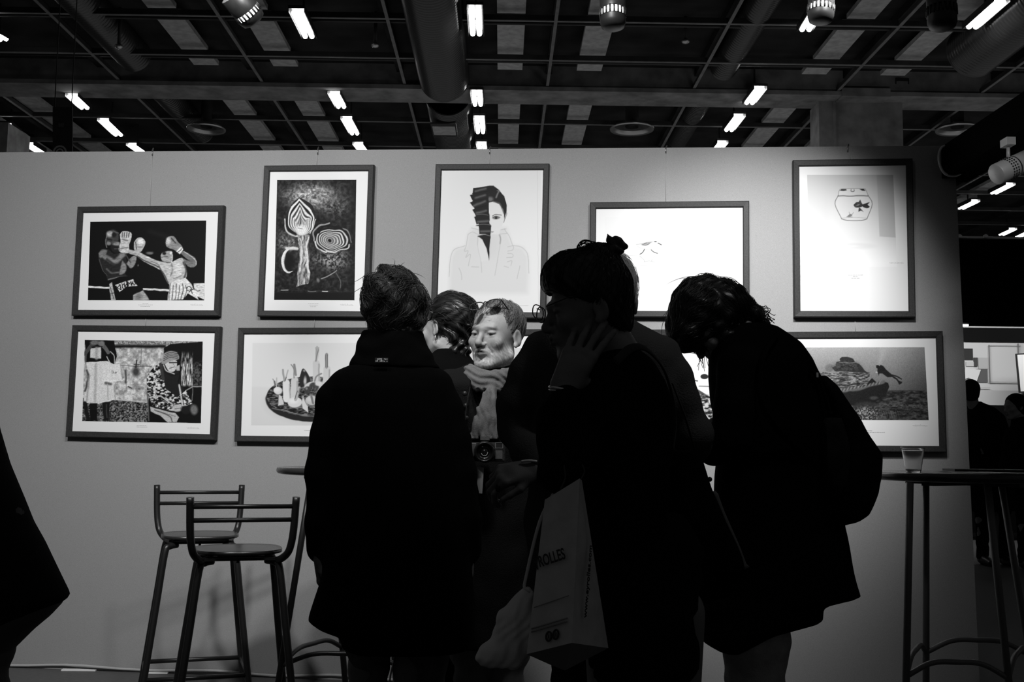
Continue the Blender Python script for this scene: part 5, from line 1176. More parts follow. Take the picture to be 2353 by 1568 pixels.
# hands in their own fine region joined to the wrists
for w, sd in ((U(735, 1268, Y), -1), (U(1074, 1278, Y), 1)):
    V = Vol(axis([(w.x - .09, w.x + .09, .004)]), axis([(Y - .07, Y + .12, .004)]), axis([(w.z - .22, w.z + .06, .004)]))
    T = frame_from(w + Vector((0, .01, 0)), (.12 if sd < 0 else -.05, .25, -1), (sd, .25, 0)); hand_prims(V, T, side=-1 if sd < 0 else 1, curls=(.35, .45, .5, .55), thumb=(.5, .3)); V.cone(w + Vector((0, 0, .05)), w, .028, .026, .01)
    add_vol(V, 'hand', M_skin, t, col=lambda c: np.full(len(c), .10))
V = Vol(axis([(ax_ - .33, ax_ + .34, .0075)]), axis([(Y - .26, Y + .26, .0085)]), axis([(U(900, 1500, Y).z, U(900, 770, Y).z + .02, .0075)]))
V.loft(rows_of(Y, [(1487, 786, 1088, .17), (1470, 784, 1090, .175), (1456, 775, 1091, .175), (1444, 733, 1091, .175), (1426, 708, 1091, .17), (1400, 716, 1091, .165), (1373, 725, 1090, .16), (1330, 739, 1088, .16), (1250, 745, 1080, .155), (1150, 750, 1070, .15), (1050, 757, 1060, .145), (950, 758, 1048, .14), (895, 756, 1040, .13), (868, 765, 1032, .115), (850, 790, 1012, .10), (836, 815, 990, .09), (824, 830, 985, .08)]), .02, win=.012)
V.chain([U(793, 884, Y), U(767, 920, Y), U(758, 1000, Y), U(745, 1090, Y), U(742, 1200, Y), U(741, 1262, Y + .02)], [36 * s, 40 * s, 41 * s, 42 * s, 38 * s, 35 * s], .022)
V.chain([U(1004, 886, Y), U(1022, 940, Y), U(1037, 1010, Y), U(1051, 1090, Y), U(1066, 1190, Y), U(1072, 1264, Y + .02)], [34 * s, 40 * s, 41 * s, 42 * s, 38 * s, 34 * s], .022)
V.disp(folds(.0022, 26, 14, 2)); add_vol(V, 'coat', M_coatblk, t, relax=1)
V = Vol(axis([(ax_ - .18, ax_ + .18, .005)]), axis([(Y - .15, Y + .16, .005)]), axis([(U(900, 850, Y).z, U(900, 745, Y).z, .005)]))      # stand-up collar, open at the top
V.loft(rows_of(Y, [(842, 812, 1000, .095), (820, 822, 988, .088), (800, 826, 976, .084), (782, 833, 970, .082), (770, 838, 966, .08)]), 0, win=.01, shell=.009); V.disp(folds(.002, 60, 60, 3)); add_vol(V, 'coat_collar', M_coatblk, t, relax=1)
V = Vol(axis([(ax_ - .15, ax_ + .16, .004)]), axis([(Y - .14, Y + .16, .004)]), axis([(U(900, 830, Y).z, U(900, 740, Y).z, .004)]))
V.loft(rows_of(Y, [(800, 836, 966, .076), (780, 841, 962, .074), (764, 850, 956, .071), (754, 858, 950, .066)]), 0, win=.01, shell=.007); V.disp(folds(.003, 90, 90, 8))
add_vol(V, 'neck_scarf', vmat('scarf_pattern', .9, .05), t, relax=1, col=lambda c: .02 + .16 * (vnoise(c[:, 0] * 70 + 9, c[:, 2] * 70 + 40, 4, 2) > .52))
hcA = U(911, 702, Y); V = Vol(axis([(hcA.x - .13, hcA.x + .13, .0045)]), axis([(Y - .15, Y + .15, .0045)]), axis([(hcA.z - .13, hcA.z + .13, .0045)]))
RA = TA.to_3x3(); V.ell(TA @ Vector((0, .030, .038)), (.086, .105, .094), 0, RA); V.ell(U(912, 700, Y), (.092, .105, .096), .01); V.ell(U(893, 722, Y - .03), (.068, .07, .075), .02); V.ell(U(936, 690, Y), (.062, .085, .07), .02); V.cone(U(878, 735, Y - .02), U(868, 752, Y - .02), .05, .028, .02); V.cone(U(930, 735, Y - .03), U(925, 762, Y - .03), .05, .03, .02)
V.ell(U(975, 770, Y + .07), (.045, .07, .07), .01, cut=True)
V.disp(lambda X, Yy, Z: .004 * np.sin(X * 95 + 3 * np.sin(Z * 30) + Yy * 30) + .003 * np.sin(Z * 70 + X * 55)); _, co = add_vol(V, 'hair', M_hairB, t)
def flA(p): d = p - U(925, 640, Y - .02); return Vector((d.x * 1.2 + .35 * math.sin(p.z * 60), -.15, -abs(d.z) * 2 - .25))
strands('hair_strands', co, t, M_hairB, flA, 1500, .08, .0010, lift=.009, seed=3, wob=.8, stray=.01)
gA = [U(984, 722, Y + .07), U(985, 735, Y + .075), U(982, 748, Y + .08), U(978, 756, Y + .085), U(972, 752, Y + .09)]
R_ = TA.to_3x3(); lens = [ring(TA @ Vector((sx * .033, -.098, -.006)), R_ @ Vector((1, 0, 0)), R_ @ Vector((0, 0, 1)), .025, .018) for sx in (-1, 1)]
glasses(t, lens, [TA @ Vector((-.009, -.101, -.002)), TA @ Vector((.009, -.101, -.002))], [[TA @ Vector((sx * .058, -.097, 0)), TA @ Vector((sx * .079, -.05, 0)), TA @ Vector((sx * .083, .01, 0))] for sx in (-1, 1)], M_specs, .0023)
b = MB(); o0 = Vector(t.location); p0 = U(877, 828, Y - .118) - o0; b.box(p0, (.041, .003, .015), Matrix.Rotation(.0, 3, 'Y')); tg = b.build('coat_tag', M_blackmetal, t)
b = MB()
for r_ in range(2):
    for k in range(9):
        if (k * 7 + r_) % 5: b.box(p0 + Vector(((k - 4) * .0042, -.002, .0032 - .0064 * r_ + random.uniform(-.0006, .0006))), (random.uniform(.0018, .0036), .0012, random.uniform(.0025, .0048)))
b.build('tag_lettering', mat('tag_metal', .95, .4), tg)
legs_shoes(t, Y, 850, 982, 1487, .066, M_trou, M_shoe)

# ================================================================== B: woman with dark hair and earring behind
Y = 4.15; s = px(Y); bx = U(1030, 900, Y).x
t = person('person with dark wavy hair and an earring, facing left behind the long black coat', bx, Y)
hc = U(1027, 752, Y); TB = head_T(hc, math.radians(-128), .1)
V = Vol(axis([(bx - .25, hc.x - .13, .014), (hc.x - .13, hc.x + .13, .004), (hc.x + .13, bx + .25, .014)]), axis([(Y - .14, Y + .16, .0045)]), axis([(0, hc.z - .16, .016), (hc.z - .16, hc.z + .13, .004)]))
nk = U(1030, 850, Y); head_prims(V, TB, 1.0, male=False, neck=nk); torso_body(V, Y, nk.x, nk.z, .85); add_vol(V, 'body', M_skin, t, col=skin_col(TB, base=.40, lips=.12))
V = Vol(axis([(bx - .28, bx + .28, .01)]), axis([(Y - .2, Y + .2, .01)]), axis([(.25, U(1000, 800, Y).z + .02, .01)]))
V.loft(rows_of(Y, [(1650, 930, 1130, .16), (1300, 935, 1125, .15), (1000, 935, 1125, .14), (880, 940, 1120, .13), (845, 962, 1100, .11), (822, 985, 1082, .09), (806, 1003, 1072, .085)]), 0); V.chain([U(960, 880, Y), U(945, 1050, Y), U(960, 1200, Y + .05)], [.055, .05, .04], .02); V.chain([U(1100, 880, Y), U(1115, 1050, Y), U(1100, 1200, Y + .05)], [.055, .05, .04], .02); V.disp(folds(.003, 30, 22, 5)); add_vol(V, 'coat', M_coatblk, t)
V = Vol(axis([(hc.x - .13, hc.x + .15, .0045)]), axis([(Y - .16, Y + .16, .0045)]), axis([(hc.z - .19, hc.z + .16, .0045)]))
RB = TB.to_3x3(); V.ell(TB @ Vector((0, .034, .034)), (.087, .106, .094), 0, RB); V.ell(U(1035, 722, Y), (.080, .095, .086), .01); V.ell(TB @ Vector((0, -.108, -.03)), (.085, .06, .095), .008, RB, cut=True); V.ell(TB @ Vector((-.082, -.02, -.02)), (.03, .042, .05), .008, RB, cut=True); V.ell(U(1055, 762, Y - .03), (.050, .07, .062), .025); V.ell(U(1052, 800, Y - .03), (.046, .055, .055), .02)
V.ell(U(992, 770, Y - .035), (.030, .06, .055), .008, cut=True); V.disp(lambda X, Yy, Z: np.where(Z < hc.z + .0, .006, .0015) * np.sin(X * 120 + 3 * np.sin(Z * 60) + Yy * 80) + np.where(Z < hc.z, .004, .0) * np.sin(Z * 140 + X * 90)); _, co = add_vol(V, 'hair', M_hairD, t)
strands('hair_strands', co, t, M_hairD, lambda p: Vector((.8, 0, -.35)) if p.z > hc.z else Vector((.25 * math.sin(p.z * 150), 0, -1)), 700, .07, .0009, lift=.005, seed=5, wob=.5)
ec = U(1001, 770, Y - .07) - Vector(t.location); b = MB(); b.tube([ec + Vector((0, 0, .004)), ec - Vector((0, 0, .014)), ec - Vector((0, 0, .022))], [.0012, .0035, .0015], 8); b.build('earring', mat('earring_silver', .8, .2, metal=.9), t)

# ================================================================== P: bearded man with scarf, facing the viewer
Y = 3.85; s = px(Y); pxx = U(1120, 1000, Y).x
t = person('person with short grey beard, glasses pushed up on the head and a grey scarf', pxx, Y)
hc = U(1139, 771, Y); TP = head_T(hc, math.radians(-31), .02, math.radians(2.5)); HSC = 1.04
V = Vol(axis([(pxx - .3, hc.x - .125, .012), (hc.x - .125, hc.x + .115, .0024), (hc.x + .115, pxx + .34, .012)]), axis([(Y - .35, Y - .14, .012), (Y - .14, Y + .12, .0026), (Y + .12, Y + .2, .012)]), axis([(0, hc.z - .17, .016), (hc.z - .17, hc.z + .135, .0024)]))
nk = U(1132, 872, Y + .02); head_prims(V, TP, HSC, neck=nk, jaw=1.08, nose=1.02); torso_body(V, Y, nk.x, nk.z, .88)
g = lambda x, y, z: TP @ (Vector((x, y, z)) * HSC)
for sx in (-1, 1):       # pouches, cheek folds and brow furrows of an older face
    V.cone(g(sx * .022, -.083, -.014), g(sx * .043, -.074, -.012), .0035, .003, .004); V.cone(g(sx * .020, -.090, -.040), g(sx * .034, -.078, -.064), .0022, .0022, .007, cut=True); V.cone(g(sx * .020, -.084, -.0195), g(sx * .044, -.074, -.017), .0012, .001, .003, cut=True)
V.cone(g(-.006, -.089, .020), g(-.007, -.089, .030), .0011, .0008, .003, cut=True)
for z_ in (.042, .052): V.cone(g(-.03, -.078, z_), g(.03, -.078, z_), .0009, .0009, .003, cut=True)
add_vol(V, 'body', M_skin, t, relax=1, col=skin_col(TP, HSC, base=.40, beard=.60, brow=.03, lips=.12)); eyes(TP, HSC, t, look=.3)
V = Vol(axis([(pxx - .30, pxx + .32, .008)]), axis([(Y - .24, Y + .2, .008)]), axis([(.30, U(1100, 830, Y).z + .02, .008)]))
V.loft(rows_of(Y, [(1480, 1000, 1225, .15), (1300, 995, 1235, .15), (1100, 1005, 1240, .14), (950, 1015, 1240, .135), (885, 1010, 1235, .13), (862, 1030, 1215, .10, .02), (845, 1060, 1190, .08, .04), (834, 1085, 1175, .06, .05)]), 0); V.chain([U(1030, 885, Y), U(1012, 960, Y), U(1015, 1080, Y - .03), U(1075, 1120, Y - .16)], [.058, .056, .05, .042], .02); V.chain([U(1210, 885, Y), U(1225, 990, Y), U(1225, 1090, Y)], [.058, .055, .05], .02)
V.ell(U(1120, 880, Y - .12), (.055, .065, .15), .015, cut=True); V.disp(folds(.003, 34, 26, 7)); add_vol(V, 'jacket', M_greyjk, t, relax=1)
b = MB(); o0 = Vector(t.location)      # jacket front edge with buttons
for k in range(6): b.lathe([(.0, -.003), (.008, -.003), (.009, 0), (.0, .002)], U(1068 + k * 2, 905 + k * 28, Y - .152) - o0, n=12, axis=(0, 1, 0))
b.build('jacket_buttons', M_blackmetal, t)
# scarf: wrap and hanging end
V = Vol(axis([(hc.x - .17, hc.x + .15, .004)]), axis([(Y - .23, Y + .14, .004)]), axis([(U(1100, 1025, Y).z, U(1100, 820, Y).z, .004)]))
rw = []
for i, (cx_, cy_, rx_, a0) in enumerate(((1131, 866, 58, 0), (1129, 877, 50, .5), (1135, 852, 55, .9))):
    P = [U(cx_, cy_, Y - .01) + Vector((math.cos(a) * rx_ * s, math.sin(a) * (.105 if math.sin(a) < 0 else .08), -.010 * math.cos(a) * 0 + (.026 * math.sin(a) if math.sin(a) < 0 else .01 * math.sin(a)))) for a in np.linspace(0, 2 * PI, 22)]
    V.chain(P, [.021 + .004 * math.sin(k * 1.1 + a0) for k in range(22)], .008)
V.chain([U(1130, 892, Y - .13), U(1122, 905, Y - .155), U(1110, 940, Y - .165), U(1098, 975, Y - .165), U(1088, 1004, Y - .16)], [.008, .013, .017, .018, .015], .016, sc=(1, .55, 1)); V.chain([U(1131, 892, Y - .13), U(1126, 920, Y - .16), U(1120, 960, Y - .165), U(1114, 1004, Y - .16)], [.010, .015, .019, .019], .014, sc=(1, .55, 1)); V.chain([U(1133, 893, Y - .12), U(1136, 925, Y - .155), U(1135, 960, Y - .16), U(1136, 1004, Y - .155)], [.010, .014, .018, .017], .014, sc=(1, .55, 1))
V.disp(lambda X, Yy, Z: .0030 * np.sin((X - hc.x) * 300 + (Z - hc.z) * 60 + 1.5 * np.sin(Z * 70)) * np.where(Z < U(1100, 895, Y).z, 1, .0) + .0022 * np.sin(Z * 270 + X * 90 + 2 * np.sin(X * 60)) * np.where(Z >= U(1100, 895, Y).z, 1, 0.0)); V.half(U(1110, 1010, Y), (0, 0, -1)); add_vol(V, 'scarf', M_scarf, t)
# hair
V = Vol(axis([(hc.x - .12, hc.x + .12, .0038)]), axis([(Y - .14, Y + .14, .0038)]), axis([(hc.z - .06, hc.z + .15, .0038)])); R_ = TP.to_3x3()
V.ell(g(0, .028, .040), (.082 * HSC, .100 * HSC, .086 * HSC), 0, R_); V.ell(g(0, -.085, -.005), (.075, .060, .077), .008, R_, cut=True); V.ell(g(0, -.02, -.075), (.11, .085, .085), .01, R_, cut=True); V.ell(g(.055, -.07, .045), (.03, .035, .03), .01, R_, cut=True)
V.disp(lambda X, Yy, Z: .0015 * np.sin(X * 160 + Yy * 140)); _, co = add_vol(V, 'hair', M_hairG, t)
cr = g(0, .05, .13)
strands('hair_strands', co, t, M_hairG, lambda p: (p - cr) + (R_ @ Vector((.35, -.5, 0))) * .05, 900, .05, .0008, lift=.004, seed=9, wob=.5, stray=.01)
strands('hair_strands', co, t, M_hairGd, lambda p: (p - cr) + (R_ @ Vector((.2, -.6, 0))) * .05, 420, .05, .0008, lift=.004, seed=10, wob=.6, stray=.01)
# glasses on top of the head
ux = (U(1133, 697, Y - .10) - U(1094, 704, Y - .11)).normalized(); uz = Vector((.05, .55, .8)).normalized()
l1 = ring(U(1095, 704, Y - .095), ux, uz, .0245, .017); l2 = ring(U(1134, 697, Y - .085), ux, uz, .0250, .018)
glasses(t, [l1, l2], [U(1110, 698, Y - .095), U(1115, 693, Y - .095), U(1119, 696, Y - .09)], [[U(1152, 690, Y - .08), U(1168, 712, Y - .05), U(1182, 740, Y - .01), U(1190, 768, Y + .03)], [U(1080, 712, Y - .09), U(1078, 730, Y - .04), U(1082, 745, Y + .02)]], M_specs, .0019)
# right hand holding the leaflet (mostly hidden)
legs_shoes(t, Y, 1085, 1165, 1487, .075, M_troug, M_shoe, toe=-1)
# camera hanging from his neck
cc = U(1118, 1036, Y - .21); cam_t = thing('camera', 'vintage style camera with black lens hanging in front of the grey scarf', 'camera', cc)
M_camtop = mat('camera_silver', .12, .4, metal=.3, spec=.5, noise=.2, nscale=300); M_camblk = mat('camera_leather', .012, .5, spec=.5, bump=.4, bscale=500); M_lens = mat('lens_glass', .01, .05, spec=.9)
b = MB(); b.box((0, 0, -.004), (.125, .034, .064)); b.build('camera_body', M_camblk, cam_t, bevel=.004)
b = MB(); b.box((.0, .0, .036), (.02, .02, .004)); b.box((.041, -.0185, .0), (.026, .004, .055)); b.box((-.045, -.0185, .002), (.022, .004, .045)); b.build('metal_trim', M_camtop, cam_t, bevel=.0015)
b = MB(); b.box((.042, -.020, .018), (.022, .004, .016)); b.box((.042, -.0225, .018), (.0235, .001, .0175)); b.build('viewfinder', M_blackmetal, cam_t)
b = MB()
for dx, dz, w, h in ((0, .009, .025, .0016), (0, -.009, .025, .0016), (-.012, 0, .0016, .018), (.012, 0, .0016, .018)): b.box((.042 + dx, -.0238, .018 + dz), (w, .001, h))
b.build('viewfinder_rim', mat('rim_light', .4, .3, metal=.5), cam_t)
b = MB(); b.lathe([(.036, 0), (.036, .012), (.033, .02), (.033, .044), (.030, .047), (.027, .045), (.024, .034), (.014, .028), (.013, .030)], (-.006, -.017, -.004), n=40, axis=(0, -1, 0)); b.build('lens_barrel', mat('lens_black', .01, .25, spec=.6), cam_t)
b = MB(); b.lathe([(.016, .030), (.012, .034), (.006, .0365), (.0, .037)], (-.006, -.017, -.004), n=32, axis=(0, -1, 0)); b.build('lens_glass', M_lens, cam_t)
b = MB(); b.tube([Vector((-.006 + math.cos(a) * .0105, -.056, -.006 + math.sin(a) * .0105)) for a in np.linspace(-2.9, .1, 14)], .0011, 6); b.tube([Vector((-.013, -.055, .012)), Vector((-.012, -.055, .014))], .0022, 6); b.build('lens_ring', mat('ring_light', .7, .2, metal=.4), cam_t)
b = MB(); b.lathe([(.0, 0), (.008, 0), (.009, .006), (.007, .009), (0, .009)], (-.048, 0, .037), n=20); b.lathe([(.0, 0), (.006, 0), (.006, .008), (0, .008)], (.048, 0, .037), n=16); b.box((-.006, 0, .041), (.03, .03, .012)); b.build('dial', M_camtop, cam_t)
for sx, q in ((-1, U(1080, 890, Y - .14)), (1, U(1165, 890, Y - .14))):
    b = MB(); a = Vector((sx * .064, 0, .02)); b.tube(bez([a, a.lerp(q - cc, .5) + Vector((sx * .01, -.03, 0)), q - cc], 6), .004, 8, flat=.4); b.build('strap', M_camblk, cam_t); b = MB(); b.tube([a + Vector((-.003 * sx, -.004, 0)), a + Vector((.005 * sx, -.004, .003))], .0035, 8); b.build('strap_lug', mat('ring_light', .7), cam_t)
lp = U(1102, 1104, Y - .19); b = MB(); o_ = [U(1092, 1073, Y - .2), U(1112, 1075, Y - .19), U(1108, 1135, Y - .19), U(1101, 1134, Y - .2), U(1094, 1100, Y - .2)]; b.prism([p - lp for p in reversed(o_)], (.0, .004, 0)); o = b.build('leaflet', mat('leaflet_white', .95, .7)); o.location = lp; tag(o, 'bright white folded leaflet below the camera, held between the two dark coats', 'leaflet')
b = MB(); b.tube(bez([U(1103, 1084, Y - .203) - lp, U(1106, 1090, Y - .201) - lp, U(1105, 1098, Y - .201) - lp], 4), .0013, 6); b.build('leaflet_print', mat('leaflet_gloss', .95, .5), o)

# ================================================================== C: man in grey jacket seen from behind, behind the woman with the hair clip
Y = 2.88; s = px(Y); cxx = U(1385, 1000, Y).x
t = person('broad person in a dark jacket seen from behind, silver hair mostly hidden', cxx, Y)
hc = U(1392, 690, Y); TC = head_T(hc, math.radians(168), .08)
V = Vol(axis([(cxx - .33, hc.x - .11, .008), (hc.x - .11, hc.x + .11, .004), (hc.x + .11, cxx + .34, .014)]), axis([(Y - .26, Y - .13, .008), (Y - .13, Y + .14, .0045), (Y + .14, Y + .3, .012)]), axis([(0, U(1150, 1150, Y).z, .014), (U(1150, 1150, Y).z, U(1150, 1030, Y).z, .004), (U(1150, 1030, Y).z, hc.z - .15, .012), (hc.z - .15, hc.z + .13, .004)]))
nk = U(1395, 770, Y); head_prims(V, TC, 1.0, neck=nk); torso_body(V, Y, nk.x, nk.z, .88)
w = U(1228, 1078, Y - .14); V.chain([nk + Vector((-.1, 0, -.04)), U(1215, 860, Y), U(1182, 975, Y), w], [.05, .048, .036, .027], .02); V.chain([nk + Vector((.1, 0, -.04)), U(1530, 860, Y), U(1580, 1000, Y), U(1600, 1010, Y + .2)], [.05, .048, .036, .027], .02)
add_vol(V, 'body', M_skin, t, col=skin_col(TC, base=.34))
V = Vol(axis([(w.x - .14, w.x + .04, .0035)]), axis([(w.y - .08, w.y + .08, .0035)]), axis([(w.z - .13, w.z + .07, .0035)]))
T = frame_from(w, (-1, -.25, -.22), (-.15, -.75, .9)); hand_prims(V, T, side=-1, curls=(.75, .85, .8, .8), spread=.03, thumb=(.6, .5), s=.98); V.cone(w + Vector((.03, .03, .02)), w, .028, .026, .01); add_vol(V, 'hand', M_skin, t, col=lambda c: np.full(len(c), .13))
b = MB(); nt_ = U(1144, 1122, Y - .2) - Vector(t.location); b.ball(nt_, .0085, scale=(.8, .6, 1.25)); b.build('fingertip', vmat('skin', .55), t); me = t.children[-1].data; set_col(me, np.full(len(me.vertices), .42))
V = Vol(axis([(cxx - .34, cxx + .36, .008)]), axis([(Y - .28, Y + .28, .009)]), axis([(U(1300, 1400, Y).z, U(1300, 725, Y).z, .008)]))
V.loft(rows_of(Y, [(1390, 1212, 1530, .15), (1200, 1206, 1530, .145), (1000, 1222, 1540, .14), (880, 1222, 1552, .14), (820, 1212, 1556, .13), (785, 1222, 1545, .115), (765, 1240, 1515, .10), (752, 1290, 1488, .09), (742, 1330, 1466, .08), (732, 1345, 1450, .075)]), 0, win=.02)
V.chain([U(1238, 800, Y), U(1212, 860, Y), U(1190, 930, Y), U(1186, 990, Y), U(1210, 1035, Y - .09), U(1238, 1068, Y - .13)], [36 * s, 41 * s, 44 * s, 42 * s, 34 * s, 30 * s], .02)
V.chain([U(1530, 815, Y), U(1548, 860, Y), U(1568, 930, Y), U(1590, 1000, Y), U(1592, 1025, Y + .06), U(1600, 1020, Y + .2)], [38 * s, 40 * s, 42 * s, 45 * s, 40 * s, 34 * s], .02)
V.disp(folds(.003, 30, 24, 12)); add_vol(V, 'jacket', mat('charcoal_jacket', 0.055, 0.95, spec=0.05, bump=.4, bscale=260), t, relax=1)
b = MB(); o0 = Vector(t.location); b.tube(bez([U(1198, 1061, Y - .16) - o0, U(1215, 1059, Y - .165) - o0, U(1234, 1061, Y - .165) - o0], 4), .0045, 8, flat=.7); b.build('shirt_cuff', mat('white_shirt', .7, .8), t)
V = Vol(axis([(hc.x - .12, hc.x + .12, .0045)]), axis([(Y - .14, Y + .14, .0045)]), axis([(hc.z - .12, hc.z + .14, .0045)])); V.ell(TC @ Vector((0, .030, .040)), (.085, .104, .093), 0, TC.to_3x3()); V.ell(U(1392, 670, Y), (.084, .1, .09), .01); V.ell(U(1390, 700, Y - .03), (.07, .065, .07), .02); V.ell(U(1400, 720, Y + .12), (.12, .06, .12), .01, cut=True); V.disp(lambda X, Yy, Z: .002 * np.sin(X * 130 + Z * 60)); _, co = add_vol(V, 'hair', mat('silver_hair', .42, .5, noise=.3, nscale=200), t)
strands('hair_strands', co, t, mat('silver_hair', .42), lambda p: Vector((.3, 0, -1)), 420, .05, .0008, lift=.005, seed=19, wob=.6, stray=.03)
legs_shoes(t, Y, 1330, 1440, 1420, .075, M_coat2, M_shoe, res=.014)

# ================================================================== D: woman in profile with hand at her neck
Y = 2.45; s = px(Y); dx_ = U(1430, 1000, Y).x
t = person('person in profile with glasses and a hair clip, one hand held to the neck', dx_, Y)
hc = U(1353, 712, Y); TD = head_T(hc, math.radians(-84), math.radians(8)); 
wz = U(1296, 893, Y - .12)
V = Vol(axis([(dx_ - .24, hc.x - .125, .008), (hc.x - .125, hc.x + .12, .0032), (hc.x + .12, dx_ + .2, .012)]), axis([(Y - .23, Y + .13, .0034), (Y + .13, Y + .22, .012)]), axis([(0, wz.z - .04, .013), (wz.z - .04, hc.z + .13, .0032)]))
nk = U(1415, 830, Y); head_prims(V, TD, .96, male=False, neck=nk, ears=(1,), jaw=.95); torso_body(V, Y, nk.x, nk.z, .78, hx=U(1480, 1400, Y).x); V.cone(U(1372, 750, Y), nk, .052, .058, .02)
V.chain([U(1425, 895, Y - .05), U(1385, 950, Y - .11), U(1290, 1080, Y - .155), U(1286, 960, Y - .14), wz], [.035, .030, .028, .026, .026], .01)
hd = (U(1362, 755, Y - .085) - wz).normalized(); T = frame_from(wz, hd, (-.25, -1, .1)); hand_prims(V, T, side=1, curls=(.10, .12, .14, .2), spread=.11, thumb=(1.0, .35), s=.98)
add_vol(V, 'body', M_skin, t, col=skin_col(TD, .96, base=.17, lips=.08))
V = Vol(axis([(dx_ - .24, dx_ + .2, .0065)]), axis([(Y - .26, Y + .24, .008)]), axis([(U(1450, 1535, Y).z, U(1400, 795, Y).z, .0065)]))
V.loft(rows_of(Y, [(1531, 1352, 1588, .165), (1500, 1350, 1596, .165), (1464, 1350, 1596, .165), (1417, 1350, 1590, .16), (1362, 1348, 1576, .155), (1308, 1345, 1562, .15), (1253, 1338, 1540, .14), (1181, 1330, 1531, .135), (1100, 1322, 1535, .14), (1037, 1318, 1541, .145), (979, 1312, 1545, .15), (922, 1310, 1540, .15), (880, 1318, 1528, .14), (850, 1335, 1508, .125), (830, 1350, 1496, .11), (815, 1368, 1484, .09), (806, 1380, 1466, .07)]), 0, win=.015)
V.chain([U(1420, 880, Y - .09), U(1370, 950, Y - .13), U(1320, 1040, Y - .155), U(1287, 1085, Y - .16)], [50 * s, 52 * s, 50 * s, 45 * s], .02); V.chain([U(1287, 1085, Y - .16), U(1283, 1020, Y - .15), U(1284, 960, Y - .14), U(1297, 908, Y - .125)], [46 * s, 46 * s, 45 * s, 33 * s], .015)
V.disp(folds(.0025, 45, 34, 21)); V.half(U(1296, 897, Y - .12), (-.25, 0, 1)) if False else None; add_vol(V, 'sweater', M_knit, t, relax=1)
b = MB(); o0 = Vector(t.location); P = []
for a in np.linspace(0, 2 * PI, 25): P.append(wz + hd * -.004 + Vector((math.cos(a) * .030, math.sin(a) * .029, -.006 * math.cos(a))) - o0)
b.tube(P, .0032, 8, closed=False); b.tube([p - Vector((0, 0, .006)) for p in P], .0022, 8); b.build('bracelet', mat('bracelet_silver', .75, .25, metal=.7), t)
V = Vol(axis([(hc.x - .12, hc.x + .13, .004)]), axis([(Y - .14, Y + .13, .004)]), axis([(hc.z - .11, hc.z + .17, .004)])); R_ = TD.to_3x3(); g = lambda x, y, z: TD @ (Vector((x, y, z)) * .96)
V.ell(U(1352, 662, Y), (.094, .083, .086), 0); V.ell(U(1392, 680, Y), (.058, .078, .088), .02); V.ell(U(1300, 640, Y), (.055, .07, .055), .025); V.ell(U(1405, 720, Y), (.042, .055, .05), .02); V.ell(U(1412, 748, Y), (.034, .052, .034), .02); V.ell(U(1370, 590, Y), (.036, .035, .030), .015); V.ell(U(1395, 600, Y), (.030, .035, .035), .012)
V.ell(U(1272, 745, Y), (.065, .11, .072), .01, cut=True); V.ell(U(1325, 740, Y - .07), (.045, .05, .05), .01, cut=True); V.ell(U(1330, 790, Y), (.06, .1, .05), .01, cut=True); V.disp(lambda X, Yy, Z: .0012 * np.sin((X + Z) * 240 + Yy * 60)); _, co = add_vol(V, 'hair', M_hairD, t)
bun = U(1385, 590, Y); strands('hair_strands', co, t, M_hairD, lambda p: (bun - p), 700, .10, .0009, lift=.003, seed=23, wob=.2, stray=.0)
b = MB()
for k in range(9):
    r = random.Random(k); c = U(1352 + r.uniform(-12, 14), 572 + r.uniform(-6, 6), Y - .02 + r.uniform(-.02, .02)); rr = .016 + r.uniform(0, .008); P = [c + Vector((math.cos(a) * rr, r.uniform(-.004, .004), math.sin(a) * rr * .9)) - o0 for a in np.linspace(-.3, PI + .3, 14)]; b.tube(P, .0012, 5)
b.build('loose_bun_strands', M_hairD, t)
# hair clip
V = Vol(axis([(U(1385, 560, Y).x, U(1455, 560, Y).x, .0022)]), axis([(Y - .045, Y + .03, .0025)]), axis([(U(1400, 600, Y).z, U(1400, 525, Y).z, .0022)]))
V.chain([U(1396, 538, Y), U(1401, 552, Y), U(1410, 566, Y)], [.0015, .008, .012], .004); V.chain([U(1410, 562, Y), U(1420, 556, Y), U(1430, 566, Y), U(1438, 567, Y)], [.012, .011, .010, .006], .004); V.ell(U(1414, 549, Y), (.007, .01, .007), .004); V.ell(U(1420, 578, Y), (.012, .014, .010), .006); V.chain([U(1398, 590, Y - .02), U(1412, 572, Y - .02), U(1430, 578, Y - .02)], [.008, .010, .005], .004); add_vol(V, 'hair_clip', M_blackmetal, t)
b = MB()
for a, c in (((1432, 608), (1436, 622)), ((1437, 626), (1440, 644)), ((1410, 600), (1418, 610)), ((1402, 592), (1408, 597))): b.tube([U(*a, Y - .055) - o0, U(*c, Y - .05) - o0], .0012, 6)
b.build('clip_prong', mat('clip_shine', .35, .2, spec=.8), t)
gl = []
e1 = TD @ Vector((.031, -.105, -.012)); 
lens = [ring(U(1243, 724, Y - .035), (U(1256, 735, Y - .05) - U(1228, 722, Y - .0)).normalized(), Vector((.12, .1, 1)).normalized(), .020, .017), ring(U(1236, 718, Y + .035), (U(1256, 735, Y + .03) - U(1222, 716, Y + .07)).normalized(), Vector((.12, .1, 1)).normalized(), .020, .016)]
glasses(t, lens, [U(1240, 712, Y - .012), U(1234, 710, Y + .0), U(1236, 711, Y + .014)], [[U(1255, 704, Y - .055), U(1290, 690, Y - .075), U(1312, 682, Y - .078), U(1325, 690, Y - .078)]], M_specs, .0013)
legs_shoes(t, Y, 1440, 1520, 1500, .078, M_coat2, M_shoe, res=.014)
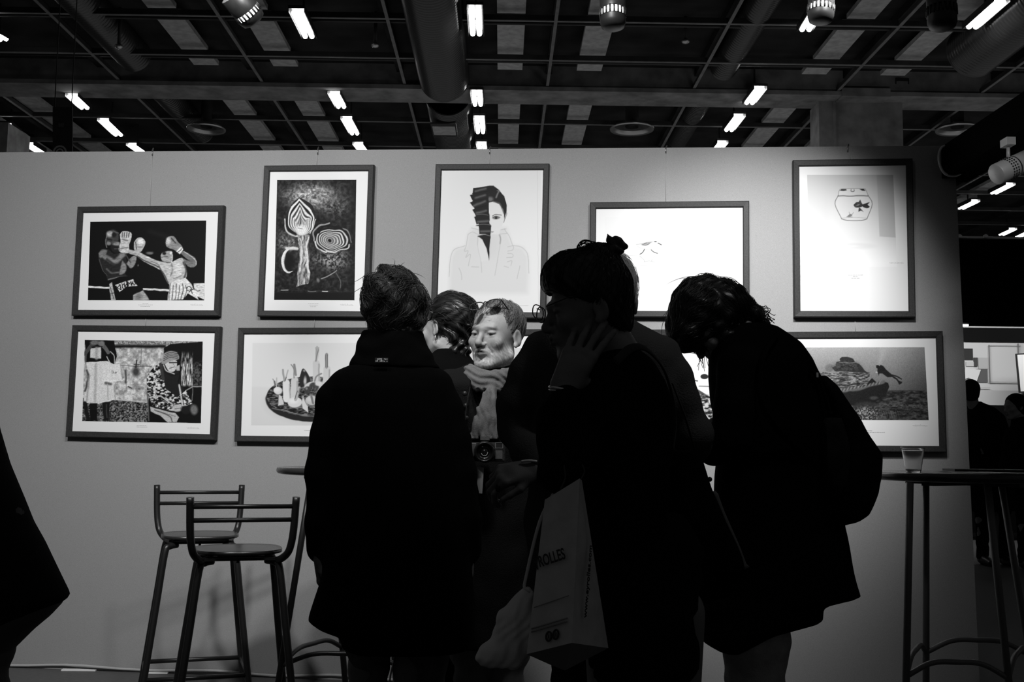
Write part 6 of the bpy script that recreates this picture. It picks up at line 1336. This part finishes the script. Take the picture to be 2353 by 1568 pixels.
# shoulder tote of that woman
V = Vol(axis([(U(1500, 1200, 2.62).x, U(1725, 1200, 2.62).x, .005)]), axis([(2.5, 2.78, .006)]), axis([(U(1600, 1395, 2.62).z, U(1600, 1025, 2.62).z, .005)])); Yb = 2.62
tt = thing('tote_bag', 'large dark shoulder tote hanging behind the woman with the hair clip', 'bag', U(1610, 1380, Yb))
V.loft(rows_of(Yb, [(1384, 1560, 1620, .05), (1372, 1545, 1660, .06), (1340, 1530, 1692, .07), (1310, 1525, 1710, .075), (1280, 1522, 1702, .075), (1200, 1525, 1668, .065), (1130, 1528, 1637, .055), (1080, 1532, 1619, .045), (1050, 1535, 1609, .04), (1034, 1537, 1605, .035)]), 0, n=3, win=.008); V.ell(U(1571, 1030, Yb), (.028, .022, .03), .005, cut=True); V.disp(folds(.0015, 30, 30, 4)); add_vol(V, 'bag_body', M_coatblk, tt)
b = MB(); l0 = Vector(tt.location); b.tube(bez([U(1637, 1130, Yb - .0) - l0, U(1655, 1180, Yb) - l0, U(1690, 1260, Yb) - l0, U(1708, 1308, Yb) - l0], 6), [.004] + [.007] * 17 + [.010], 8, flat=1.6); b.build('bag_lining', mat('bag_grey', .09, .9), tt)
b = MB(); b.tube(bez([U(1545, 1040, Yb) - l0, U(1552, 960, Yb) - l0, U(1530, 860, Yb - .03) - l0, U(1490, 806, 2.43) - l0, U(1452, 800, 2.36) - l0, U(1415, 832, 2.30) - l0], 6), .010, 8, flat=.35); b.tube([U(1598, 1040, Yb) - l0, U(1575, 960, Yb) - l0, U(1545, 880, Yb - .02) - l0], .007, 8, flat=.35); b.build('shoulder_strap', mat('strap_grey', .035, .9), tt)
b = MB(); b.ball(U(1631, 1102, Yb) - l0, .006); b.tube([U(1620, 1098, Yb) - l0, U(1631, 1102, Yb) - l0], .002, 6); b.build('snap', M_blackmetal, tt)
# paper carrier bag with lettering
Yb = 2.22; c0_ = U(1290, 1480, Yb); tt = thing('paper_bag', 'light carrier bag with ROLLES lettering hanging from a bent arm', 'bag', c0_); l0 = Vector(tt.location)
M_pap = mat('bag_paper', .62, .75, spec=.2, noise=.08, nscale=30, bump=.15, bscale=14); M_papd = mat('bag_ink', .05, .8)
fr_ = [U(1210, 1504, Yb - .02), U(1314, 1478, Yb - .07), U(1332, 1100, Yb - .03), U(1290, 1112, Yb - .01), U(1252, 1149, Yb + .0)]
bk = [U(1268, 1530, Yb + .10), U(1398, 1490, Yb + .07), U(1337, 1104, Yb + .01)]
b = MB(); A0, A1, A2, A3, A4 = [p - l0 for p in fr_]; B0, B1, B2 = [p - l0 for p in bk]; n0 = len(b.v)
def grid_face(b, P00, P10, P11, P01, n=12, amp=.003, seed=1):
    vs = []; fs = []; r = np.random.default_rng(seed); ph = r.random(4) * 6
    nn_ = (P10 - P00).cross(P01 - P00).normalized()
    for j in range(n + 1):
        for i in range(n + 1):
            u, v = i / n, j / n; p = P00 * (1 - u) * (1 - v) + P10 * u * (1 - v) + P11 * u * v + P01 * (1 - u) * v; w_ = math.sin(PI * u) * math.sin(PI * v); vs.append(p + nn_ * amp * w_ * (math.sin(u * 7 + v * 5 + ph[0]) + math.sin(v * 11 - u * 4 + ph[1])))
    for j in range(n):
        for i in range(n): a = j * (n + 1) + i; fs.append((a, a + 1, a + n + 2, a + n + 1))
    b.add(vs, fs, True)
mL = A0.lerp(A4, .52); mR = A1.lerp(A2, .52)
grid_face(b, A0, A1, A2, A4, 14, .0022, 1); grid_face(b, A1, B1, B2, A2, 12, .004, 2); grid_face(b, B1, B0, A4 + Vector((.02, .08, 0)), B2, 12, .003, 3); grid_face(b, B0, A0, A4, A4 + Vector((.02, .08, 0)), 8, .002, 4)
b.build('bag_sides', M_pap, tt); b = MB(); C_ = (A0 + A1 + B1 + B0) / 4 + Vector((.0, 0, -.035)); 
for p, q in ((A0, A1), (A1, B1), (B1, B0), (B0, A0)): b.add([p, q, C_], [(0, 1, 2)])
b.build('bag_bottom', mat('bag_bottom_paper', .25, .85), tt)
for p, q in ((A4.lerp(A2, .45), U(1296, 1070, Yb) - l0), (A2.lerp(B2, .5), U(1338, 1068, Yb + .02) - l0)): b = MB(); b.tube(bez([p, (p + q) / 2 + Vector((.006, 0, 0)), q], 5), .0016, 6); b.build('handle', M_papd, tt)
def on_face(u, v, P=(A0, A1, A2, A4), lift=.004):
    p = P[0] * (1 - u) * (1 - v) + P[1] * u * (1 - v) + P[2] * u * v + P[3] * (1 - u) * v; n_ = (P[1] - P[0]).cross(P[3] - P[0]).normalized(); n_ = -n_ if n_.y > 0 else n_; return p + n_ * lift
def text_on(txt, P, u0, v0, size, name, m, parent, rot=0.0, lift=.004, spread=1.0, bold=.0, xs=1.0):
    cu = bpy.data.curves.new(name, 'FONT'); cu.body = txt; cu.size = size; cu.extrude = .0004; cu.offset = bold; cu.space_character = spread; tmp = bpy.data.objects.new('tmp', cu); COL.objects.link(tmp)
    bpy.context.view_layer.update(); me = bpy.data.meshes.new_from_object(tmp.evaluated_get(bpy.context.evaluated_depsgraph_get())); bpy.data.objects.remove(tmp); me.name = name
    ux_ = (P[1] - P[0]).normalized(); n_ = (P[1] - P[0]).cross(P[3] - P[0]).normalized(); n_ = -n_ if n_.dot(Vector((0, -1, 0))) < 0 else n_; uz_ = n_.cross(ux_)
    q = Matrix((ux_, uz_, n_)).transposed().to_4x4(); q = q @ Matrix.Rotation(rot, 4, 'Z'); q = q @ Matrix.Diagonal((xs, 1, 1, 1)); q.translation = on_face(u0, v0, P, lift)
    me.transform(q); me.materials.append(m); o = bpy.data.objects.new(name, me); COL.objects.link(o); o.parent = parent; return o
Pf = (A0, A1, A2, A4); text_on('ROLLES', Pf, .11, .545, .031, 'lettering', M_papd, tt, rot=math.radians(2), bold=.0006, lift=.006, xs=.60); text_on('Y', Pf, -.01, .54, .031, 'lettering', M_papd, tt, rot=math.radians(2), bold=.0006, lift=.003, xs=.60)
Ps = (A1, B1, B2, A2); text_on('www.eyrolles.com', Ps, .30, .16, .019, 'side_lettering', M_papd, tt, rot=math.radians(90), bold=.0004, lift=.008)
b = MB()
for v_, th_ in ((.155, .0016), (.135, .0016), (.29, .001)):
    b.tube([on_face(.08 + .82 * k / 10, v_, Pf, .005) for k in range(11)], th_, 5)
b.build('printed_line', mat('bag_ink_light', .3, .8), tt)
for u_ in (.50, .66):
    b = MB(); c = on_face(u_, .075, Pf, .005); ux_ = (A1 - A0).normalized(); P = [c + ux_ * (math.cos(a) * .006) + Vector((0, 0, math.sin(a) * .0085)) for a in np.linspace(0, 2 * PI, 19)]; b.tube(P, .0022, 6); b.tube([c - Vector((0, 0, .004)), c + Vector((0, 0, .004))], .0012, 5); b.build('printed_mark', M_papd, tt)
# white plastic bag beside it
Yb = 2.36; tt = thing('plastic_bag', 'crumpled white plastic bag low behind the lettered carrier bag', 'bag', U(1150, 1530, Yb)); l0 = Vector(tt.location)
V = Vol(axis([(U(1080, 1450, Yb).x, U(1250, 1450, Yb).x, .004)]), axis([(Yb - .07, Yb + .08, .004)]), axis([(U(1150, 1545, Yb).z, U(1150, 1345, Yb).z, .004)]))
V.loft(rows_of(Yb, [(1535, 1118, 1185, .02), (1528, 1104, 1200, .035), (1510, 1094, 1215, .045), (1490, 1098, 1225, .05), (1470, 1122, 1230, .05), (1440, 1136, 1230, .05), (1410, 1145, 1230, .045), (1398, 1156, 1230, .04), (1380, 1172, 1225, .03), (1362, 1190, 1222, .02), (1350, 1203, 1220, .01)]), 0, win=.006); V.disp(lambda X, Yy, Z: .0030 * np.sin((X * 1.0 - Z * .35) * 120 + 3 * np.sin(Z * 24 + X * 30)) + .0014 * np.sin((X - Z * .8) * 260 + 2 * np.sin(Z * 70))); add_vol(V, 'bag_body', mat('white_plastic', .75, .6, spec=.3), tt)
b = MB(); b.tube([U(1203, 1352, Yb - .03) - l0, U(1218, 1362, Yb - .03) - l0], .0035, 8, flat=.5); b.build('tag', mat('white_paper', .7), tt); b = MB(); b.tube(bez([U(1205, 1352, Yb) - l0, U(1208, 1330, Yb) - l0, U(1240, 1200, Yb - .02) - l0, U(1280, 1120, Yb - .05) - l0], 6), .0035, 8); b.build('handle', mat('white_plastic', .75), tt)

# ================================================================== E: woman bending forward at the right
Y = 3.25; s = px(Y); ex = U(1760, 1100, Y).x
t = person('person in a long black coat bending forward, dark wavy hair hiding the face', ex, Y)
hc = U(1630, 738, Y); TE = head_T(hc, math.radians(-75), math.radians(58))
V = Vol(axis([(hc.x - .13, hc.x + .13, .005), (hc.x + .13, ex + .25, .014)]), axis([(Y - .25, Y - .12, .01), (Y - .12, Y + .12, .005), (Y + .12, Y + .2, .014)]), axis([(0, U(1640, 1000, Y).z, .014), (U(1640, 1000, Y).z, U(1640, 955, Y).z, .005), (U(1640, 955, Y).z, hc.z - .16, .012), (hc.z - .16, hc.z + .13, .005)]))
nk = U(1720, 800, Y); head_prims(V, TE, .97, male=False, neck=U(1700, 790, Y)); V.chain([nk, U(1760, 900, Y), U(1790, 1100, Y)], [.07, .1, .11], .04)
V.chain([U(1790, 1100, Y), U(1745, 1400, Y), U(1750, 1760, Y)], [.10, .05, .035], .03); V.chain([U(1700, 850, Y - .1), U(1690, 990, Y - .12), U(1650, 1010, Y - .1), U(1636, 978, Y - .08)], [.045, .035, .026, .018], .02); V.chain([U(1638, 988, Y - .08), U(1642, 968, Y - .08)], [.016, .012], .01)
add_vol(V, 'body', M_skin, t, col=skin_col(TE, .97, base=.30))
V = Vol(axis([(U(1590, 1300, Y).x, U(1995, 1300, Y).x, .0075)]), axis([(Y - .24, Y + .22, .0085)]), axis([(U(1700, 1500, Y).z, U(1700, 735, Y).z, .0075)]))
V.loft(rows_of(Y, [(1490, 1640, 1690, .12), (1474, 1612, 1722, .15), (1448, 1611, 1778, .16), (1420, 1612, 1882, .17), (1390, 1613, 1884, .17), (1380, 1614, 1905, .17), (1366, 1615, 1972, .17), (1280, 1624, 1951, .165), (1202, 1634, 1933, .16), (1130, 1642, 1938, .155), (1050, 1650, 1935, .15), (983, 1652, 1924, .15), (925, 1636, 1905, .145), (868, 1627, 1884, .14), (826, 1627, 1866, .13), (788, 1632, 1838, .115), (766, 1650, 1808, .10), (752, 1672, 1788, .08), (745, 1690, 1765, .06)]), 0, n=2.2, win=.008)
V.chain([U(1700, 850, Y - .1), U(1690, 940, Y - .13), U(1678, 1010, Y - .14), U(1640, 1030, Y - .12)], [52 * s, 46 * s, 44 * s, 38 * s], .02); V.disp(folds(.0022, 24, 18, 31)); add_vol(V, 'coat', M_coatblk, t, relax=1)
V = Vol(axis([(U(1520, 700, Y).x, U(1790, 700, Y).x, .0045)]), axis([(Y - .17, Y + .14, .0048)]), axis([(U(1640, 830, Y).z, U(1640, 620, Y).z, .0045)]))
RE = TE.to_3x3(); V.ell(TE @ Vector((0, .02, .036)), (.088, .105, .094), 0, RE); V.ell(U(1634, 712, Y), (.094, .1, .090), .01); V.ell(U(1585, 742, Y), (.062, .085, .078), .02); V.ell(U(1573, 768, Y - .02), (.045, .07, .045), .02); V.cone(U(1590, 780, Y - .02), U(1612, 802, Y - .02), .032, .014, .02); V.cone(U(1670, 700, Y), U(1728, 722, Y), .070, .030, .03); V.cone(U(1728, 720, Y), U(1756, 738, Y), .026, .010, .02); V.ell(U(1660, 775, Y), (.06, .08, .04), .03)
V.ell(U(1603, 794, Y - .10), (.014, .03, .022), .006, cut=True); V.disp(lambda X, Yy, Z: .0035 * np.sin(X * 100 - Z * 60 + 2.5 * np.sin(Z * 35 + Yy * 40)) + .002 * np.sin(Z * 120 + X * 60)); _, co = add_vol(V, 'hair', M_hairD, t)
def flE(p):
    q = p - U(1640, 640, Y); return Vector((-.9 if q.x < 0 else 1.1, -.2, -.7 + .2 * math.sin(p.x * 80)))
strands('hair_strands', co, t, M_hairD, flE, 1400, .11, .0010, lift=.006, seed=29, wob=.45, stray=.008, steps=8)
b = MB(); o0 = Vector(t.location); r = random.Random(5)
for k in range(26):
    y0 = r.uniform(705, 738); x0 = r.uniform(1725, 1748); P = [U(x0, y0, Y), U(x0 + r.uniform(8, 18), y0 + r.uniform(-4, 8), Y - .01), U(x0 + r.uniform(18, 32), y0 + r.uniform(-6, 18), Y - .02), U(x0 + r.uniform(20, 38), y0 + r.uniform(0, 30), Y - .02)]; b.tube(bez([p - o0 for p in P], 4), .0011, 4)
for k in range(10):
    x0 = r.uniform(1600, 1625); P = [U(x0, 800, Y - .03), U(x0 + r.uniform(-4, 8), 818, Y - .03), U(x0 + r.uniform(-4, 12), 835 + r.uniform(0, 20), Y - .03)]; b.tube(bez([p - o0 for p in P], 4), .0008, 4)
b.build('loose_hair', M_hairD, t)
legs_shoes(t, Y, 1727, 1745, 1470, .083, M_troul, M_shoe, res=.009, fold=.0035)
# backpack
Yb = Y - .02; tt = thing('backpack', 'black backpack with mesh side pocket hanging off the bending back', 'backpack', U(1940, 1200, Yb)); l0 = Vector(tt.location)
V = Vol(axis([(U(1840, 1100, Yb).x, U(2020, 1100, Yb).x, .006)]), axis([(Yb - .2, Yb + .2, .007)]), axis([(U(1940, 1212, Yb).z, U(1940, 850, Yb).z, .006)]))
V.loft(rows_of(Yb, [(1204, 1890, 1928, .08), (1197, 1880, 1960, .11), (1180, 1878, 1982, .13), (1151, 1878, 1992, .145), (1128, 1880, 2002, .15), (1094, 1885, 2010, .15), (1044, 1892, 2009, .15), (1002, 1890, 1983, .145), (967, 1885, 1961, .14), (925, 1875, 1934, .13), (890, 1868, 1908, .11), (865, 1862, 1890, .08)]), 0, n=2.6, win=.01); V.disp(folds(.0025, 26, 26, 44)); add_vol(V, 'pack_body', M_coat2, tt, relax=1)
V = Vol(axis([(U(1860, 1100, Yb).x, U(1960, 1100, Yb).x, .005)]), axis([(Yb - .24, Yb - .08, .005)]), axis([(U(1940, 1160, Yb).z, U(1940, 960, Yb).z, .005)])); V.ell(U(1915, 1045, Yb - .13), (.045, .05, .12), 0); V.ell(U(1915, 1000, Yb - .19), (.03, .03, .05), .01, cut=True); V.disp(folds(.002, 60, 40, 4)); add_vol(V, 'side_pocket', mat('pocket_mesh', .010, .9, bump=.6, bscale=600), tt)
b = MB(); b.tube(bez([U(1862, 850, Yb - .1) - l0, U(1880, 870, Yb - .1) - l0, U(1895, 905, Yb - .12) - l0, U(1912, 960, Yb - .14) - l0], 6), .010, 8, flat=.5); b.tube(bez([U(1790, 762, Yb - .1) - l0, U(1750, 830, Yb - .15) - l0, U(1760, 950, Yb - .17) - l0, U(1880, 1080, Yb - .12) - l0], 6), .012, 8, flat=.4); b.build('strap', M_blackcloth, tt)
b = MB(); b.box(U(1878, 862, Yb - .115) - l0, (.006, .004, .014)); b.build('buckle', mat('ring_light', .7), tt)

# ================================================================== G: passer-by at the left edge, only the flaring coat in view
Y = 2.1; s = px(Y); gx = U(-130, 1100, Y).x
t = person('person at the left edge of whom only the flaring dark coat shows', gx, Y)
hc = U(-215, 470, Y); TG = head_T(hc, math.radians(-90), 0)
V = Vol(axis([(gx - .2, gx + .2, .009)]), axis([(Y - .2, Y + .2, .009)]), axis([(0, hc.z + .14, .009)])); nk = U(-195, 620, Y); head_prims(V, TG, 1.0, neck=nk); torso_body(V, Y, nk.x, nk.z, .88); add_vol(V, 'body', M_skin, t, col=skin_col(TG, base=.3))
V = Vol(axis([(hc.x - .12, hc.x + .12, .008)]), axis([(Y - .13, Y + .13, .008)]), axis([(hc.z - .1, hc.z + .14, .008)])); V.ell(TG @ Vector((0, .034, .036)), (.088, .106, .095), 0, TG.to_3x3()); V.ell(TG @ Vector((0, .05, -.03)), (.07, .06, .06), .02, TG.to_3x3()); V.ell(TG @ Vector((0, -.105, -.03)), (.09, .06, .09), .01, TG.to_3x3(), cut=True); add_vol(V, 'hair', M_hairD, t)
V = Vol(axis([(U(-340, 1400, Y).x, U(160, 1400, Y).x, .0065)]), axis([(Y - .25, Y + .25, .0085)]), axis([(U(0, 1460, Y).z, U(0, 560, Y).z, .0065)]))
V.loft(rows_of(Y, [(1452, -300, 10, .15), (1440, -300, 30, .16), (1415, -300, 85, .16), (1392, -300, 125, .15), (1374, -300, 151, .15), (1366, -300, 149, .15), (1337, -298, 134, .15), (1250, -290, 87, .16), (1203, -285, 58, .16), (1149, -280, 36, .155), (1067, -270, 0, .15), (980, -265, -25, .14), (850, -260, -40, .14), (720, -250, -35, .13), (660, -260, -90, .11), (615, -235, -145, .07)]), 0, n=2.1, win=.008); V.chain([U(-130, 740, Y - .15), U(-110, 980, Y - .19), U(-160, 1150, Y - .23)], [.06, .055, .045], .03); V.chain([U(-130, 740, Y + .15), U(-130, 980, Y + .17), U(-160, 1150, Y + .18)], [.06, .055, .045], .03); V.disp(folds(.0012, 30, 8, 3)); add_vol(V, 'coat', M_coat2, t)
V = Vol(axis([(U(-300, 1400, Y).x, U(150, 1400, Y).x, .0065)]), axis([(Y - .2, Y + .2, .0085)]), axis([(U(0, 1520, Y).z, U(0, 1340, Y).z, .0065)]))
V.loft(rows_of(Y, [(1509, -240, 0, .09), (1497, -250, 22, .10), (1449, -260, 70, .11), (1417, -270, 108, .12), (1385, -280, 138, .12), (1360, -280, 138, .12)]), 0, n=2.1, win=.006); add_vol(V, 'coat_lining', mat('lining', .09, .8), t); legs_shoes(t, Y, -190, -80, 1480, .08, M_trou, M_shoe, res=.014)

# ================================================================== small figures at the far stand
def far_person(label, hx, hy, Y, facing, hs=1.0, bodyx=0, hand=None, shx=0, hem=1180, wide=44, mcoat=None, hairm=None):
    s = px(Y); hc = U(hx, hy, Y); t = person(label, hc.x, Y); T = head_T(hc, facing, .15); bx_ = hc.x + bodyx * s
    V = Vol(axis([(hc.x - .45, hc.x - .13, .03), (hc.x - .13, hc.x + .13, .009), (hc.x + .13, hc.x + .5, .03)]), axis([(Y - .2, Y - .13, .03), (Y - .13, Y + .13, .009), (Y + .13, Y + .2, .03)]), axis([(0, hc.z - .17, .03), (hc.z - .17, hc.z + .14, .009)])); nk = Vector((bx_ * .4 + hc.x * .6, Y, hc.z - .2)); head_prims(V, T, hs, neck=nk); torso_body(V, Y, bx_, hc.z - .22, .9)
    if hand: V.chain([(bx_ - .10, Y - .05, hc.z - .5), U(hand[0] + 6, hand[1] - 8, Y - .15), U(hand[0] - 1, hand[1] - 3, Y - .24), U(hand[0] + 2, hand[1] + 6, Y - .24)], [.012, .012, .030, .022], .02)
    add_vol(V, 'body', M_skin, t, col=skin_col(T, hs, base=.25))
    V = Vol(axis([(hc.x - .15, hc.x + .15, .010)]), axis([(Y - .15, Y + .15, .010)]), axis([(hc.z - .12, hc.z + .16, .010)])); R_ = T.to_3x3(); g = lambda x, y, z: T @ Vector((x, y, z)); V.ell(g(0, .03, .03), (.092, .108, .1), 0, R_); V.ell(g(0, .045, -.035), (.076, .07, .07), .02, R_); V.ell(g(0, -.09, -.03), (.1, .07, .085), .01, R_, cut=True); add_vol(V, 'hair', hairm or mat('far_hair', .008, .8, spec=.1), t)
    V = Vol(axis([(bx_ - .42, bx_ + .42, .014)]), axis([(Y - .28, Y + .28, .016)]), axis([(U(hx, hem, Y).z, hc.z - .08, .014)])); zs = hc.z - .17; V.chain([(bx_, Y, zs - .1), (bx_, Y, zs - .4), (bx_, Y, U(hx, hem, Y).z + .03)], [.13, .15, .17], .05, sc=(1.2, .85, 1)); V.cone((nk.x, Y, zs + .02), (bx_, Y, zs - .1), .08, .14, .06)
    for sx in (-1, 1): V.chain([(bx_ + sx * .15, Y, zs - .1), (bx_ + sx * .22, Y, zs - .4), (bx_ + sx * .16, Y - .12, zs - .6)], [.07, .06, .05], .04)
    V.disp(folds(.006, 18, 14, 9)); V.half((0, 0, U(hx, hem, Y).z + .02), (0, 0, -1)); add_vol(V, 'coat', mcoat or M_coat2, t)
    xl = CX + (bx_ - .11) / Y * F; legs_shoes(t, Y, xl - 8, xl + 40, 1170, .075, M_coat2, M_shoe, res=.02, toe=-1); return t
far_person('person in a black hooded coat seen from behind, right beside the wall end', 2229, 902, 11.0, math.radians(170), bodyx=32, hand=(2253, 1052))
far_person('person with short dark hair turned left, standing beyond the right high table', 2330, 935, 10.6, math.radians(-75), bodyx=28)
far_person('person half cut by the right edge behind the one with short dark hair', 2362, 928, 11.6, math.radians(-20), bodyx=20, mcoat=M_greyjk, hairm=M_hairB)
